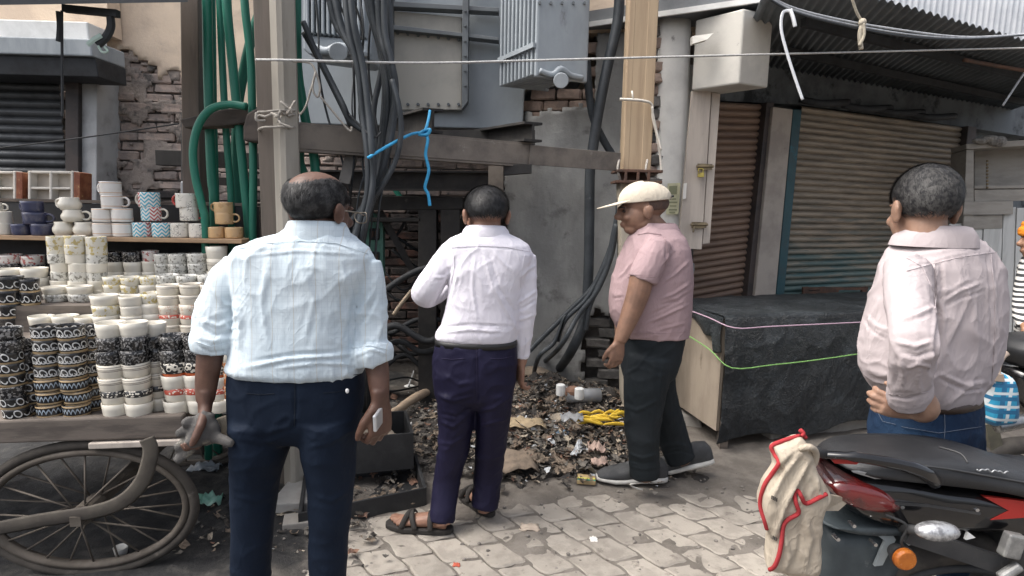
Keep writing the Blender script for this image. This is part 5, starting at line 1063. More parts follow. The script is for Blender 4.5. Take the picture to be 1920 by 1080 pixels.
# pebbles and grit on the paving
bb = MB()
for k in range(420):
    x, y = rr.uniform(-1.2, 2.4), rr.uniform(2.0, 3.3); s = rr.choice((.003, .004, .006, .009)); bb.ball((x, y, dirt_h(x, y)+s*.4+.003), (s*rr.uniform(.8, 1.5), s, s*.7), 5, 4)
bb.build('grit', mk('grit_stone', (.22, .2, .18), (.12, .11, .1), .9, 30), kind='stuff', fix=False)
def crumple(name, px, py, sx, sy, h, mt, label, cat, z=None, seed=1):
    c = G(px, py); z0 = max(.004, heap_h(c.x, c.y)*1.05+.012) if z is None else z; rr = random.Random(seed); n = 9; V = []; F = []; c = G(px, py, z0)
    for j in range(n):
        for i in range(n):
            u, v = i/(n-1)-.5, j/(n-1)-.5; e = 1-max(abs(u), abs(v))*1.7
            V.append((c.x+u*sx*(1+.3*noise.noise(Vector((v*4, seed, 0)))), c.y+v*sy*(1+.3*noise.noise(Vector((u*4, seed, 3)))), z0+h*max(0, .25+e*.6+.9*noise.noise(Vector((u*5+seed, v*5, 2))))))
    for j in range(n-1):
        for i in range(n-1): F.append((j*n+i, j*n+i+1, (j+1)*n+i+1, (j+1)*n+i))
    b = MB(); b.add(V, F); o = b.build(name, mt, smooth=True, fix=False, label=label, cat=cat); s = o.modifiers.new('s', 'SOLIDIFY'); s.thickness = .003; return o
M_CLEAR = (lambda t: (t.b.inputs['Transmission Weight'].__setattr__('default_value', .55), t.end((.62, .64, .66), .2))[1])(NT('clear_plastic'))
crumple('torn_cardboard', 960, 870, .30, .26, .07, SCR[0], 'crumpled brown torn cardboard at the front of the rubble heap', 'cardboard', seed=2)
crumple('sacking_piece', 985, 800, .26, .14, .06, mk('tan_sacking', (.42, .33, .21), (.33, .26, .17), .9, 12), 'tan sacking piece lying across the rubble heap', 'sacking', seed=5)
crumple('plastic_bag', 1072, 788, .14, .12, .05, M_CLEAR, 'clear crumpled plastic bag in the middle of the rubble', 'bag', seed=7)
crumple('blue_wrapper', 1055, 815, .08, .05, .03, mk('blue_wrap', (.16, .24, .33), None, .5), 'small bluish wrapper in the rubble', 'wrapper', seed=8)
crumple('pink_stone', 1118, 848, .10, .08, .07, mk('pinkish_stone', (.42, .31, .26), (.3, .22, .19), .9, 12), 'pinkish crumpled lump right of the torn cardboard', 'lump', seed=9)
crumple('pink_stone', 1124, 872, .10, .06, .05, MATS['pinkish_stone'], 'pinkish lump nearest the shoe of the cap wearer', 'lump', seed=11)
crumple('green_polythene', 392, 945, .12, .09, .06, mk('mint_polythene', (.20, .42, .33), (.35, .55, .46), .35, 12), 'mint green polythene scrap right of the cart wheel', 'bag', z=.03, seed=4)
crumple('grey_polythene', 385, 882, .16, .10, .05, mk('grey_polythene_film', (.34, .38, .42), (.22, .25, .28), .3, 12), 'grey polythene sheet behind the cart wheel', 'bag', z=.03, seed=6)
crumple('paper_flake', 993, 990, .09, .06, .015, mk('tan_flake', (.50, .42, .34), (.40, .33, .27), .9, 20), 'tan paper flake on the paving before the rubble', 'paper', z=.004, seed=3)
crumple('red_chip', 856, 1060, .03, .025, .01, mk('red_chip_paint', (.45, .10, .06), None, .8), 'small red chip on the paving near the bottom edge', 'chip', z=.004, seed=3)
crumple('paper_chip', 1113, 1012, .035, .04, .01, MATS['white_paper'], 'tiny white paper chip on the paving', 'paper', z=.004, seed=13)
crumple('white_foil', 757, 808, .10, .09, .08, mk('white_foam', (.70, .70, .68), (.6, .6, .58), .7), 'white foam scrap right of the black drawers', 'foam', seed=14)
# yellow peel heap
M_YEL = mk('yellow_plastic', (.72, .50, .05), (.62, .40, .04), .5, 12)
b = MB(); rr = random.Random(9)
for k in range(16):
    px, py = rr.uniform(1092, 1165), rr.uniform(778, 800); c = G(px, py, .19); a = rr.uniform(-.6, .6)+(0 if px < 1130 else .6); L = rr.uniform(.06, .13)
    b.tube(curve([c+Vector((-L*math.cos(a), -L*math.sin(a)*.5, rr.uniform(-.01, .02))), c+Vector((0, 0, rr.uniform(.01, .04))), c+Vector((L*math.cos(a), L*math.sin(a)*.5, rr.uniform(-.02, .02)))], 3), [.004, .009, .011, .013, .011, .009, .004], 6, ry=[.002, .003, .003, .003, .003, .003, .002])
b.build('yellow_strips', M_YEL, smooth=True, label='bright yellow strips heaped at the foot of the cream pole', cat='strips')
# bottles
b = MB(); c = G(1062, 742, .25); b.tube([c, c+Vector((.24, .03, 0))], [.05, .05], 12); o = b.build('clear_bottle', M_CLEAR, smooth=True, label='clear plastic bottle lying on top of the rubble heap', cat='bottle')
for px, py, lab in ((1051, 735, 'taller white plastic cap standing on the rubble'), (1086, 742, 'shorter white plastic cap lying on the rubble')):  # white plastic bottle caps loose on the rubble
    c = G(px, py, .30); b = MB(); b.lathe([(.030, -.02), (.032, .0), (.032, .05), (.024, .055)], 14, c); b.build('plastic_cap', mk('white_plastic', (.70, .71, .70), None, .4, bump=0), smooth=False, label=lab, cat='cap')
b = MB(); b.ball(G(1074, 735, .28), (.06, .04, .045), 10, 7); b.build('brown_clod', SCR[5], label='brown clod between the two white plastic caps', cat='clod')
# tan stone by the cable
b = MB(); b.ball(G(1000, 705, .2), (.16, .1, .08), 9, 6); b.build('rubble_stone', mk('tan_stone', (.30, .24, .18), (.2, .17, .14), .9, 8), label='tan stone lying against the grey wall behind the hand', cat='stone')
# packet on the ground
b = MB(); p = G(1100, 913, .0); M3 = Matrix.Rotation(-.12, 3, 'Z')
b.box(p+Vector((0, .03, .030)), (.105, .085, .024), M3); pk = b.build('flat_packet', mk('packet_tan', (.46, .34, .18), (.38, .28, .15), .6, 14), bevel=.004, label='flat tan packet with green yellow stripe before the capped man', cat='packet')
for k, (dy, col, nm) in enumerate(((-.014, (.55, .52, .10), 'yellow_stripe'), (-.032, (.05, .28, .20), 'green_stripe'))):
    b = MB(); b.box(p+Vector((0, .03, .0435))+M3 @ Vector((0, dy, 0)), (.1, .014, .002), M3); o = b.build(nm, mk('packet_'+nm, col, None, .6, bump=0), pk); o.matrix_parent_inverse = Matrix.Translation(-pk.location)
# paper cup under the cart
b = MB(); c = G(228, 1050); b.lathe([(.02, 0), (.028, .05), (.029, .052), (.027, .05), (.019, .004)], 14, Vector((c.x, c.y, .01))); b.build('paper_cup', MATS['white_paper'], smooth=True, label='small white paper cup on the ground behind the cart wheel', cat='cup')
# black drawers
def tray(name, pts, z0, z1, label, t=.015, fill=None):
    # pts: four ground-plan corners
    e = thing(name, pts[0], label, 'drawer'); c = sum(pts, Vector())/4
    for k in range(4):
        p, q = pts[k], pts[(k+1) % 4]; p2, q2 = p+(c-p).normalized()*t*1.4, q+(c-q).normalized()*t*1.4
        b = MB(); b.hexa([Vector((*v.xy, z0)) for v in (p, q, q2, p2)]+[Vector((*v.xy, z1)) for v in (p, q, q2, p2)]); b.build('side', M_SOOT2, e, bevel=.002)
    b = MB(); b.hexa([Vector((*(v+(c-v)*.03).xy, z0+.001)) for v in pts]+[Vector((*(v+(c-v)*.03).xy, z0+.012)) for v in pts]); b.build('bottom', M_SOOT2, e); return c
M_SOOT2 = mk('black_painted_wood', (.022, .023, .025), (.035, .036, .038), .6, 6, spot=(.09, .088, .085), spsc=12, splo=.66, sphi=.76)
fl, fr_ = G(560, 1000), G(800, 948); bk = Vector((-.13, .44, 0)); fr2 = fr_
c1_ = tray('black_drawer', [fl, fr_, fr_+bk*.9, fl+bk*.9], .0, .10, 'lower black wooden drawer with scraps, beside the bald man')
ul, ur = G(570, 935, .1)+Vector((-.02, .13, 0)), G(768, 900, .1)+Vector((0, .05, 0))
ul.z = ur.z = 0; ul.y += .08; ur.y += .08
c2_ = tray('black_drawer', [ul, ur, ur+bk*.8+Vector((.0, 0, 0)), ul+bk*.8], .102, .31, 'upper black wooden drawer stacked at the back of the lower one')
b = MB(); rr = random.Random(5)
for k in range(60): 
    p = fl.lerp(fr_, rr.uniform(.3, .95))+bk*rr.uniform(.05, .3); s = rr.uniform(.01, .03); b.ball((p.x, p.y, .016+s*.4), (s*1.6, s, s*.5), 6, 4)
b.build('drawer_scraps', SCR[0], kind='stuff', fix=False)
b = MB()
for k in range(7):
    p = ul.lerp(ur, rr.uniform(.45, .9))+bk*rr.uniform(.1, .5); s = rr.uniform(.02, .05); b.ball((p.x, p.y, .2+s), (s*1.4, s, s), 8, 5)
b.build('drawer_stones', SCR[3], kind='stuff', fix=False)
# grey slab and a board between the bald man's legs
b = MB(); s0, s1 = G(505, 972), G(590, 968); b.hexa([Vector((*p.xy, z)) for z in (.0, .075) for p in (s0, s1, s1+Vector((.0, .36, 0)), s0+Vector((0, .36, 0)))]); b.build('stone_slab', mk('pale_slab', (.36, .35, .33), (.28, .27, .255), .9, 6), bevel=.006, label='grey stone slab seen between the legs of the bald man', cat='slab')
b = MB(); s0, s1 = G(530, 1005), G(590, 998); b.hexa([Vector((*p.xy, z)) for z in (.0, .055) for p in (s0, s1, s1+Vector((-.02, .1, 0)), s0+Vector((-.03, .1, 0)))]); b.build('paver_piece', M_CONC, bevel=.004, label='loose paving piece before the grey slab', cat='slab')
# burnt white bits and wires on the black floor
for k, (px, py) in enumerate(((712, 703), (706, 722), (768, 725), (765, 696))):
    b = MB(); c = G(px, py, .03); b.ball(c, (.05, .03, .02), 8, 5); b.build('white_scrap', MATS['white_foam'], label=('left upper', 'left lower', 'right lower', 'right upper')[k]+' white scrap on the soot floor between the two men', cat='scrap')
for k, pts in enumerate((([(742, 655), (760, 672), (776, 690), (770, 712), (766, 724)]), ([(700, 690), (712, 672), (722, 690), (716, 712)]))):
    b = MB(); b.tube(curve([G(x, y, .05+.02*k) for x, y in pts], 5), .007, 5); b.build('thin_wire', M_WIRE, smooth=True, label=('right', 'left')[k]+' thin pale wire on the soot floor between the two men', cat='wire')
b = MB(); b.tube(curve([G(728, 780, .12), G(752, 764, .12), G(772, 750, .13), G(812, 728, .16)]), [.028]*4+[.032]*5+[.03]*5+[.03]*5, 9) if False else b.tube(curve([G(728, 780, .1), G(752, 764, .1), G(772, 750, .11), G(815, 727, .12)], 4), [.024, .026, .03, .026, .03, .034, .03, .032, .034, .036, .032, .034, .036], 9)
b.build('branch', mk('bark_tan', (.36, .28, .20), (.25, .19, .14), .9, 12), smooth=True, label='thick tan branch lying between the two men', cat='branch')
# ================================================================ people
def remesh(mb, vox, it=4):
    me = bpy.data.meshes.new('tmp'); me.from_pydata(mb.v, [], mb.f)
    bm = bmesh.new(); bm.from_mesh(me); bmesh.ops.recalc_face_normals(bm, faces=bm.faces); bm.to_mesh(me); bm.free()
    o = bpy.data.objects.new('tmp', me); COL.objects.link(o)
    r = o.modifiers.new('r', 'REMESH'); r.mode = 'VOXEL'; r.voxel_size = vox
    if it: s = o.modifiers.new('s', 'SMOOTH'); s.factor = .5; s.iterations = it
    dg = bpy.context.evaluated_depsgraph_get(); out = bpy.data.meshes.new_from_object(o.evaluated_get(dg))
    bpy.data.objects.remove(o); bpy.data.meshes.remove(me)
    out.polygons.foreach_set('use_smooth', [True]*len(out.polygons)); return out
def getv(me):
    a = np.empty(len(me.vertices)*3); me.vertices.foreach_get('co', a); n = np.empty(len(me.vertices)*3); me.vertices.foreach_get('normal', n)
    return a.reshape(-1, 3), n.reshape(-1, 3)
_rt, _up, _fw, _cm = (np.array(x) for x in (RT, UP, FW, CAM))
def topx(v):
    d = v-_cm; w = d @ _fw; return np.stack([960+FPX*(d @ _rt)/w, 540-FPX*(d @ _up)/w], 1)
def folds(me, strokes, wr=.004, wsc=(7, 7, 4), seed=1, fine=.0):
    v, n = getv(me); p = topx(v); vis = np.clip(-((v-_cm)*n).sum(1)/np.linalg.norm(v-_cm, axis=1)*2.5, 0, 1); disp = np.zeros(len(v))
    for amp, wd, pts in strokes:
        best = np.full(len(v), 1e9); tt = np.zeros(len(v)); L = len(pts)-1
        for i in range(L):
            a, b_ = np.array(pts[i], float), np.array(pts[i+1], float); d = b_-a; t = np.clip(((p-a) @ d)/(d @ d), 0, 1); q = np.linalg.norm(p-a-t[:, None]*d, axis=1)
            m_ = q < best; best = np.where(m_, q, best); tt = np.where(m_, (i+t)/L, tt)
        x = best/(wd*.72); disp += amp*.00095*(.85*np.exp(-1.5*x**1.15)-.22*np.exp(-((x-1.8)/.9)**2))*np.clip(np.sin(np.pi*np.clip(tt*.9+.05, 0, 1))*1.6, 0, 1)*vis
    if wr or fine:
        for i in range(len(v)):
            c = v[i]; wx = .35*noise.noise(Vector((c[0]*9, c[1]*9, c[2]*9+seed))); k = noise.noise(Vector((c[0]*wsc[0]+seed+wx, c[1]*wsc[1], c[2]*wsc[2]+wx+c[0]*2)))
            k2 = noise.noise(Vector((c[0]*wsc[0]*1.9-c[2]*6+wx, c[1]*wsc[1]*1.6, c[2]*wsc[2]*1.7+c[0]*4+seed)))
            m_ = .35+.65*max(0, min(1, .5+1.6*noise.noise(Vector((c[0]*3+seed*3, c[1]*3, c[2]*3))))); disp[i] += wr*m_*(1.5*(1-abs(k))**6+1.1*(1-abs(k2))**6-.6)
            if fine: disp[i] += fine*noise.noise(Vector((c[0]*90, c[1]*90, c[2]*90)))
    v2 = v+n*disp[:, None]; me.vertices.foreach_set('co', v2.ravel()); me.update()
def seams(me, lines, mt, parent, name='seam', r=.0011):
    v, n_ = getv(me); pp = topx(v); face = ((v-_cm)*n_).sum(1) < 0
    for pts in lines:
        path = []
        q = np.array([(pts[i][0]+(pts[i+1][0]-pts[i][0])*k/8, pts[i][1]+(pts[i+1][1]-pts[i][1])*k/8) for i in range(len(pts)-1) for k in range(8)]+[pts[-1]], float)
        for x, y in q:
            d = np.hypot(pp[:, 0]-x, pp[:, 1]-y)+np.where(face, 0, 1e4); near = np.argpartition(d, 4)[:4]; i = near[v[near, 1].argmin()]; path.append(U(x, y, v[i, 1]-.0005))
        b = MB(); b.tube(path, r, 5); b.build(name, mt, parent, smooth=True)
def put(me, name, mt, parent, label=None):
    o = bpy.data.objects.new(name, me); me.materials.clear(); me.materials.append(mt); COL.objects.link(o); attach(o, parent)
    if label: o['label'] = label
    return o
def rg(py, xl, xr, bdep, Y, dy=0.0, ex=2.5, n=28, rot=0.0):
    xm = (xl+xr)/2; c = U(xm, py, Y); a = (U(xr, py, Y)-U(xl, py, Y)).length/2; out = []
    for j in range(n):
        t = 2*math.pi*j/n; x = a*math.copysign(abs(math.cos(t))**(2/ex), math.cos(t)); y = bdep*math.copysign(abs(math.sin(t))**(2/ex), math.sin(t))
        out.append((x*math.cos(rot)-y*math.sin(rot), x*math.sin(rot)+y*math.cos(rot)))
    k = a/max(abs(q[0]) for q in out); V = [Vector((c.x+x*k, c.y+dy+y, c.z)) for x, y in out]
    if rot:                             # keep the outline seen in the photograph
        for _ in range(3):
            q = [PX(p)[0] for p in V]; l_, r_ = min(q), max(q); s_ = (xr-xl)/(r_-l_); xm_ = sum(p.x for p in V)/n; sh_ = ((xl+xr)/2-(l_+r_)/2)*Y/FPX
            for p in V: p.x = xm_+(p.x-xm_)*s_+sh_
    return V
def shrink(ring, k):
    c = sum(ring, Vector())/len(ring); return [c+Vector(((p.x-c.x)*k, (p.y-c.y)*k, p.z-c.z)) for p in ring]
def limb(b, pts, k=1.0, ry=.88, n=16, sub=4):
    # pts: (px, py, Y, r_px[, depth ratio])
    dr = [q[4] if len(q) > 4 else ry for q in pts]; pts = [q[:4] for q in pts]; ryl = []
    P = curve([U(x, y, Y) for x, y, Y, r in pts], sub); rr_ = []
    for i in range(len(pts)-1):
        for q in range(sub): t = q/sub; ryl.append(dr[i]*(1-t)+dr[i+1]*t); rr_.append((pts[i][3]*(1-t)+pts[i+1][3]*t)*(pts[i][2]*(1-t)+pts[i+1][2]*t)/FPX*k)
    rr_.append(pts[-1][3]*pts[-1][2]/FPX*k)
    b.tube(P, rr_, n, ry=[r*a for r, a in zip(rr_, ryl+[dr[-1]])], up=(0, 1, 0) if all(abs((P[i+1]-P[i]).normalized().y) < .75 for i in range(len(P)-1)) else None)
class Frame:                            # maps head/hand space (x right, y forward, z up) to the world
    def __init__(s, o, yaw, k, tilt=0, roll=0):
        s.o = Vector(o); s.R = Matrix.Rotation(yaw, 3, 'Z') @ Matrix.Rotation(tilt, 3, 'X') @ Matrix.Rotation(roll, 3, 'Y'); s.k = k
    def __call__(s, x, y, z):
        p = s.R @ Vector((x, y, z)); return s.o+Vector((p.x*s.k[0], p.y*s.k[1], p.z*s.k[2]))
def fball(b, F_, c, r, nu=20, nv=14, fn=None):
    t = MB(); t.ball((0, 0, 0), r, nu, nv); V = []
    for p in t.v:
        q = Vector(p)
        if fn: q = q*fn(q)
        V.append(F_(q.x+c[0], q.y+c[1], q.z+c[2]))
    b.add(V, t.f)
def head(b, F_, nose=1.0, fat=1.0, base=None):
    fball(b, F_, (0, -.012, .038), (.077, .098, .086)); fball(b, F_, (0, .03, -.03), (.063*fat, .066, .082)); fball(b, F_, (0, .052, -.092), (.042*fat, .038, .03)); fball(b, F_, (0, .018, -.068), (.058*fat, .055, .045))
    fball(b, F_, (0, .102, -.022), (.015*nose, .020*nose, .02)); fball(b, F_, (0, .096, .0), (.010, .014, .03)); fball(b, F_, (0, .086, .022), (.048, .016, .012)); fball(b, F_, (0, .092, -.062), (.024, .013, .008)); fball(b, F_, (0, .089, -.074), (.02, .012, .008))
    for s in (-1, 1):
        fball(b, F_, (s*.080, -.008, -.012), (.010, .020, .034)); fball(b, F_, (s*.086, -.018, .0), (.007, .014, .024)); fball(b, F_, (s*.04, .07, -.03), (.022, .02, .02))
    n0, n1 = F_(0, .0, -.02), F_(0, -.006, -.075); n2 = Vector(base) if base is not None else F_(0, 0, -.16); kx = F_.k[0]; n3 = n2+Vector((0, .01, -.08))
    b.tube([n0, n1, n1.lerp(n2, .5), n2, n3], [kx*.052*fat, kx*.053*fat, kx*.054*fat, kx*.060*fat, kx*.07], 18, ry=[.06*F_.k[1], .058*F_.k[1], .056*F_.k[1], .058*F_.k[1], .06*F_.k[1]])
def hair(name, F_, mask, mt, parent, puff=1.06, amp=.004, strands=0, slen=.012, seed=1, smt=None, comb=True):
    b = MB(); t = MB(); t.ball((0, 0, 0), (.077, .098, .086), 72, 48); V = []
    for p in t.v:
        q = Vector(p); m_ = mask(q.x/.077, q.y/.098, q.z/.086); k = .94+(puff-.94)*max(0, min(1, m_)); nn_ = noise.fractal(q*70, 1, 2, 3)*amp*12+noise.noise(q*26)*amp*8
        q = q*(k+nn_*max(0, min(1, m_))); V.append(F_(q.x, q.y-.012, q.z+.038))
    b.add(V, t.f); o = b.build(name, mt, parent, smooth=True)
    if strands:
        rr = random.Random(seed); s = MB()
        while len(s.f) < strands:
            u = rr.uniform(-1, 1); a = rr.uniform(0, 6.283); d = Vector((math.sqrt(1-u*u)*math.cos(a), math.sqrt(1-u*u)*math.sin(a), u))
            mk_ = mask(d.x, d.y, d.z)
            if mk_ < rr.uniform(-.15, .9): continue
            base = Vector((d.x*.077, d.y*.098, d.z*.086))*puff*1.0; fl = Vector((d.x*.3+rr.uniform(-.3, .3), -.55+rr.uniform(-.3, .3), -.8)) if comb else Vector((rr.uniform(-1, 1), rr.uniform(-1, 1), rr.uniform(-1, 1))); fl = fl-d*fl.dot(d); l = (fl.normalized()+d*rr.uniform(.02, .25 if comb else .5)).normalized()*slen*rr.uniform(.5, 1.3); w = l.cross(d).normalized()*.0009
            s.add([F_(*(x+Vector((0, -.012, .038)))) for x in (base-w, base+w, base+l)], [(0, 1, 2)])
        q = s.build('hair_strands', smt or mt, o, fix=False); q['kind'] = 'stuff'
    return o
def hand(b, wrist, d, lat, size=1.0, curl=.5, thumb=.7, spread=.06, curls=None):
    # d: wrist to knuckles, lat: towards the thumb; fingers curl towards d x lat
    d = Vector(d).normalized(); lat = (Vector(lat)-d*Vector(lat).dot(d)).normalized(); nn_ = d.cross(lat); w = Vector(wrist); S_ = size
    kn = w+d*.095*S_
    b.tube([w-d*.03*S_, w+d*.0*S_, w+d*.03*S_, w+d*.07*S_, w+d*.098*S_], [.027*S_, .029*S_, .038*S_, .043*S_, .040*S_], 14, ry=[.022*S_, .020*S_, .017*S_, .016*S_, .013*S_], up=tuple(nn_))
    for k, (o_, L, r) in enumerate(((.030, .072, .0098), (.010, .080, .0100), (-.011, .074, .0095), (-.030, .058, .0085))):
        c = curl if curls is None else curls[k]; p = kn+lat*o_*S_-d*.006*S_*abs(k-1.2); P = [p-d*.02*S_, p]; a = c*.45; dirn = d+lat*spread*(1.3-k)
        for fr__ in (.46, .32, .24):
            a += 0; q = dirn.normalized()*math.cos(a)+nn_*math.sin(a); p = p+q*L*fr__*S_; P.append(p); a += c*.95
        b.tube(P, [r*S_*1.0, r*S_*1.08, r*S_, r*S_*.95, r*S_*.72], 8)
    t0 = w+d*.025*S_+lat*.026*S_; t1 = t0+(d*.6+lat*.8*thumb+nn_*.25).normalized()*.042*S_; t2 = t1+(d*.9+lat*.3*thumb+nn_*.35).normalized()*.032*S_; t3 = t2+(d*.95+nn_*.4).normalized()*.024*S_
    b.tube([t0-d*.02*S_-lat*.012*S_, t0, t1, t2, t3], [.014*S_, .016*S_, .0125*S_, .0115*S_, .008*S_], 8)
def skin(name, c, dark):
    t = NT(name); o = t.obj(); t.bump(t.noise(o, 120, 4), .12, .002)
    t.b.inputs['Subsurface Weight'].default_value = .08; t.b.inputs['Subsurface Radius'].default_value = (.01, .004, .002); t.b.inputs['Subsurface Scale'].default_value = .5
    return t.end(t.mix(t.ramp(t.noise(o, 14, 4), .35, .7), c, dark), .5, spec=.35)
def cloth(name, c, c2, check=None, weave=420, rough=.85, st=.25):
    t = NT(name); o = t.obj(); p = t.xyz(); col = t.mix(t.ramp(t.noise(o, 5, 6), .35, .7), c, c2)
    if check:
        for ax, per, w, cc in check:
            f = t.math('FRACT', t.math('MULTIPLY', t.math('ADD', p[ax], t.math('MULTIPLY', t.noise(o, 5, 2), .006)), 1/per)); col = t.mix(t.math('MULTIPLY', t.math('LESS_THAN', f, w), .5), col, cc)
    h_ = t.math('ADD', t.math('MULTIPLY', t.noise(o, weave, 2), .2), t.math('MULTIPLY', t.noise(t.scale(o, (1, 1, .6)), 34, 5, .6), .5))
    for sc_, wt in ((9, 1.1), (17, .7)):    # thin sharp creases
        n_ = t.noise(t.scale(o, (1, 1, .55)), sc_, 3, .5, .7); n_ = t.math('SUBTRACT', 1.0, t.math('ABSOLUTE', t.math('MULTIPLY_ADD', n_, 5.0, -2.5))); h_ = t.math('ADD', h_, t.math('MULTIPLY', t.math('POWER', t.math('MAXIMUM', n_, 0.0), 3.0), wt))
    t.bump(h_, st, .005)
    return t.end(col, rough, spec=.15)
M_HAIRK = mk('black_hair', (.012, .011, .011), (.022, .02, .02), .55, 60, bump=.5, bsc=220, stretch=(1, 1, .4))
def collar(name, ringsdef, mt, parent, t=.006):
    # rings: list of (center Vector, rx, ry, tilt) bottom to top; a closed double-walled band
    out = []; n = 32
    for c, rx, ry, ti, dr in ringsdef:
        out.append([Vector((c.x+(rx+dr)*math.cos(2*math.pi*j/n), c.y+(ry+dr)*math.sin(2*math.pi*j/n), c.z+ti*math.sin(2*math.pi*j/n))) for j in range(n)])
    b = MB(); b.rings(out, cap=False); o = b.build(name, mt, parent, smooth=True); return o
def shoe(b_up, b_sole, heel, toe, w, lift=0.0, hgt=.075, sh=.024):
    heel, toe = Vector(heel), Vector(toe); d = toe-heel; L = d.length; d.normalize(); l = Vector((d.y, -d.x, 0)).normalized()
    def sec(t, wd, z0, z1):
        c = heel.lerp(toe, t); out = []
        for j in range(16):
            a = 2*math.pi*j/16; x = wd*math.copysign(abs(math.cos(a))**.7, math.cos(a)); z = (z1-z0)/2*math.copysign(abs(math.sin(a))**.75, math.sin(a))+(z0+z1)/2; out.append(c+l*x+Vector((0, 0, z)))
        return out
    prof = ((-.02, .45, .7), (.04, .72, .95), (.18, .82, 1.0), (.34, .82, 1.0), (.45, .86, .86), (.6, .97, .68), (.75, 1.0, .56), (.88, .85, .47), (.97, .58, .36), (1.01, .25, .26))
    b_up.rings([sec(t, w*k, .012, hgt*h) for t, k, h in prof]); b_sole.rings([sec(t, w*k*1.07, -.002 if t < .85 else .006, sh) for t, k, h in prof])
KX = 1.3
# ------------------------------------------------ man 1: bald, pale checked shirt
def man1():
    Y = 1.85; e = thing('person', (U(555, 1000, Y).x, Y, 0), 'balding man in pale checked shirt seen from behind, gloves in left hand', 'person', 'men looking at the burnt spot')
    M_SH = cloth('pale_blue_check', (.60, .68, .73), (.52, .61, .67), [(0, .0165, .09, (.44, .52, .59)), (2, .0165, .09, (.46, .54, .60)), (0, .066, .04, (.50, .48, .42))])
    M_TR = cloth('midnight_trouser', (.0055, .0105, .022), (.008, .0145, .029), rough=.75, st=.15); SK = skin('dark_brown_skin', (.125, .068, .048), (.085, .045, .033))
    tor = [(426, 552, 640, .065, .0), (438, 524, 652, .085, 0), (449, 488, 668, .10, 0), (462, 452, 688, .112, 0), (480, 434, 700, .12, 0), (510, 436, 694, .128, .0), (550, 444, 678, .13, 0), (600, 447, 672, .132, 0), (645, 444, 674, .136, 0), (672, 437, 678, .14, 0), (686, 430, 682, .14, 0), (696, 438, 677, .13, 0)]
    rings = [rg(y, a, c, d, Y, dy) for y, a, c, d, dy in tor]
    aL = [(447, 492, Y, 27), (424, 535, Y-.01, 35), (408, 580, Y-.02, 40), (403, 618, Y-.03, 42), (399, 645, Y-.04, 37)]; aR = [(688, 490, Y, 26), (693, 535, Y, 31), (694, 590, Y, 34), (693, 635, Y-.01, 34), (695, 662, Y-.02, 38)]
    b = MB(); b.rings(rings); limb(b, aL); limb(b, aR)
    limb(b, [(400, 628, Y-.035, 41), (398, 642, Y-.04, 42.5), (397, 658, Y-.04, 37)], ry=.95); limb(b, [(694, 648, Y-.015, 39), (696, 662, Y-.02, 43), (700, 680, Y-.02, 38)], ry=.95)
    me = remesh(b, .0058, 2)
    folds(me, [(5, 4, [(470, 480), (560, 470), (680, 478)]), (-3, 3, [(440, 464), (520, 452), (600, 454), (690, 476)]),
               (9, 7, [(440, 560), (452, 600), (450, 650)]), (7, 6, [(460, 690), (540, 672), (620, 668), (680, 660)]), (8, 5, [(520, 690), (600, 680), (665, 684)]), (-6, 5, [(480, 676), (560, 664), (640, 660)]),
               (9, 6, [(672, 560), (662, 620), (672, 680)]), (8, 6, [(700, 545), (680, 580), (668, 600)]), (-7, 5, [(705, 560), (688, 592), (672, 612)]),
               (8, 6, [(375, 600), (410, 612), (450, 590)]), (-8, 5, [(372, 612), (405, 628), (452, 618)]), (7, 5, [(370, 632), (400, 640), (448, 632)]), (6, 6, [(395, 540), (420, 570), (446, 575)]),
               (6, 8, [(500, 500), (490, 570), (505, 650)]), (5, 8, [(560, 490), (590, 560), (570, 640)]), (6, 8, [(640, 490), (655, 560), (640, 640)]), (-6, 4, [(366, 645), (395, 662), (430, 657)]), (-7, 4, [(660, 655), (690, 640), (720, 650)]), (7, 4, [(665, 668), (695, 655), (728, 665)])], .0045, (6, 6, 5), 2)
    sh = put(me, 'shirt', M_SH, e); M_SEAM = cloth('pale_blue_seam', (.56, .64, .69), (.50, .58, .64))
    seams(me, [[(447, 466), (500, 456), (560, 452), (630, 456), (690, 476)], [(366, 640), (395, 650), (432, 644)], [(660, 652), (695, 648), (728, 656)]], M_SEAM, sh)
    # trousers
    pel = [(684, 436, 678, .125), (712, 431, 681, .125), (750, 430, 681, .124), (785, 431, 676, .118), (806, 433, 672, .10), (822, 450, 655, .07)]
    b = MB(); pr = [rg(y, a, c, d, Y, 0) for y, a, c, d in pel]; b.rings(pr)
    lL = [(488, 780, Y, 56, 1.4), (487, 838, Y, 54, 1.3), (478, 900, Y, 46, 1.2), (473, 1000, Y-.01, 41), (470, 1080, Y, 39), (468, 1195, Y+.02, 38)]; lR = [(619, 780, Y, 56, 1.4), (617, 838, Y, 53, 1.3), (621, 900, Y, 46, 1.2), (617, 1000, Y-.01, 40), (615, 1080, Y, 37), (614, 1195, Y+.02, 36)]
    limb(b, lL, ry=.95); limb(b, lR, ry=.95); me = remesh(b, .008, 16)
    folds(me, [(-7, 5, [(554, 700), (553, 760), (550, 810)]), (6, 6, [(500, 810), (540, 800), (556, 780)]), (6, 6, [(560, 800), (600, 808), (655, 790)]), (5, 6, [(575, 840), (620, 830), (668, 800)]), (5, 6, [(440, 820), (490, 830), (530, 820)]), (5, 7, [(590, 930), (620, 940), (655, 920)]), (4, 7, [(440, 930), (480, 940), (515, 930)])], .003, (5, 5, 6), 5)
    tr = put(me, 'trousers', M_TR, e)
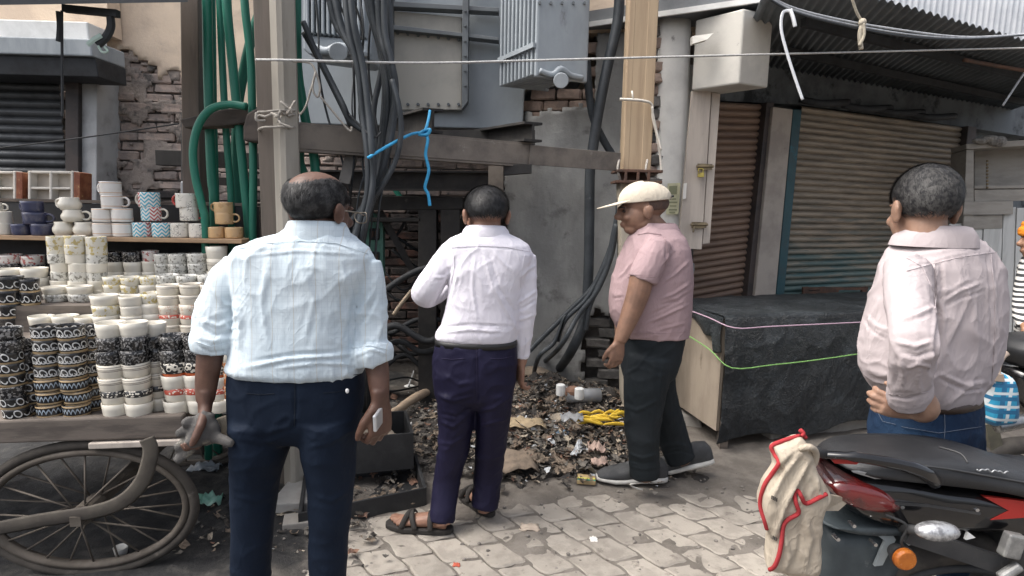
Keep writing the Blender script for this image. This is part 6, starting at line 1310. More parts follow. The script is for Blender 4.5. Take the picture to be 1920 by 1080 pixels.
    seams(me, [[(606, 737), (630, 735), (658, 730)], [(462, 738), (490, 740), (515, 738)], [(553, 700), (553, 750), (552, 800)], [(436, 702), (500, 706), (560, 707), (620, 706), (677, 702)]], cloth('trouser_seam', (.014, .018, .026), (.02, .024, .032)), tr)
    b = MB(); b.ball(U(651, 733, Y-.128), (.006, .004, .008), 8, 6); b.build('pocket_button', mk('pale_button', (.6, .6, .6), None, .4, bump=0), tr)
    # body
    b = MB(); b.rings([shrink(r, .86) for r in rings]); b.rings([shrink(r, .9) for r in pr]); limb(b, lL, .7); limb(b, lR, .7); limb(b, aL, .6); limb(b, aR, .6)
    limb(b, [(399, 640, Y-.04, 26), (392, 680, Y-.05, 24), (387, 720, Y-.06, 21), (385, 752, Y-.07, 17)]); limb(b, [(698, 655, Y-.02, 25), (707, 690, Y-.03, 23), (711, 725, Y-.05, 20), (713, 750, Y-.06, 16.5)])
    F_ = Frame(U(598, 394, Y+.0), R(-24), (KX*.88, 1.15, .95), R(-10)); head(b, F_, fat=1.05, base=U(598, 440, Y+.0))
    hand(b, U(385, 752, Y-.07), (-.05, -.1, -1), (.5, -.8, 0), 1.15, 1.1, .6); hand(b, U(713, 750, Y-.06), (0, -.05, -1), (-.6, -.8, 0), 1.15, 1.25, .5)
    for x in (470, 614):
        h_ = U(x, 1195, Y+.02); fball(b, Frame((h_.x, Y-.02, .05), 0, (1, 1, 1)), (0, .05, 0), (.05, .12, .045))
    put(remesh(b, .0052, 2), 'body', SK, e)
    c = U(597, 432, Y); cz = c+Vector((0, -.012, 0))
    collar('collar', [(cz+Vector((0, 0, -.032)), .112, .082, .0, 0), (cz+Vector((0, 0, .004)), .092, .074, -.004, .008), (cz+Vector((0, 0, .026)), .084, .069, -.006, .004), (cz+Vector((0, 0, .028)), .082, .067, -.006, 0), (cz+Vector((0, 0, -.02)), .078, .062, 0, 0)], M_SH, e)
    def mask(x, y, z):
        if y > .55 or z < -1.0: return 0
        top = 1-.62*math.sqrt(max(0, 1-(x/.74)**2)) if abs(x) < .74 else 1.2
        m_ = (top-z)*7 if y < .35 else (.3-z)*7
        if y > .15 and z < -.1: m_ = min(m_, (.35-y)*6)
        return min(m_, (z+.92)*8)
    hair('hair', F_, mask, M_HAIRK, e, 1.045, .0012, 9000, .020, 3, mk('grey_black_hair', (.014, .014, .015), (.07, .07, .07), .6, 40))
    g = MB(); g.tube([F_(.083, -.01, .0), F_(.086, .06, .005), F_(.08, .1, .0)], .0022, 6); g.tube(curve([F_(.08, .105, .01), F_(.08, .108, -.02), F_(.05, .116, -.024), F_(.03, .12, -.01), F_(.03, .12, .01), F_(.08, .105, .012)]), .002, 6)
    g.build('spectacles', mk('spectacle_metal', (.25, .22, .18), None, .3, metal=.9, bump=0), e, smooth=True)
    for x in (470, 614):
        h_ = U(x, 1195, Y+.02); up, so = MB(), MB(); shoe(up, so, (h_.x, Y-.10, 0), (h_.x+.01, Y+.2, 0), .06); s_ = up.build('shoe', M_SOOT, e, smooth=True); so.build('sole', M_SOOT, s_, smooth=True)
    # phone in the right hand
    ph = thing('phone', U(709, 786, Y-.11), 'silver phone held in the right hand of the balding man', 'phone')
    b = MB(); M3 = Matrix.Rotation(R(84), 3, 'Z') @ Matrix.Rotation(R(-6), 3, 'Y'); b.box(U(709, 786, Y-.105), (.07, .011, .055), M3); b.build('case', mk('silver_phone', (.62, .64, .66), None, .3, metal=.6, bump=0), ph, bevel=.004)
    b = MB(); b.box(U(709, 786, Y-.105)+M3 @ Vector((0, .0065, 0)), (.06, .001, .047), M3); b.build('screen', mk('phone_glass', (.02, .02, .022), None, .1, bump=0), ph)
    # gloves hanging from the left hand
    gl = MB(); Yg = Y-.1
    for pts in ([(392, 772, 13), (378, 800, 20), (372, 818, 22), (352, 836, 10)], [(375, 800, 15), (352, 806, 11), (338, 812, 10), (331, 814, 7)], [(372, 812, 14), (348, 830, 11), (335, 838, 10), (328, 842, 7)], [(376, 820, 13), (352, 845, 11), (338, 858, 10), (330, 866, 7)], [(385, 815, 15), (410, 822, 11), (426, 828, 10), (436, 832, 7)], [(386, 790, 16), (366, 792, 12), (352, 792, 11), (343, 796, 7)]):
        limb(gl, [(x, y, Yg-.01*i, r) for i, (x, y, r) in enumerate(pts)], ry=.8)
    fball(gl, Frame(U(384, 806, Yg), 0, (1, 1, 1)), (0, 0, 0), (.048, .03, .052))
    me = remesh(gl, .0055, 3); folds(me, [], .0025, (18, 18, 14), 4)
    gmat = mk('grey_work_glove', (.11, .105, .10), (.075, .072, .07), .95, 14, spot=(.27, .25, .21), spsc=9, splo=.58, sphi=.68, bump=.8, bsc=260)
    o = put(me, 'work_glove', gmat, None); tag(o, 'dark grey knitted work glove hanging from the balding man left hand', 'glove', kind='thing')
    g2 = MB(); limb(g2, [(415, 782, Yg+.06, 14), (420, 795, Yg+.06, 18), (424, 815, Yg+.06, 17), (420, 830, Yg+.06, 11)], ry=.5); me = remesh(g2, .006, 3); folds(me, [], .002, (18, 18, 14), 7); o = put(me, 'work_glove', mk('cream_glove', (.44, .38, .29), (.36, .31, .24), .95, 14, bump=.8, bsc=260), None); tag(o, 'cream work glove behind the grey one beside the dark trousers', 'glove', kind='thing')
man1()
# ------------------------------------------------ man 2: white shirt, navy trousers, sandals
def man2():
    Y = 2.62; e = thing('person', (U(890, 990, Y).x, Y, 0), 'dark-haired man in white shirt and navy trousers wearing sandals, back turned', 'person', 'men looking at the burnt spot')
    M_SH = cloth('white_lilac_shirt', (.72, .70, .76), (.66, .64, .71)); M_TR = cloth('navy_purple_trouser', (.0105, .0095, .026), (.015, .014, .036), rough=.55, st=.12); SK = skin('brown_skin', (.29, .165, .115), (.22, .12, .085))
    tor = [(428, 885, 940, .06, .0), (438, 866, 955, .08, 0), (447, 846, 976, .095, 0), (458, 836, 992, .105, 0), (476, 834, 1000, .11, 0), (500, 840, 994, .118, 0), (535, 842, 980, .12, 0), (575, 836, 974, .12, 0), (608, 828, 972, .125, 0), (622, 818, 970, .128, 0), (632, 816, 968, .125, 0), (640, 822, 965, .11, 0)]
    rings = [rg(y, a, c, d, Y, dy) for y, a, c, d, dy in tor]
    aL = [(848, 468, Y, 19), (828, 500, Y-.01, 25), (806, 535, Y-.01, 27), (796, 553, Y+.02, 26), (812, 555, Y+.12, 20), (850, 530, Y+.25, 16)]; aR = [(988, 478, Y, 17), (987, 520, Y, 20), (986, 565, Y, 20.5), (984, 610, Y+.01, 18), (981, 645, Y+.02, 15.5), (979, 670, Y+.03, 14.5)]
    b = MB(); b.rings(rings); limb(b, aL); limb(b, aR); me = remesh(b, .0065, 2)
    folds(me, [(-3, 3, [(845, 466), (900, 462), (995, 470)]), (8, 5, [(905, 470), (925, 540), (960, 600), (968, 622)]), (-7, 4, [(915, 470), (937, 540), (968, 590)]), (7, 4, [(925, 470), (945, 495), (955, 505)]), (8, 4, [(848, 480), (858, 520), (846, 560)]), (-8, 4, [(846, 495), (840, 525), (820, 560)]), (7, 4, [(815, 520), (835, 520), (848, 505)]), (7, 4, [(820, 625), (880, 618), (950, 622)]), (-6, 3, [(825, 615), (880, 608), (960, 612)]), (7, 4, [(975, 520), (990, 505), (1003, 498)]), (8, 4, [(968, 570), (985, 560), (1006, 545)]), (-7, 4, [(968, 582), (985, 575), (1006, 562)]), (6, 4, [(970, 600), (985, 596), (1004, 590)]), (6, 4, [(890, 480), (885, 540), (895, 600)])], .004, (6, 6, 5), 8)
    sh = put(me, 'shirt', M_SH, e); seams(me, [[(846, 464), (900, 461), (950, 463), (994, 472)], [(850, 470), (852, 500), (846, 530)], [(984, 478), (978, 510), (976, 540)], [(966, 668), (980, 671), (992, 669)], [(986, 632), (985, 650), (982, 668)]], cloth('white_seam', (.66, .64, .70), (.6, .58, .65)), sh, r=.0012)
    b = MB()
    pel = [(636, 817, 969, .118), (665, 812, 971, .13), (705, 811, 969, .135), (740, 815, 963, .12), (760, 830, 948, .08)]; pr = [rg(y, a, c, d, Y) for y, a, c, d in pel]; b.rings(pr)
    lL = [(853, 725, Y, 40, 1.3), (856, 770, Y, 37, 1.3), (850, 840, Y-.0, 31, 1.15), (838, 900, Y, 27), (828, 980, Y-.06, 25.5)]; lR = [(926, 725, Y, 40, 1.3), (926, 770, Y+.01, 35, 1.35), (920, 840, Y+.04, 30, 1.15), (914, 900, Y+.06, 28), (908, 952, Y+.04, 28)]
    limb(b, lL, ry=.95); limb(b, lR, ry=.95); me = remesh(b, .008, 14)
    folds(me, [(-6, 4, [(893, 650), (895, 710), (894, 760)]), (8, 5, [(820, 740), (850, 752), (885, 742)]), (8, 5, [(825, 790), (850, 800), (885, 772)]), (-7, 4, [(825, 775), (855, 782), (888, 760)]), (7, 5, [(900, 770), (925, 765), (955, 745)]), (6, 4, [(898, 800), (925, 792), (952, 785)]), (6, 5, [(820, 830), (848, 832), (875, 815)]), (5, 5, [(830, 700), (860, 720), (890, 715)])], .0035, (6, 6, 7), 3)
    tr = put(me, 'trousers', M_TR, e); seams(me, [[(828, 672), (848, 674), (872, 672)], [(918, 672), (940, 673), (960, 668)], [(893, 650), (894, 700), (894, 750)]], cloth('navy_seam', (.03, .026, .055), (.035, .03, .06)), tr, r=.0013)
    bl = MB(); r0 = [shrink(rg(y, 815, 970, .124, Y), .996) for y in (634, 645)]; bl.rings(r0); bl.build('belt', mk('black_leather', (.018, .018, .019), None, .45, bump=.2), e, smooth=True)
    b = MB(); b.rings([shrink(r, .86) for r in rings]); b.rings([shrink(r, .9) for r in pr]); limb(b, lL, .65); limb(b, lR, .65); limb(b, aL, .6); limb(b, aR, .62)
    F_ = Frame(U(911, 403, Y), R(14), (KX*.92, 1.1, 1.0), R(-10)); head(b, F_, base=U(911, 438, Y))
    limb(b, [(980, 665, Y+.03, 11.5), (977, 682, Y+.03, 10.5)]); hand(b, U(977, 680, Y+.03), (-.03, .05, -1), (-.3, .9, 0), 1.0, .9, .6)
    def foot(heel, toe, w):
        heel, toe = Vector(heel), Vector(toe); d = (toe-heel).normalized(); l = Vector((d.y, -d.x, 0)); L = (toe-heel).length
        b.tube([heel+d*.02+Vector((0, 0, .05)), heel+d*L*.3+Vector((0, 0, .055)), heel+d*L*.6+Vector((0, 0, .045)), heel+d*L*.8+Vector((0, 0, .036))], [w*.62, w*.7, w*.85, w*.8], 12, ry=[.038, .038, .026, .018], up=(0, 0, 1))
        for k, (o_, f) in enumerate(((.75, 1.0), (.38, 1.0), (.05, .96), (-.3, .9), (-.62, .84))): b.tube([heel+d*L*.72+l*o_*w*.8+Vector((0, 0, .036)), heel+d*L*f*.93+l*o_*w+Vector((0, 0, .036)), heel+d*L*f*1.0+l*o_*w+Vector((0, 0, .030))], [w*.22, w*.2, w*.14], 7)
        sl, st = MB(), MB(); n = 20; out = []
        for j in range(n):
            a = 2*math.pi*j/n; t = .5+.54*math.cos(a); wd = w*1.12*(1.0 if t > .5 else .85)*math.copysign(abs(math.sin(a))**.7, math.sin(a)); out.append(heel+d*L*t+l*wd+Vector((0, 0, .001)))
        sl.prism(out, Vector((0, 0, .024))); s_ = sl.build('sandal_sole', mk('dark_sandal_rubber', (.03, .027, .025), None, .8), e, bevel=.005)
        for t0, t1 in ((.52, .72), (.74, .54), (.28, .34)):
            P = [heel+d*L*t0-l*w*1.05+Vector((0, 0, .026)), heel+d*L*(t0*.7+t1*.3)-l*w*.75+Vector((0, 0, .072)), heel+d*L*(t0+t1)/2+Vector((0, 0, .086 if t0 > .4 else .098)), heel+d*L*(t0*.3+t1*.7)+l*w*.75+Vector((0, 0, .072)), heel+d*L*t1+l*w*1.05+Vector((0, 0, .026))]
            q = MB(); q.tube(curve(P, 4), .013, 6, ry=.004); q.build('strap', MATS['dark_sandal_rubber'], s_, smooth=True)
    foot(G(846, 1000)+Vector((0, 0, .006)), G(728, 988)+Vector((0, 0, .006)), .052); foot(G(922, 972)+Vector((0, 0, .008)), G(866, 930)+Vector((0, 0, .012)), .05)
    limb(b, [(828, 960, Y-.06, 16), (832, 985, Y-.08, 15)]); limb(b, [(908, 940, Y+.04, 16), (910, 958, Y+.04, 15)])
    put(remesh(b, .0055, 2), 'body', SK, e)
    cz = U(911, 434, Y)+Vector((0, -.005, 0))
    collar('collar', [(cz+Vector((0, 0, -.03)), .115, .085, .0, 0), (cz+Vector((0, 0, .004)), .095, .078, -.003, .008), (cz+Vector((0, 0, .024)), .084, .070, -.006, .004), (cz+Vector((0, 0, .026)), .082, .068, -.006, 0), (cz+Vector((0, 0, -.02)), .078, .062, 0, 0)], M_SH, e)
    hair('hair', F_, lambda x, y, z: min((z+.62+.35*max(0, y))*7, (1.2-y*1.1+z*.9)*4 if y > .2 else 9, (z+.15)*6 if y > .05 else 9), M_HAIRK, e, 1.06, .0014, 8000, .026, 5, mk('dark_hair_strand', (.01, .01, .011), (.035, .035, .037), .45, 40))
    g = MB(); g.tube([F_(-.083, -.01, .0), F_(-.086, .06, .005), F_(-.08, .1, .0)], .0022, 6); g.build('spectacles', MATS['spectacle_metal'], e, smooth=True)
man2()
# ------------------------------------------------ man 3: cap, pink polo, in profile
def man3():
    Y = 3.02; e = thing('person', (U(1215, 905, Y).x, Y, 0), 'heavy man in cream cap and dusty pink polo shirt standing in profile', 'person', 'men looking at the burnt spot')
    M_SH = cloth('dusty_pink_pique', (.38, .275, .285), (.32, .23, .24)); M_TR = cloth('charcoal_track_trouser', (.012, .016, .019), (.018, .022, .026), rough=.65, st=.12); SK = skin('tan_skin', (.25, .145, .10), (.17, .10, .072))
    tor = [(420, 1200, 1254, .07, .0), (432, 1188, 1272, .10, 0), (446, 1178, 1284, .125, 0), (465, 1170, 1291, .145, 0), (490, 1159, 1296, .155, 0), (520, 1149, 1297, .16, 0), (550, 1143, 1296, .165, 0), (575, 1142, 1295, .165, 0), (598, 1147, 1293, .16, 0), (615, 1156, 1291, .155, 0), (628, 1166, 1289, .15, 0)]
    rings = [rg(y, a, c, d, Y, dy) for y, a, c, d, dy in tor]
    aN = [(1238, 452, Y-.12, 22), (1226, 480, Y-.15, 29), (1212, 508, Y-.17, 29), (1205, 525, Y-.175, 28)]
    b = MB(); b.rings(rings); limb(b, aN, ry=.8); limb(b, [(1215, 460, Y+.12, 22), (1195, 500, Y+.15, 24), (1180, 525, Y+.16, 24)], ry=.8); me = remesh(b, .0065, 2)
    folds(me, [(8, 4, [(1185, 490), (1172, 510), (1160, 520)]), (8, 4, [(1240, 560), (1265, 550), (1295, 530)]), (-7, 4, [(1240, 572), (1268, 564), (1295, 548)]), (8, 4, [(1215, 605), (1250, 590), (1292, 570)]), (-6, 4, [(1218, 592), (1250, 576), (1292, 556)]), (6, 4, [(1250, 450), (1262, 470), (1240, 500)]), (-7, 4, [(1248, 455), (1250, 490), (1235, 525)]), (7, 4, [(1240, 530), (1265, 515), (1292, 490)]), (-5, 3, [(1150, 560), (1160, 558), (1172, 556)]), (5, 4, [(1230, 620), (1260, 612), (1288, 605)]), (4, 2.5, [(1176, 521), (1205, 523), (1232, 523)]), (-3, 2, [(1176, 517), (1205, 519), (1232, 519)]), (3, 2, [(1185, 626), (1240, 628), (1288, 626)])], .004, (6, 6, 5), 4)
    sh = put(me, 'polo_shirt', M_SH, e); seams(me, [[(1176, 519), (1205, 520), (1232, 519)], [(1246, 445), (1254, 475), (1246, 505), (1236, 520)], [(1186, 624), (1240, 625), (1288, 622)], [(1240, 440), (1215, 436), (1195, 440)]], cloth('pink_seam', (.34, .245, .255), (.3, .22, .23)), sh, r=.0014)
    b = MB(); pel = [(612, 1172, 1286, .14), (640, 1168, 1282, .145), (680, 1165, 1272, .14), (705, 1168, 1264, .12)]; pr = [rg(y, a, c, d, Y) for y, a, c, d in pel]; b.rings(pr)
    lN = [(1218, 670, Y-.05, 48), (1210, 730, Y-.07, 42), (1205, 790, Y-.08, 36), (1207, 840, Y-.09, 31), (1209, 893, Y-.09, 30)]; lF = [(1222, 670, Y+.07, 44), (1234, 740, Y+.1, 36), (1254, 800, Y+.12, 32), (1272, 850, Y+.13, 29), (1277, 864, Y+.13, 28)]
    limb(b, lN, ry=.9); limb(b, lF, ry=.9); me = remesh(b, .0085, 8)
    folds(me, [(6, 4, [(1175, 700), (1195, 690), (1225, 650)]), (7, 4, [(1178, 850), (1205, 860), (1236, 850)]), (-7, 3, [(1178, 862), (1205, 870), (1236, 864)]), (6, 3, [(1180, 874), (1206, 880), (1236, 876)]), (6, 4, [(1245, 838), (1268, 832), (1296, 840)]), (-6, 3, [(1246, 850), (1272, 845), (1300, 852)]), (6, 5, [(1170, 760), (1195, 770), (1235, 750)]), (5, 5, [(1240, 690), (1238, 740), (1236, 800)])], .004, (6, 6, 7), 6)
    put(me, 'trousers', M_TR, e)
    b = MB(); b.rings([shrink(r, .86) for r in rings]); b.rings([shrink(r, .9) for r in pr]); limb(b, lN, .65); limb(b, lF, .65); limb(b, aN, .7)
    limb(b, [(1206, 505, Y-.17, 23), (1198, 545, Y-.175, 22.5), (1186, 580, Y-.18, 20), (1172, 615, Y-.19, 16), (1162, 640, Y-.20, 12)], ry=.9)
    limb(b, [(1180, 520, Y+.16, 20), (1168, 580, Y+.14, 17), (1166, 640, Y+.12, 12)], ry=.9); hand(b, U(1166, 640, Y+.12), (-.05, 0, -1), (-.9, -.2, 0), .95, .7)
    hand(b, U(1161, 640, Y-.20), (-.12, -.05, -1), (-.9, -.4, 0), 1.02, .75, .5)
    F_ = Frame(U(1206, 394, Y), R(86), (1.24, 1.1, 1.0), R(-8)); head(b, F_, 1.15, 1.12, base=U(1228, 432, Y))
    up, so = MB(), MB()
    for h_, t_ in ((G(1246, 908), G(1118, 908)),):
        shoe(up, so, h_+Vector((0, 0, .024)), t_+Vector((0, 0, .024)), .068, hgt=.135, sh=.040)
    M_SHOE = mk('dark_grey_knit_shoe', (.045, .047, .05), (.065, .067, .07), .8, 14, bump=.5, bsc=250); M_SOLE = mk('white_shoe_foam', (.62, .61, .58), (.5, .49, .46), .7, 12)
    s_ = up.build('shoe', M_SHOE, e, smooth=True); so.build('sole', M_SOLE, s_, smooth=True)
    q = MB(); q.tube(curve([G(1205, 905, .085), G(1182, 908, .07), G(1192, 915, .035), G(1206, 918, .03)], 4), .005, 5); q.build('shoe_flash', M_SOLE, s_, smooth=True)
    up, so = MB(), MB(); shoe(up, so, (0, 0, 0), (-.34, .02, 0), .068, hgt=.135, sh=.040); toe = G(1240, 897); M4 = Matrix.Translation(toe+Vector((0, .02, .03))) @ Matrix.Rotation(R(-15), 4, 'Y') @ Matrix.Translation(Vector((.30, -.02, 0)))
    for q_, nm, mt in ((up, 'shoe', M_SHOE), (so, 'sole', M_SOLE)):
        q_.v = [tuple(M4 @ Vector(p)) for p in q_.v]
    s2 = up.build('shoe', M_SHOE, e, smooth=True); so.build('sole', M_SOLE, s2, smooth=True)
    limb(b, [(1208, 868, Y-.09, 17), (1212, 900, Y-.09, 15)]); limb(b, [(1275, 850, Y+.13, 17), (1282, 868, Y+.13, 15)])
    put(remesh(b, .0052, 2), 'body', SK, e)
    cz = U(1228, 428, Y)
    collar('collar', [(cz+Vector((.01, 0, -.035)), .135, .10, .0, 0), (cz+Vector((.005, 0, .0)), .112, .085, 0, .008), (cz+Vector((.005, 0, .026)), .098, .075, 0, .004), (cz+Vector((.005, 0, .028)), .095, .073, 0, 0), (cz+Vector((0, 0, -.02)), .09, .07, 0, 0)], M_SH, e)
    # cap with brim, eye, brow, moustache shadow
    M_CAP = cloth('cream_cap_cotton', (.60, .54, .44), (.52, .465, .38)); cp = MB(); V = []; t = MB(); t.ball((0, 0, 0), (.088, .112, .100), 40, 26)
    for p in t.v:
        q_ = Vector(p); zz = max(q_.z, -.004); k = 1+.02*noise.noise(q_*30); V.append(F_(q_.x*k, q_.y*k-.012, zz*k*(1.03 if q_.y > 0 else .98)+.047))
    cp.add(V, t.f); co = cp.build('cap', M_CAP, e, smooth=True)
    br = MB(); top_, bot_ = [], []
    for j in range(13):
        a = -math.pi/2+math.pi*j/12; x = .082*math.sin(a); yy = .075+.115*math.cos(a)
        top_.append((x, yy, .052-.020*math.cos(a)-.10*x*x*12*.1)); 
    n = len(top_); inner = [(.080*math.sin(-math.pi/2+math.pi*j/12), .055+.035*math.cos(-math.pi/2+math.pi*j/12), .056) for j in range(13)]
    V = [F_(*p) for p in top_]+[F_(*p) for p in inner]+[F_(p[0], p[1], p[2]-.006) for p in top_]+[F_(p[0], p[1], p[2]-.008) for p in inner]; Fc = []
    for j in range(n-1): Fc += [(j, j+1, n+j+1, n+j), (2*n+j, 3*n+j, 3*n+j+1, 2*n+j+1), (j, 2*n+j, 2*n+j+1, j+1)]
    br.add(V, Fc); br.build('brim', M_CAP, co, smooth=True)
    sb = MB(); sb.tube(curve([F_(-.05, -.118, .058), F_(0, -.128, .056), F_(.05, -.118, .058)], 4), .006, 6); sb.build('strap', M_SOOT, co, smooth=True)
    for s in (-1, 1):
        q = MB(); fball(q, F_, (s*.034, .083, .004), (.011, .008, .007), 10, 8); q.build('eye', mk('dark_eye', (.03, .02, .018), None, .25, bump=0), e, smooth=True)
        q = MB(); q.tube(curve([F_(s*.015, .100, .020), F_(s*.035, .096, .026), F_(s*.056, .080, .020)], 3), .004, 6); q.build('eyebrow', M_HAIRK, e, smooth=True)
    def mask(x, y, z): return min((z+.62)*6, (.1-z)*8, (.1-y)*5)
    hair('hair', F_, mask, mk('shaved_hair', (.11, .068, .052), (.075, .05, .042), .8, 60), e, 1.012, .0004)
man3()
# ------------------------------------------------ man 4: pale shirt, jeans, hand on hip
def man4():
    Y = 1.95; e = thing('person', (U(1740, 900, Y).x, Y, 0), 'grey-haired man in pale lilac shirt and jeans, hand on hip behind motorcycle', 'person', 'men looking at the burnt spot')
    M_SH = cloth('pale_lilac_shirt', (.47, .415, .42), (.41, .36, .365)); M_TR = cloth('blue_denim', (.010, .022, .050), (.02, .045, .09), rough=.85, st=.4, weave=300); SK = skin('light_brown_skin', (.33, .205, .145), (.26, .155, .11))
    tor = [(426, 1705, 1795, .075, .02), (440, 1692, 1822, .10, .01), (456, 1676, 1848, .118, 0), (474, 1660, 1868, .13, 0), (500, 1646, 1884, .14, 0), (535, 1636, 1891, .15, 0), (575, 1626, 1894, .155, 0), (615, 1614, 1891, .16, 0), (655, 1608, 1884, .162, 0), (690, 1607, 1872, .16, 0), (715, 1618, 1858, .155, 0), (732, 1632, 1848, .15, 0), (744, 1642, 1842, .14, 0)]
    rings = [rg(y, a, c, d, Y, dy+.03, rot=R(30)*min(1, max(0, (y-420)/60))) for y, a, c, d, dy in tor]
    aN = [(1702, 500, Y-.10, 42), (1703, 550, Y-.18, 45), (1708, 600, Y-.26, 43), (1713, 645, Y-.31, 42), (1709, 690, Y-.28, 40), (1704, 730, Y-.23, 38)]
    b = MB(); b.rings(rings); limb(b, aN, ry=.85); limb(b, [(1705, 722, Y-.24, 39), (1705, 738, Y-.22, 42), (1708, 756, Y-.21, 37)], ry=.9)
    limb(b, [(1840, 505, Y+.10, 34), (1852, 560, Y+.18, 28), (1845, 620, Y+.26, 24)]); me = remesh(b, .006, 2)
    folds(me, [(-4, 3, [(1680, 505), (1750, 492), (1800, 480), (1870, 470)]), (10, 5, [(1753, 490), (1757, 540), (1752, 590)]), (-9, 4, [(1764, 492), (1768, 540), (1762, 590)]), (9, 5, [(1858, 480), (1866, 560), (1866, 640), (1860, 710)]), (-8, 4, [(1850, 478), (1856, 560), (1857, 640)]), (-26, 6, [(1752, 560), (1762, 590), (1756, 640), (1748, 700)]), (8, 5, [(1770, 565), (1800, 545), (1840, 530)]), (-6, 4, [(1772, 575), (1805, 558), (1845, 545)]), (9, 6, [(1690, 600), (1720, 590), (1750, 575)]), (10, 6, [(1680, 640), (1715, 650), (1745, 640)]), (-9, 5, [(1690, 660), (1720, 668), (1750, 655)]), (9, 5, [(1700, 690), (1720, 680), (1748, 690)]), (8, 5, [(1690, 670), (1695, 700), (1690, 730)]), (-7, 5, [(1680, 665), (1682, 700), (1676, 725)]), (8, 5, [(1725, 690), (1722, 715), (1726, 735)]), (8, 5, [(1650, 560), (1632, 600), (1622, 640)]), (7, 5, [(1625, 590), (1640, 610), (1665, 620)]), (-6, 4, [(1620, 600), (1636, 622), (1662, 636)]), (9, 5, [(1760, 700), (1810, 722), (1850, 715)]), (-8, 4, [(1765, 712), (1810, 733), (1850, 727)]), (8, 5, [(1612, 690), (1640, 715), (1668, 720)]), (-6, 4, [(1666, 742), (1700, 748), (1742, 735)]), (6, 6, [(1700, 480), (1740, 475), (1780, 470)])], .005, (6, 6, 5), 11)
    sh = put(me, 'shirt', M_SH, e); seams(me, [[(1700, 508), (1740, 497), (1800, 482), (1872, 472)], [(1690, 478), (1730, 500), (1752, 550), (1756, 590)], [(1753, 494), (1757, 540), (1753, 580)], [(1858, 476), (1866, 560), (1866, 640), (1860, 715)], [(1666, 738), (1700, 745), (1742, 733)]], cloth('lilac_seam', (.46, .41, .42), (.42, .37, .38)), sh)
    b = MB(); pel = [(738, 1640, 1842, .135), (760, 1634, 1846, .145), (800, 1626, 1850, .155), (850, 1624, 1848, .15), (885, 1632, 1838, .12)]; pr = [rg(y, a, c, d, Y, .03, rot=R(28)) for y, a, c, d in pel]; b.rings(pr)
    lL = [(1680, 860, Y-.0, 58), (1672, 960, Y, 48), (1668, 1080, Y, 40), (1665, 1178, Y, 38)]; lR = [(1790, 860, Y, 58), (1795, 960, Y+.05, 46), (1798, 1080, Y+.1, 38), (1800, 1160, Y+.1, 36)]
    limb(b, lL); limb(b, lR); me = remesh(b, .009, 3); folds(me, [(5, 4, [(1640, 770), (1655, 790), (1665, 800)]), (4, 3, [(1640, 812), (1690, 822), (1740, 815)]), (4, 2.5, [(1710, 770), (1780, 775), (1845, 760)])], .004, (6, 6, 6), 5); jn = put(me, 'jeans', M_TR, e); seams(me, [[(1640, 762), (1655, 790), (1680, 796)], [(1690, 800), (1760, 812), (1840, 800)], [(1770, 756), (1772, 800), (1770, 840)]], cloth('denim_thread', (.12, .14, .18), (.1, .12, .16)), jn)
    bl = MB(); bl.rings([shrink(rg(y, 1638, 1844, .142, Y, .03, rot=R(28)), 1.01) for y in (738, 752)]); bl.build('belt', mk('brown_leather', (.05, .032, .024), None, .5, bump=.2), e, smooth=True)
    b = MB(); b.rings([shrink(r, .86) for r in rings]); b.rings([shrink(r, .9) for r in pr]); limb(b, lL, .6); limb(b, lR, .6); limb(b, aN, .6)
    limb(b, [(1712, 735, Y-.23, 28), (1736, 764, Y-.23, 25), (1730, 774, Y-.22, 22), (1716, 772, Y-.20, 18)], ry=.9)
    hand(b, U(1716, 771, Y-.20), (-.92, .22, .16), (-.1, -.1, 1), .96, .95, .8, .1)
    F_ = Frame(U(1731, 392, Y), R(-6), (1.12, 1.2, 1.14), R(-8)); head(b, F_, 1.0, 1.08, base=U(1746, 446, Y+.01))
    for x in (1665, 1800): fball(b, Frame((U(x, 1170, Y).x, Y, .05), 0, (1, 1, 1)), (0, .05, 0), (.05, .12, .045))
    put(remesh(b, .0052, 2), 'body', SK, e)
    cz = U(1752, 436, Y)+Vector((0, 0, .0))
    collar('collar', [(cz+Vector((0, 0, -.045)), .135, .11, .0, 0), (cz+Vector((0, 0, -.012)), .115, .096, -.008, .010), (cz+Vector((0, 0, .010)), .102, .086, -.014, .005), (cz+Vector((0, 0, .012)), .099, .084, -.014, 0), (cz+Vector((0, 0, -.03)), .09, .078, 0, 0)], M_SH, e)
    def mask(x, y, z): return min((z+.72+.3*max(0, y))*7, (1.15-y*1.15+z*.6)*4 if y > .2 else 9, (z+.1)*6 if y > .1 else 9)
    t = NT('greying_hair'); o = t.obj(); p = t.xyz(); sp = t.noise(o, 120, 5, .7); hz = t.ramp(p[2], cz.z+.20, cz.z+.30)
    t.bump(t.noise(o, 260, 4), .7, .004); gh = t.end(t.mix(t.ramp(t.math('MULTIPLY_ADD', hz, .16, sp), .5, .66), (.014, .014, .016), (.06, .058, .056)), .7)
    hair('hair', F_, mask, gh, e, 1.045, .0018, 10000, .020, 8, mk('silver_hair', (.07, .068, .066), (.016, .016, .018), .6, 60, lo=.45, hi=.6), comb=True)
    for x in (1665, 1800):
        up, so = MB(), MB(); h_ = U(x, 1170, Y); shoe(up, so, (h_.x, Y-.1, 0), (h_.x-.03, Y+.18, 0), .06); s_ = up.build('shoe', M_SOOT, e, smooth=True); so.build('sole', M_SOOT, s_, smooth=True)
man4()
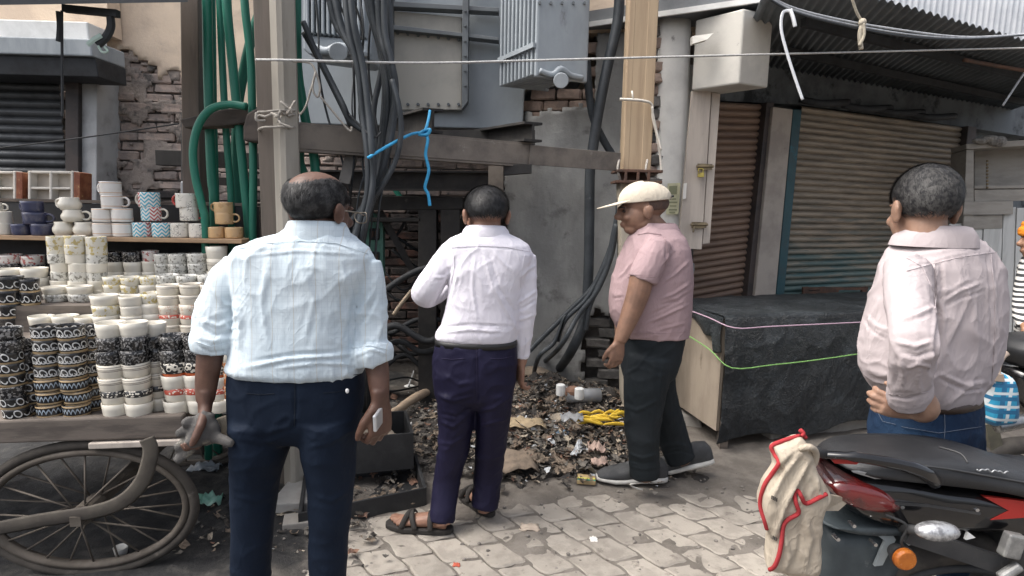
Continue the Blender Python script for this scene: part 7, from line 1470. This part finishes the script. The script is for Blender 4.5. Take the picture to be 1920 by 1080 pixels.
# ------------------------------------------------ man 5: turban, striped shirt, cut by the right edge
def man5():
    Y = 3.3; e = thing('person', (U(1979, 900, Y).x, Y, 0), 'person in orange turban and striped shirt cut off at the right edge', 'person')
    t = NT('striped_shirt'); p = t.xyz(); o = t.obj(); f = t.math('FRACT', t.math('MULTIPLY_ADD', p[2], 34.0, t.math('MULTIPLY', t.noise(o, 6, 2), 1.2))); M_SH = t.end(t.mix(t.math('LESS_THAN', f, .48), (.62, .61, .58), (.035, .037, .04)), .85)
    SK = skin('warm_brown_skin', (.34, .19, .12), (.26, .145, .10)); M_TR = MATS.get('dark_canopy_sheet')
    tor = [(465, 1949, 1999, .07), (482, 1929, 2019, .10), (505, 1919, 2029, .12), (560, 1922, 2026, .13), (620, 1918, 2030, .13), (650, 1920, 2028, .12)]; rings = [rg(y, a, c, d, Y) for y, a, c, d in tor]; aN = [(1929, 502, Y-.02, 17), (1920, 545, Y-.05, 17), (1916, 585, Y-.1, 16), (1924, 615, Y-.2, 14)]
    b = MB(); b.rings(rings); limb(b, aN); limb(b, [(2019, 500, Y, 17), (2028, 560, Y, 16), (2024, 620, Y-.1, 13)]); me = remesh(b, .011, 2); folds(me, [], .005, (6, 6, 6), 3); put(me, 'shirt', M_SH, e)
    b = MB(); legs = [[(1949, 645, Y, 27), (1946, 740, Y, 23), (1944, 862, Y, 17)], [(2002, 645, Y, 27), (2004, 740, Y, 23), (2006, 862, Y, 17)]]
    for l_ in legs: limb(b, l_)
    put(remesh(b, .011, 3), 'trousers', cloth('dark_trouser', (.03, .03, .035), (.04, .04, .045)), e)
    b = MB(); b.rings([shrink(r, .85) for r in rings]); limb(b, aN, .6); F_ = Frame(U(1966, 452, Y), R(70), (1.25, 1.1, .9)); head(b, F_)
    for l_ in legs: limb(b, l_, .6); limb(b, [(l_[-1][0], 850, Y, 12), (l_[-1][0]-3, 872, Y-.03, 13), (l_[-1][0]-12, 878, Y-.08, 13)])
    limb(b, [(1922, 605, Y-.18, 10), (1928, 622, Y-.26, 8)]); hand(b, U(1928, 622, Y-.26), (.5, -.8, -.2), (0, 0, 1), .95, .8)
    put(remesh(b, .007, 2), 'body', SK, e)
    M_TB = cloth('orange_turban_cloth', (.78, .27, .03), (.66, .22, .025)); b = MB()
    for k, (dz, r1, r2, ti) in enumerate(((.045, .094, .116, .02), (.066, .095, .115, -.02), (.088, .088, .106, .015), (.108, .072, .088, -.01))):
        b.tube([F_(r1*math.cos(2*math.pi*j/24), r2*math.sin(2*math.pi*j/24)-.012, dz+ti*math.sin(2*math.pi*j/24)) for j in range(25)], .020, 8)
    fball(b, F_, (0, -.012, .085), (.085, .10, .05)); put(remesh(b, .006, 2), 'turban', M_TB, e)
man5()
# ================================================================ motorcycle, sack, scooter
def puff(pts, Y, t, steep=1.0, dy=0.0):
    # closed rounded body from an outline in pixels
    P = [U(x, y, Y) for x, y in pts]; P = curve(P+[P[0]], 3)[:-1]; c = sum(P, Vector())/len(P); b = MB(); rr_ = []
    for k, yo in ((.60, -1), (.86, -.90), (.96, -.62), (1.0, 0), (.96, .62), (.86, .90), (.60, 1)):
        rr_.append([Vector((c.x+(p.x-c.x)*k, Y+dy+yo*t, c.z+(p.z-c.z)*k)) for p in P])
    b.rings(rr_); return b
M_BLK = mk('gloss_black_paint', (.007, .007, .008), (.011, .011, .012), .16, 5, bump=0, coat=.6, spot=(.05, .048, .045), spsc=9, splo=.62, sphi=.75)
M_MBLK = mk('matt_black_plastic', (.03, .031, .033), (.045, .045, .046), .55, 8, bump=.3, bsc=300, spot=(.10, .095, .088), spsc=7, splo=.6, sphi=.74)
M_SEAT = mk('grey_black_vinyl', (.018, .019, .021), (.03, .031, .033), .38, 6, bump=.4, bsc=350)
M_GRYP = mk('dusty_grey_plastic', (.06, .075, .082), (.04, .05, .056), .5, 6, spot=(.17, .18, .18), spsc=9, splo=.6, sphi=.74)
M_REDD = mk('red_decal', (.36, .025, .02), None, .35, bump=0)
M_CHR = mk('chrome', (.62, .63, .64), (.5, .5, .5), .22, 9, metal=.95, bump=0)
Yb = 1.62; SC = Yb/FPX
bk_ = thing('motorcycle', (U(1850, 900, Yb).x, Yb, 0), 'black motorcycle with red decals parked at the lower right corner', 'motorcycle')
puff([(1548, 856), (1566, 843), (1620, 836), (1700, 835), (1780, 840), (1850, 853), (1920, 875), (1990, 893), (2060, 893), (2060, 915), (1980, 922), (1900, 908), (1830, 893), (1750, 882), (1660, 872), (1580, 864)], Yb, .125).build('seat', M_SEAT, bk_, smooth=True)
puff([(1525, 878), (1560, 868), (1640, 872), (1720, 888), (1800, 898), (1900, 916), (2000, 935), (2010, 985), (1920, 985), (1850, 972), (1760, 968), (1660, 965), (1580, 945), (1535, 905)], Yb, .105).build('tail_cowl', M_BLK, bk_, smooth=True)
tl = puff([(1517, 880), (1540, 868), (1580, 872), (1622, 888), (1648, 912), (1650, 926), (1620, 931), (1580, 926), (1545, 912), (1525, 896)], Yb, .117).build('tail_lamp', (lambda t: (t.b.inputs['Transmission Weight'].__setattr__('default_value', .25), t.end(t.mix(t.ramp(t.noise(t.obj(), 9, 3), .4, .6), (.20, .02, .02), (.06, .03, .03)), .12, 0, .8))[1])(NT('smoked_red_lens')), bk_, smooth=True)
b = MB(); b.tube(curve([U(1545, 911, Yb-.03), U(1590, 926, Yb-.04), U(1630, 931, Yb-.04), U(1651, 924, Yb-.03)], 5), .004, 6); b.build('lens_edge', M_CHR, tl, smooth=True)
b = MB(); b.tube(curve([U(1545, 852, Yb-.10), U(1600, 856, Yb-.13), U(1660, 866, Yb-.135), U(1705, 876, Yb-.135), U(1738, 890, Yb-.13), U(1756, 905, Yb-.11)], 5), [.010]*5+[.015]*5+[.017]*5+[.019]*5+[.021]*5+[.019], 10, ry=.014); gr = b.build('grab_rail', M_BLK, bk_, smooth=True)
b = MB(); b.tube(curve([U(1545, 852, Yb-.10), U(1535, 850, Yb), U(1545, 846, Yb+.10), U(1620, 846, Yb+.13)], 5), .012, 10); b.build('rail_end', M_BLK, gr, smooth=True)
for nm, pts, mt, off in (('red_stripe', [(1560, 862), (1585, 861), (1612, 866), (1606, 871), (1565, 869)], M_REDD, -.112), ('side_flash', [(1742, 896), (1800, 902), (1900, 920), (1930, 930), (1900, 926), (1800, 912), (1745, 906)], mk('grey_flash', (.30, .31, .32), None, .3, metal=.4, bump=0), -.106), ('red_stripe', [(1832, 912), (1858, 913), (1870, 918), (1840, 917)], M_REDD, -.108),
                         ('red_chevron', [(1843, 931), (1880, 935), (1960, 945), (1960, 968), (1858, 975), (1892, 958)], M_REDD, -.1075), ('grey_flash', [(1600, 886), (1660, 886), (1702, 893), (1700, 899), (1640, 898)], MATS['grey_flash'], -.108)):
    b = MB(); b.prism([U(x, y, Yb+off) for x, y in pts], Vector((0, .012, 0))); b.build(nm, mt, bk_)
sc_ = []
for i in range(40):
    t = i/39; sc_.append(U(1832+58*t, 880+6*t+3.2*math.sin(t*24)*(1-.3*t)*math.cos(t*7), Yb-.1265))
b = MB(); b.tube(sc_, .0022, 5); b.build('seat_script', MATS['grey_flash'], bk_, smooth=True)
puff([(1520, 964), (1570, 960), (1640, 962), (1720, 952), (1760, 955), (1700, 972), (1640, 980), (1570, 977)], Yb, .085).build('tail_underside', M_GRYP, bk_, smooth=True)
puff([(1545, 985), (1600, 985), (1660, 990), (1690, 1008), (1665, 1060), (1640, 1110), (1530, 1130), (1530, 1060)], Yb, .06).build('mudguard', M_GRYP, bk_, smooth=True)
b = MB(); b.prism([U(x, y, Yb-.075) for x, y in ((1640, 1000), (1672, 1000), (1680, 1012), (1655, 1060), (1640, 1062), (1660, 1015))], Vector((0, .01, 0))); b.build('mudguard_facet', mk('pale_grey_plastic', (.26, .29, .30), None, .4, bump=.1), bk_)
ind = MB(); Fi = Frame(U(1757, 996, Yb-.18), 0, (1, 1, 1)); fball(ind, Fi, (0, 0, 0), (.060, .03, .026)); Mr = Matrix.Rotation(R(7), 3, 'Y'); oi = ind.build('indicator', mk('silver_lens', (.50, .51, .52), (.22, .22, .23), .15, 60, metal=.5, bump=.6, bsc=140, coat=.6), bk_, smooth=True)
b = MB(); b.tube([U(1720, 994, Yb-.16), U(1690, 990, Yb-.08), U(1675, 990, Yb-.02)], .013, 8); b.build('indicator_stalk', M_MBLK, oi, smooth=True)
rf = MB(); rc = U(1698, 1050, Yb-.13); rf.tube([rc+Vector((.0, -.008, 0)), rc+Vector((0, .0, 0)), rc+Vector((0, .012, 0))], [.026, .031, .031], 20); ro = rf.build('reflector', mk('amber_lens', (.42, .13, .02), (.33, .09, .015), .25, 30, bump=.3, bsc=500), bk_, bevel=.002)
rf = MB(); rf.tube([rc+Vector((.0, .0125, 0)), rc+Vector((0, .05, 0))], [.034, .02], 20); rf.build('reflector_cup', M_MBLK, ro)
for p, nm in (((1712, 1018), 'white_clip'), ((1820, 1008), 'white_clip')):
    b = MB(); c = U(*p, Yb-.1); b.prism([c+Vector((-.012, 0, -.008)), c+Vector((.014, 0, .0)), c+Vector((-.008, 0, .016))], Vector((0, .01, 0))); b.build(nm, MATS['white_plastic'], bk_)
for px, py in ((1742, 902), (1690, 950), (1830, 955), (1600, 985), (1640, 1020), (1570, 1010)):   # bolts
    b = MB(); c = U(px, py, Yb-.104); b.tube([c+Vector((0, -.006, 0)), c+Vector((0, .02, 0))], .0055, 8); b.build('bolt', M_CHR, bk_)
b = MB(); b.tube(curve([U(1565, 858, Yb-.123), U(1660, 868, Yb-.1255), U(1760, 877, Yb-.1265), U(1850, 892, Yb-.126), U(1960, 912, Yb-.125)], 6), .003, 5); b.build('seat_piping', M_MBLK, bk_, smooth=True)
b = MB(); b.tube(curve([U(1760, 838, Yb-.06), U(1800, 850, Yb-.10), U(1815, 868, Yb-.126)], 5), .003, 5); b.build('seat_seam', M_MBLK, bk_, smooth=True)
b = MB(); b.tube(curve([U(1660, 965, Yb-.11), U(1700, 985, Yb-.13), U(1690, 1015, Yb-.12), U(1700, 1035, Yb-.11)], 5), .004, 6); b.build('indicator_lead', M_MBLK, bk_, smooth=True)
b = MB(); b.prism([U(x, y, Yb-.109) for x, y in ((1650, 940), (1740, 946), (1840, 962), (1838, 966), (1740, 951), (1652, 945))], Vector((0, .012, 0))); b.build('panel_gap', M_MBLK, bk_)
# wheels, swing arm, engine, tank, fork, bar
def mwheel(cx, Y):
    c = Vector((cx, Y, .305)); rx, rz_ = .385, .302; w = None
    ring = lambda k: [c+Vector(((rx-k)*math.cos(a), 0, (rz_-k)*math.sin(a))) for a in [2*math.pi*i/48 for i in range(49)]]
    b = MB(); b.tube(ring(.045), .048, 10, ry=.055, cap=False); w = b.build('wheel', mk('bike_tyre', (.035, .032, .03), (.06, .054, .048), .85, 14), bk_, smooth=True)
    b = MB(); b.tube(ring(.10), .018, 8, ry=.04, cap=False); b.build('rim', M_MBLK, w, smooth=True)
    b = MB(); b.tube([c+Vector((0, -.06, 0)), c+Vector((0, .06, 0))], .06, 16); b.build('hub', M_MBLK, w)
    for k in range(5):
        a = 2*math.pi*k/5; b = MB(); b.bar(c, c+Vector(((rx-.1)*math.cos(a), 0, (rz_-.1)*math.sin(a))), .03, .035, (0, 1, 0)); b.build('spoke', M_MBLK, w)
xr = U(1805, 1000, Yb).x
mwheel(xr, Yb); mwheel(xr+1.62, Yb)
b = MB(); b.bar((xr, Yb-.09, .31), (xr+.62, Yb-.08, .40), .04, .06); b.bar((xr, Yb+.09, .31), (xr+.62, Yb+.08, .40), .04, .06); b.build('swing_arm', M_MBLK, bk_)
b = MB(); b.tube(curve([(xr+.75, Yb-.12, .28), (xr+.4, Yb-.16, .28), (xr+.1, Yb-.18, .34), (xr-.12, Yb-.19, .40)], 5), [.025]*5+[.035]*5+[.05]*6, 12); b.build('exhaust', M_MBLK, bk_, smooth=True)
b = MB(); b.box((xr+.78, Yb, .42), (.40, .26, .32)); b.build('engine', M_MBLK, bk_, bevel=.04)
puff([(1850, 975), (1920, 980), (2010, 985), (2000, 1060), (1930, 1090), (1860, 1060)], Yb, .11).build('side_cover', M_MBLK, bk_, smooth=True)
b = MB(); c = U(1897, 1022, Yb-.135); b.box(c, (.05, .03, .07), Matrix.Rotation(.2, 3, 'Y')); b.tube([c+Vector((.03, 0, -.06)), c+Vector((-.02, 0, -.1))], .016, 8); b.build('foot_peg', mk('scuffed_alloy', (.30, .30, .29), (.2, .2, .2), .5, 30, metal=.5), bk_, bevel=.006)
b = MB(); b.bar(U(1700, 1000, Yb-.1), U(1880, 1060, Yb-.1), .02, .05); b.build('chain_guard', M_MBLK, bk_)
puff([(1990, 890), (2060, 850), (2160, 845), (2230, 880), (2220, 930), (2100, 950), (2010, 940)], Yb, .13).build('fuel_tank', M_BLK, bk_, smooth=True)
b = MB(); b.tube([(xr+1.62, Yb-.09, .31), (xr+1.38, Yb-.09, 1.0)], .024, 10); b.build('fork_leg', M_CHR, bk_, smooth=True)
b = MB(); b.tube([(xr+1.62, Yb+.09, .31), (xr+1.38, Yb+.09, 1.0)], .024, 10); b.build('fork_leg', M_CHR, bk_, smooth=True)
b = MB(); b.tube(curve([(xr+1.2, Yb-.38, 1.02), (xr+1.34, Yb-.15, 1.03), (xr+1.34, Yb+.15, 1.03), (xr+1.2, Yb+.38, 1.02)], 5), .014, 8); b.build('handlebar', M_MBLK, bk_, smooth=True)
b = MB(); b.ball((xr+1.46, Yb, .9), (.1, .1, .11), 16, 12); b.build('headlamp', M_BLK, bk_, smooth=True)
b = MB(); b.bar((xr+.6, Yb-.12, .33), (xr+.5, Yb-.28, .0), .025, .025); b.build('side_stand', M_MBLK, bk_)
# ---- sack hanging on the tail
Ys = 1.50
sk_ = puff([(1447, 836), (1475, 824), (1500, 816), (1516, 842), (1522, 866), (1535, 890), (1552, 925), (1540, 948), (1534, 985), (1533, 1040), (1530, 1074), (1490, 1078), (1450, 1068), (1438, 1062), (1442, 1010), (1434, 985), (1424, 945), (1432, 905), (1448, 880), (1456, 865)], Ys, .042)
me = remesh(sk_, .006, 3); folds(me, [(14, 7, [(1520, 860), (1495, 900), (1470, 950), (1452, 1010)]), (-12, 6, [(1515, 880), (1500, 915), (1482, 950)]), (10, 6, [(1500, 850), (1470, 890), (1445, 940)]), (-9, 6, [(1490, 850), (1462, 885), (1440, 925)]), (-14, 7, [(1512, 905), (1508, 930), (1515, 948)]), (10, 6, [(1525, 890), (1535, 915), (1545, 935)]), (9, 8, [(1470, 1000), (1480, 1040), (1470, 1070)]), (8, 8, [(1510, 970), (1520, 1010), (1510, 1060)]), (-8, 6, [(1500, 980), (1500, 1020), (1490, 1060)])], .0022, (14, 14, 9), 6)
sack = thing('cloth_sack', U(1490, 1078, Ys), 'cream cloth sack with red piping hanging from the motorcycle tail', 'bag')
put(me, 'sack_body', cloth('cream_jute_cloth', (.43, .375, .30), (.35, .30, .24), weave=350, st=.5), sack)
M_PIPE = cloth('red_piping', (.36, .04, .045), (.29, .035, .04))
def surf(px, py):                       # nearest point of the sack seen at a pixel
    v, n_ = getv(me); p = topx(v); fr_v = v[:, 1] < Ys+.005; d = np.hypot(p[:, 0]-px, p[:, 1]-py)+np.where(fr_v, 0, 1e4); i = d.argmin(); q = U(px, py, v[i][1]-.004); return q
for pts in ([(1500, 817), (1475, 824), (1447, 836), (1452, 852), (1460, 868), (1446, 890), (1432, 912), (1425, 945), (1433, 975), (1438, 992)], [(1550, 926), (1530, 936), (1511, 944), (1502, 930), (1496, 920), (1490, 926), (1493, 945), (1497, 962), (1478, 974), (1469, 986), (1466, 1010), (1461, 1040), (1452, 1062), (1443, 1068)]):
    b = MB(); b.tube(curve([surf(*p) for p in pts], 4), .0058, 8); b.build('piping', M_PIPE, sack, smooth=True)
b = MB(); b.tube(curve([surf(1503, 818), surf(1507, 812), surf(1500, 806), surf(1512, 822)], 4), .005, 6); b.build('drawstring_tuft', M_PIPE, sack, smooth=True)
for (px, py), w_ in (((1447, 932), 4), ((1446, 1006), 4)):   # small printed marks
    b = MB()
    for k in range(w_): q = surf(px+k*3, py+k*1.6); b.box(q+Vector((0, -.001, 0)), (.0028, .002, .010))
    b.build('printed_mark', mk('dark_print', (.06, .055, .05), None, .9, bump=0), sack)
b = MB(); b.tube(curve([U(1500, 842, Ys-.03), U(1518, 838, Ys-.05), U(1530, 850, Ys-.03), U(1524, 872, Ys-.02), U(1508, 862, Ys-.03), U(1502, 845, Ys-.03)], 4), .009, 8); b.build('handle_knot', MATS['cream_jute_cloth'] if 'cream_jute_cloth' in MATS else bpy.data.materials['cream_jute_cloth'], sack, smooth=True)
b = MB(); b.tube([U(1498, 845, Yb-.12), U(1520, 843, Yb-.115), U(1548, 852, Yb-.10)], [.013, .015, .013], 10); b.build('rail_grip', M_MBLK, bk_, smooth=True)
b = MB(); b.prism([surf(1550, 930)+Vector((0, .01, 0)), U(1588, 934, Ys+.02), U(1592, 940, Ys+.02), U(1572, 958, Ys+.01), U(1548, 958, Ys)], Vector((0, .008, 0))); b.build('sack_flap', bpy.data.materials['cream_jute_cloth'], sack)
# ---- scooter and blue checked bag at the right edge
Y2 = 2.75
st_ = thing('scooter', (U(1960, 800, Y2).x, Y2, 0), 'dark scooter partly visible behind the man with hand on hip', 'scooter')
puff([(1880, 650), (1900, 632), (1960, 626), (2060, 640), (2080, 670), (2000, 690), (1900, 685)], Y2, .12).build('seat', M_SEAT, st_, smooth=True)
puff([(1885, 688), (1960, 690), (2080, 680), (2090, 760), (2000, 790), (1920, 780), (1890, 740)], Y2, .11).build('body_panel', M_BLK, st_, smooth=True)
b = MB(); b.tube(curve([U(1868, 800, Y2-.2), U(1890, 796, Y2-.2), U(1940, 786, Y2-.2), U(2000, 790, Y2-.18)], 4), .03, 10); b.build('exhaust', mk('steel_pipe', (.3, .31, .32), (.2, .2, .2), .3, 12, metal=.8), st_, smooth=True)
c = Vector((U(1930, 800, Y2).x, Y2, .235)); b = MB(); b.tube([c+Vector((.25*math.cos(a), 0, .19*math.sin(a))) for a in [2*math.pi*i/32 for i in range(33)]], .045, 8, cap=False); b.build('wheel', MATS['bike_tyre'], st_, smooth=True)
b = MB(); b.tube([c+Vector((0, -.05, 0)), c+Vector((0, .05, 0))], .12, 14); b.build('hub', M_CHR, st_)
b = MB(); b.bar(U(1852, 790, Y2), U(1866, 855, Y2), .06, .05, (0, 1, 0)); b.build('stand', mk('khaki_metal', (.12, .115, .085), (.08, .075, .06), .8, 8), st_)
t = NT('blue_check'); p = t.xyz(); col = (.03, .30, .50)
for ax, per, w_ in ((0, .075, .2), (2, .06, .2)):
    f = t.math('FRACT', t.math('MULTIPLY', p[ax], 1/per)); col = t.mix(t.math('LESS_THAN', f, w_), col, (.62, .68, .70)); f2 = t.math('FRACT', t.math('MULTIPLY_ADD', p[ax], 1/per, .45)); col = t.mix(t.math('LESS_THAN', f2, .3), col, (.02, .14, .28))
t.bump(t.noise(t.obj(), 60, 4), .4, .006); M_BCH = t.end(col, .6)
bb_ = thing('checked_bag', U(1868, 790, 2.5), 'blue and white checked shopping bag hanging from the scooter', 'bag')
puff([(1838, 700), (1860, 696), (1884, 702), (1892, 740), (1890, 785), (1868, 792), (1842, 790), (1838, 745)], 2.5, .07).build('bag_body', M_BCH, bb_, smooth=True)
for x in (1858, 1872):
    b = MB(); b.tube(curve([U(x, 704, 2.43), U(x+2, 685, 2.46), U(x+10, 668, 2.52), U(x+18, 662, 2.6)], 4), .012, 6, ry=.004); b.build('handle', mk('tan_strap', (.42, .33, .26), None, .8), bb_, smooth=True)
b = MB(); b.prism([U(x, y, 2.425) for x, y in ((1846, 700), (1882, 702), (1884, 716), (1848, 714))], Vector((0, .02, 0))); b.build('top_band', MATS['tan_strap'], bb_)
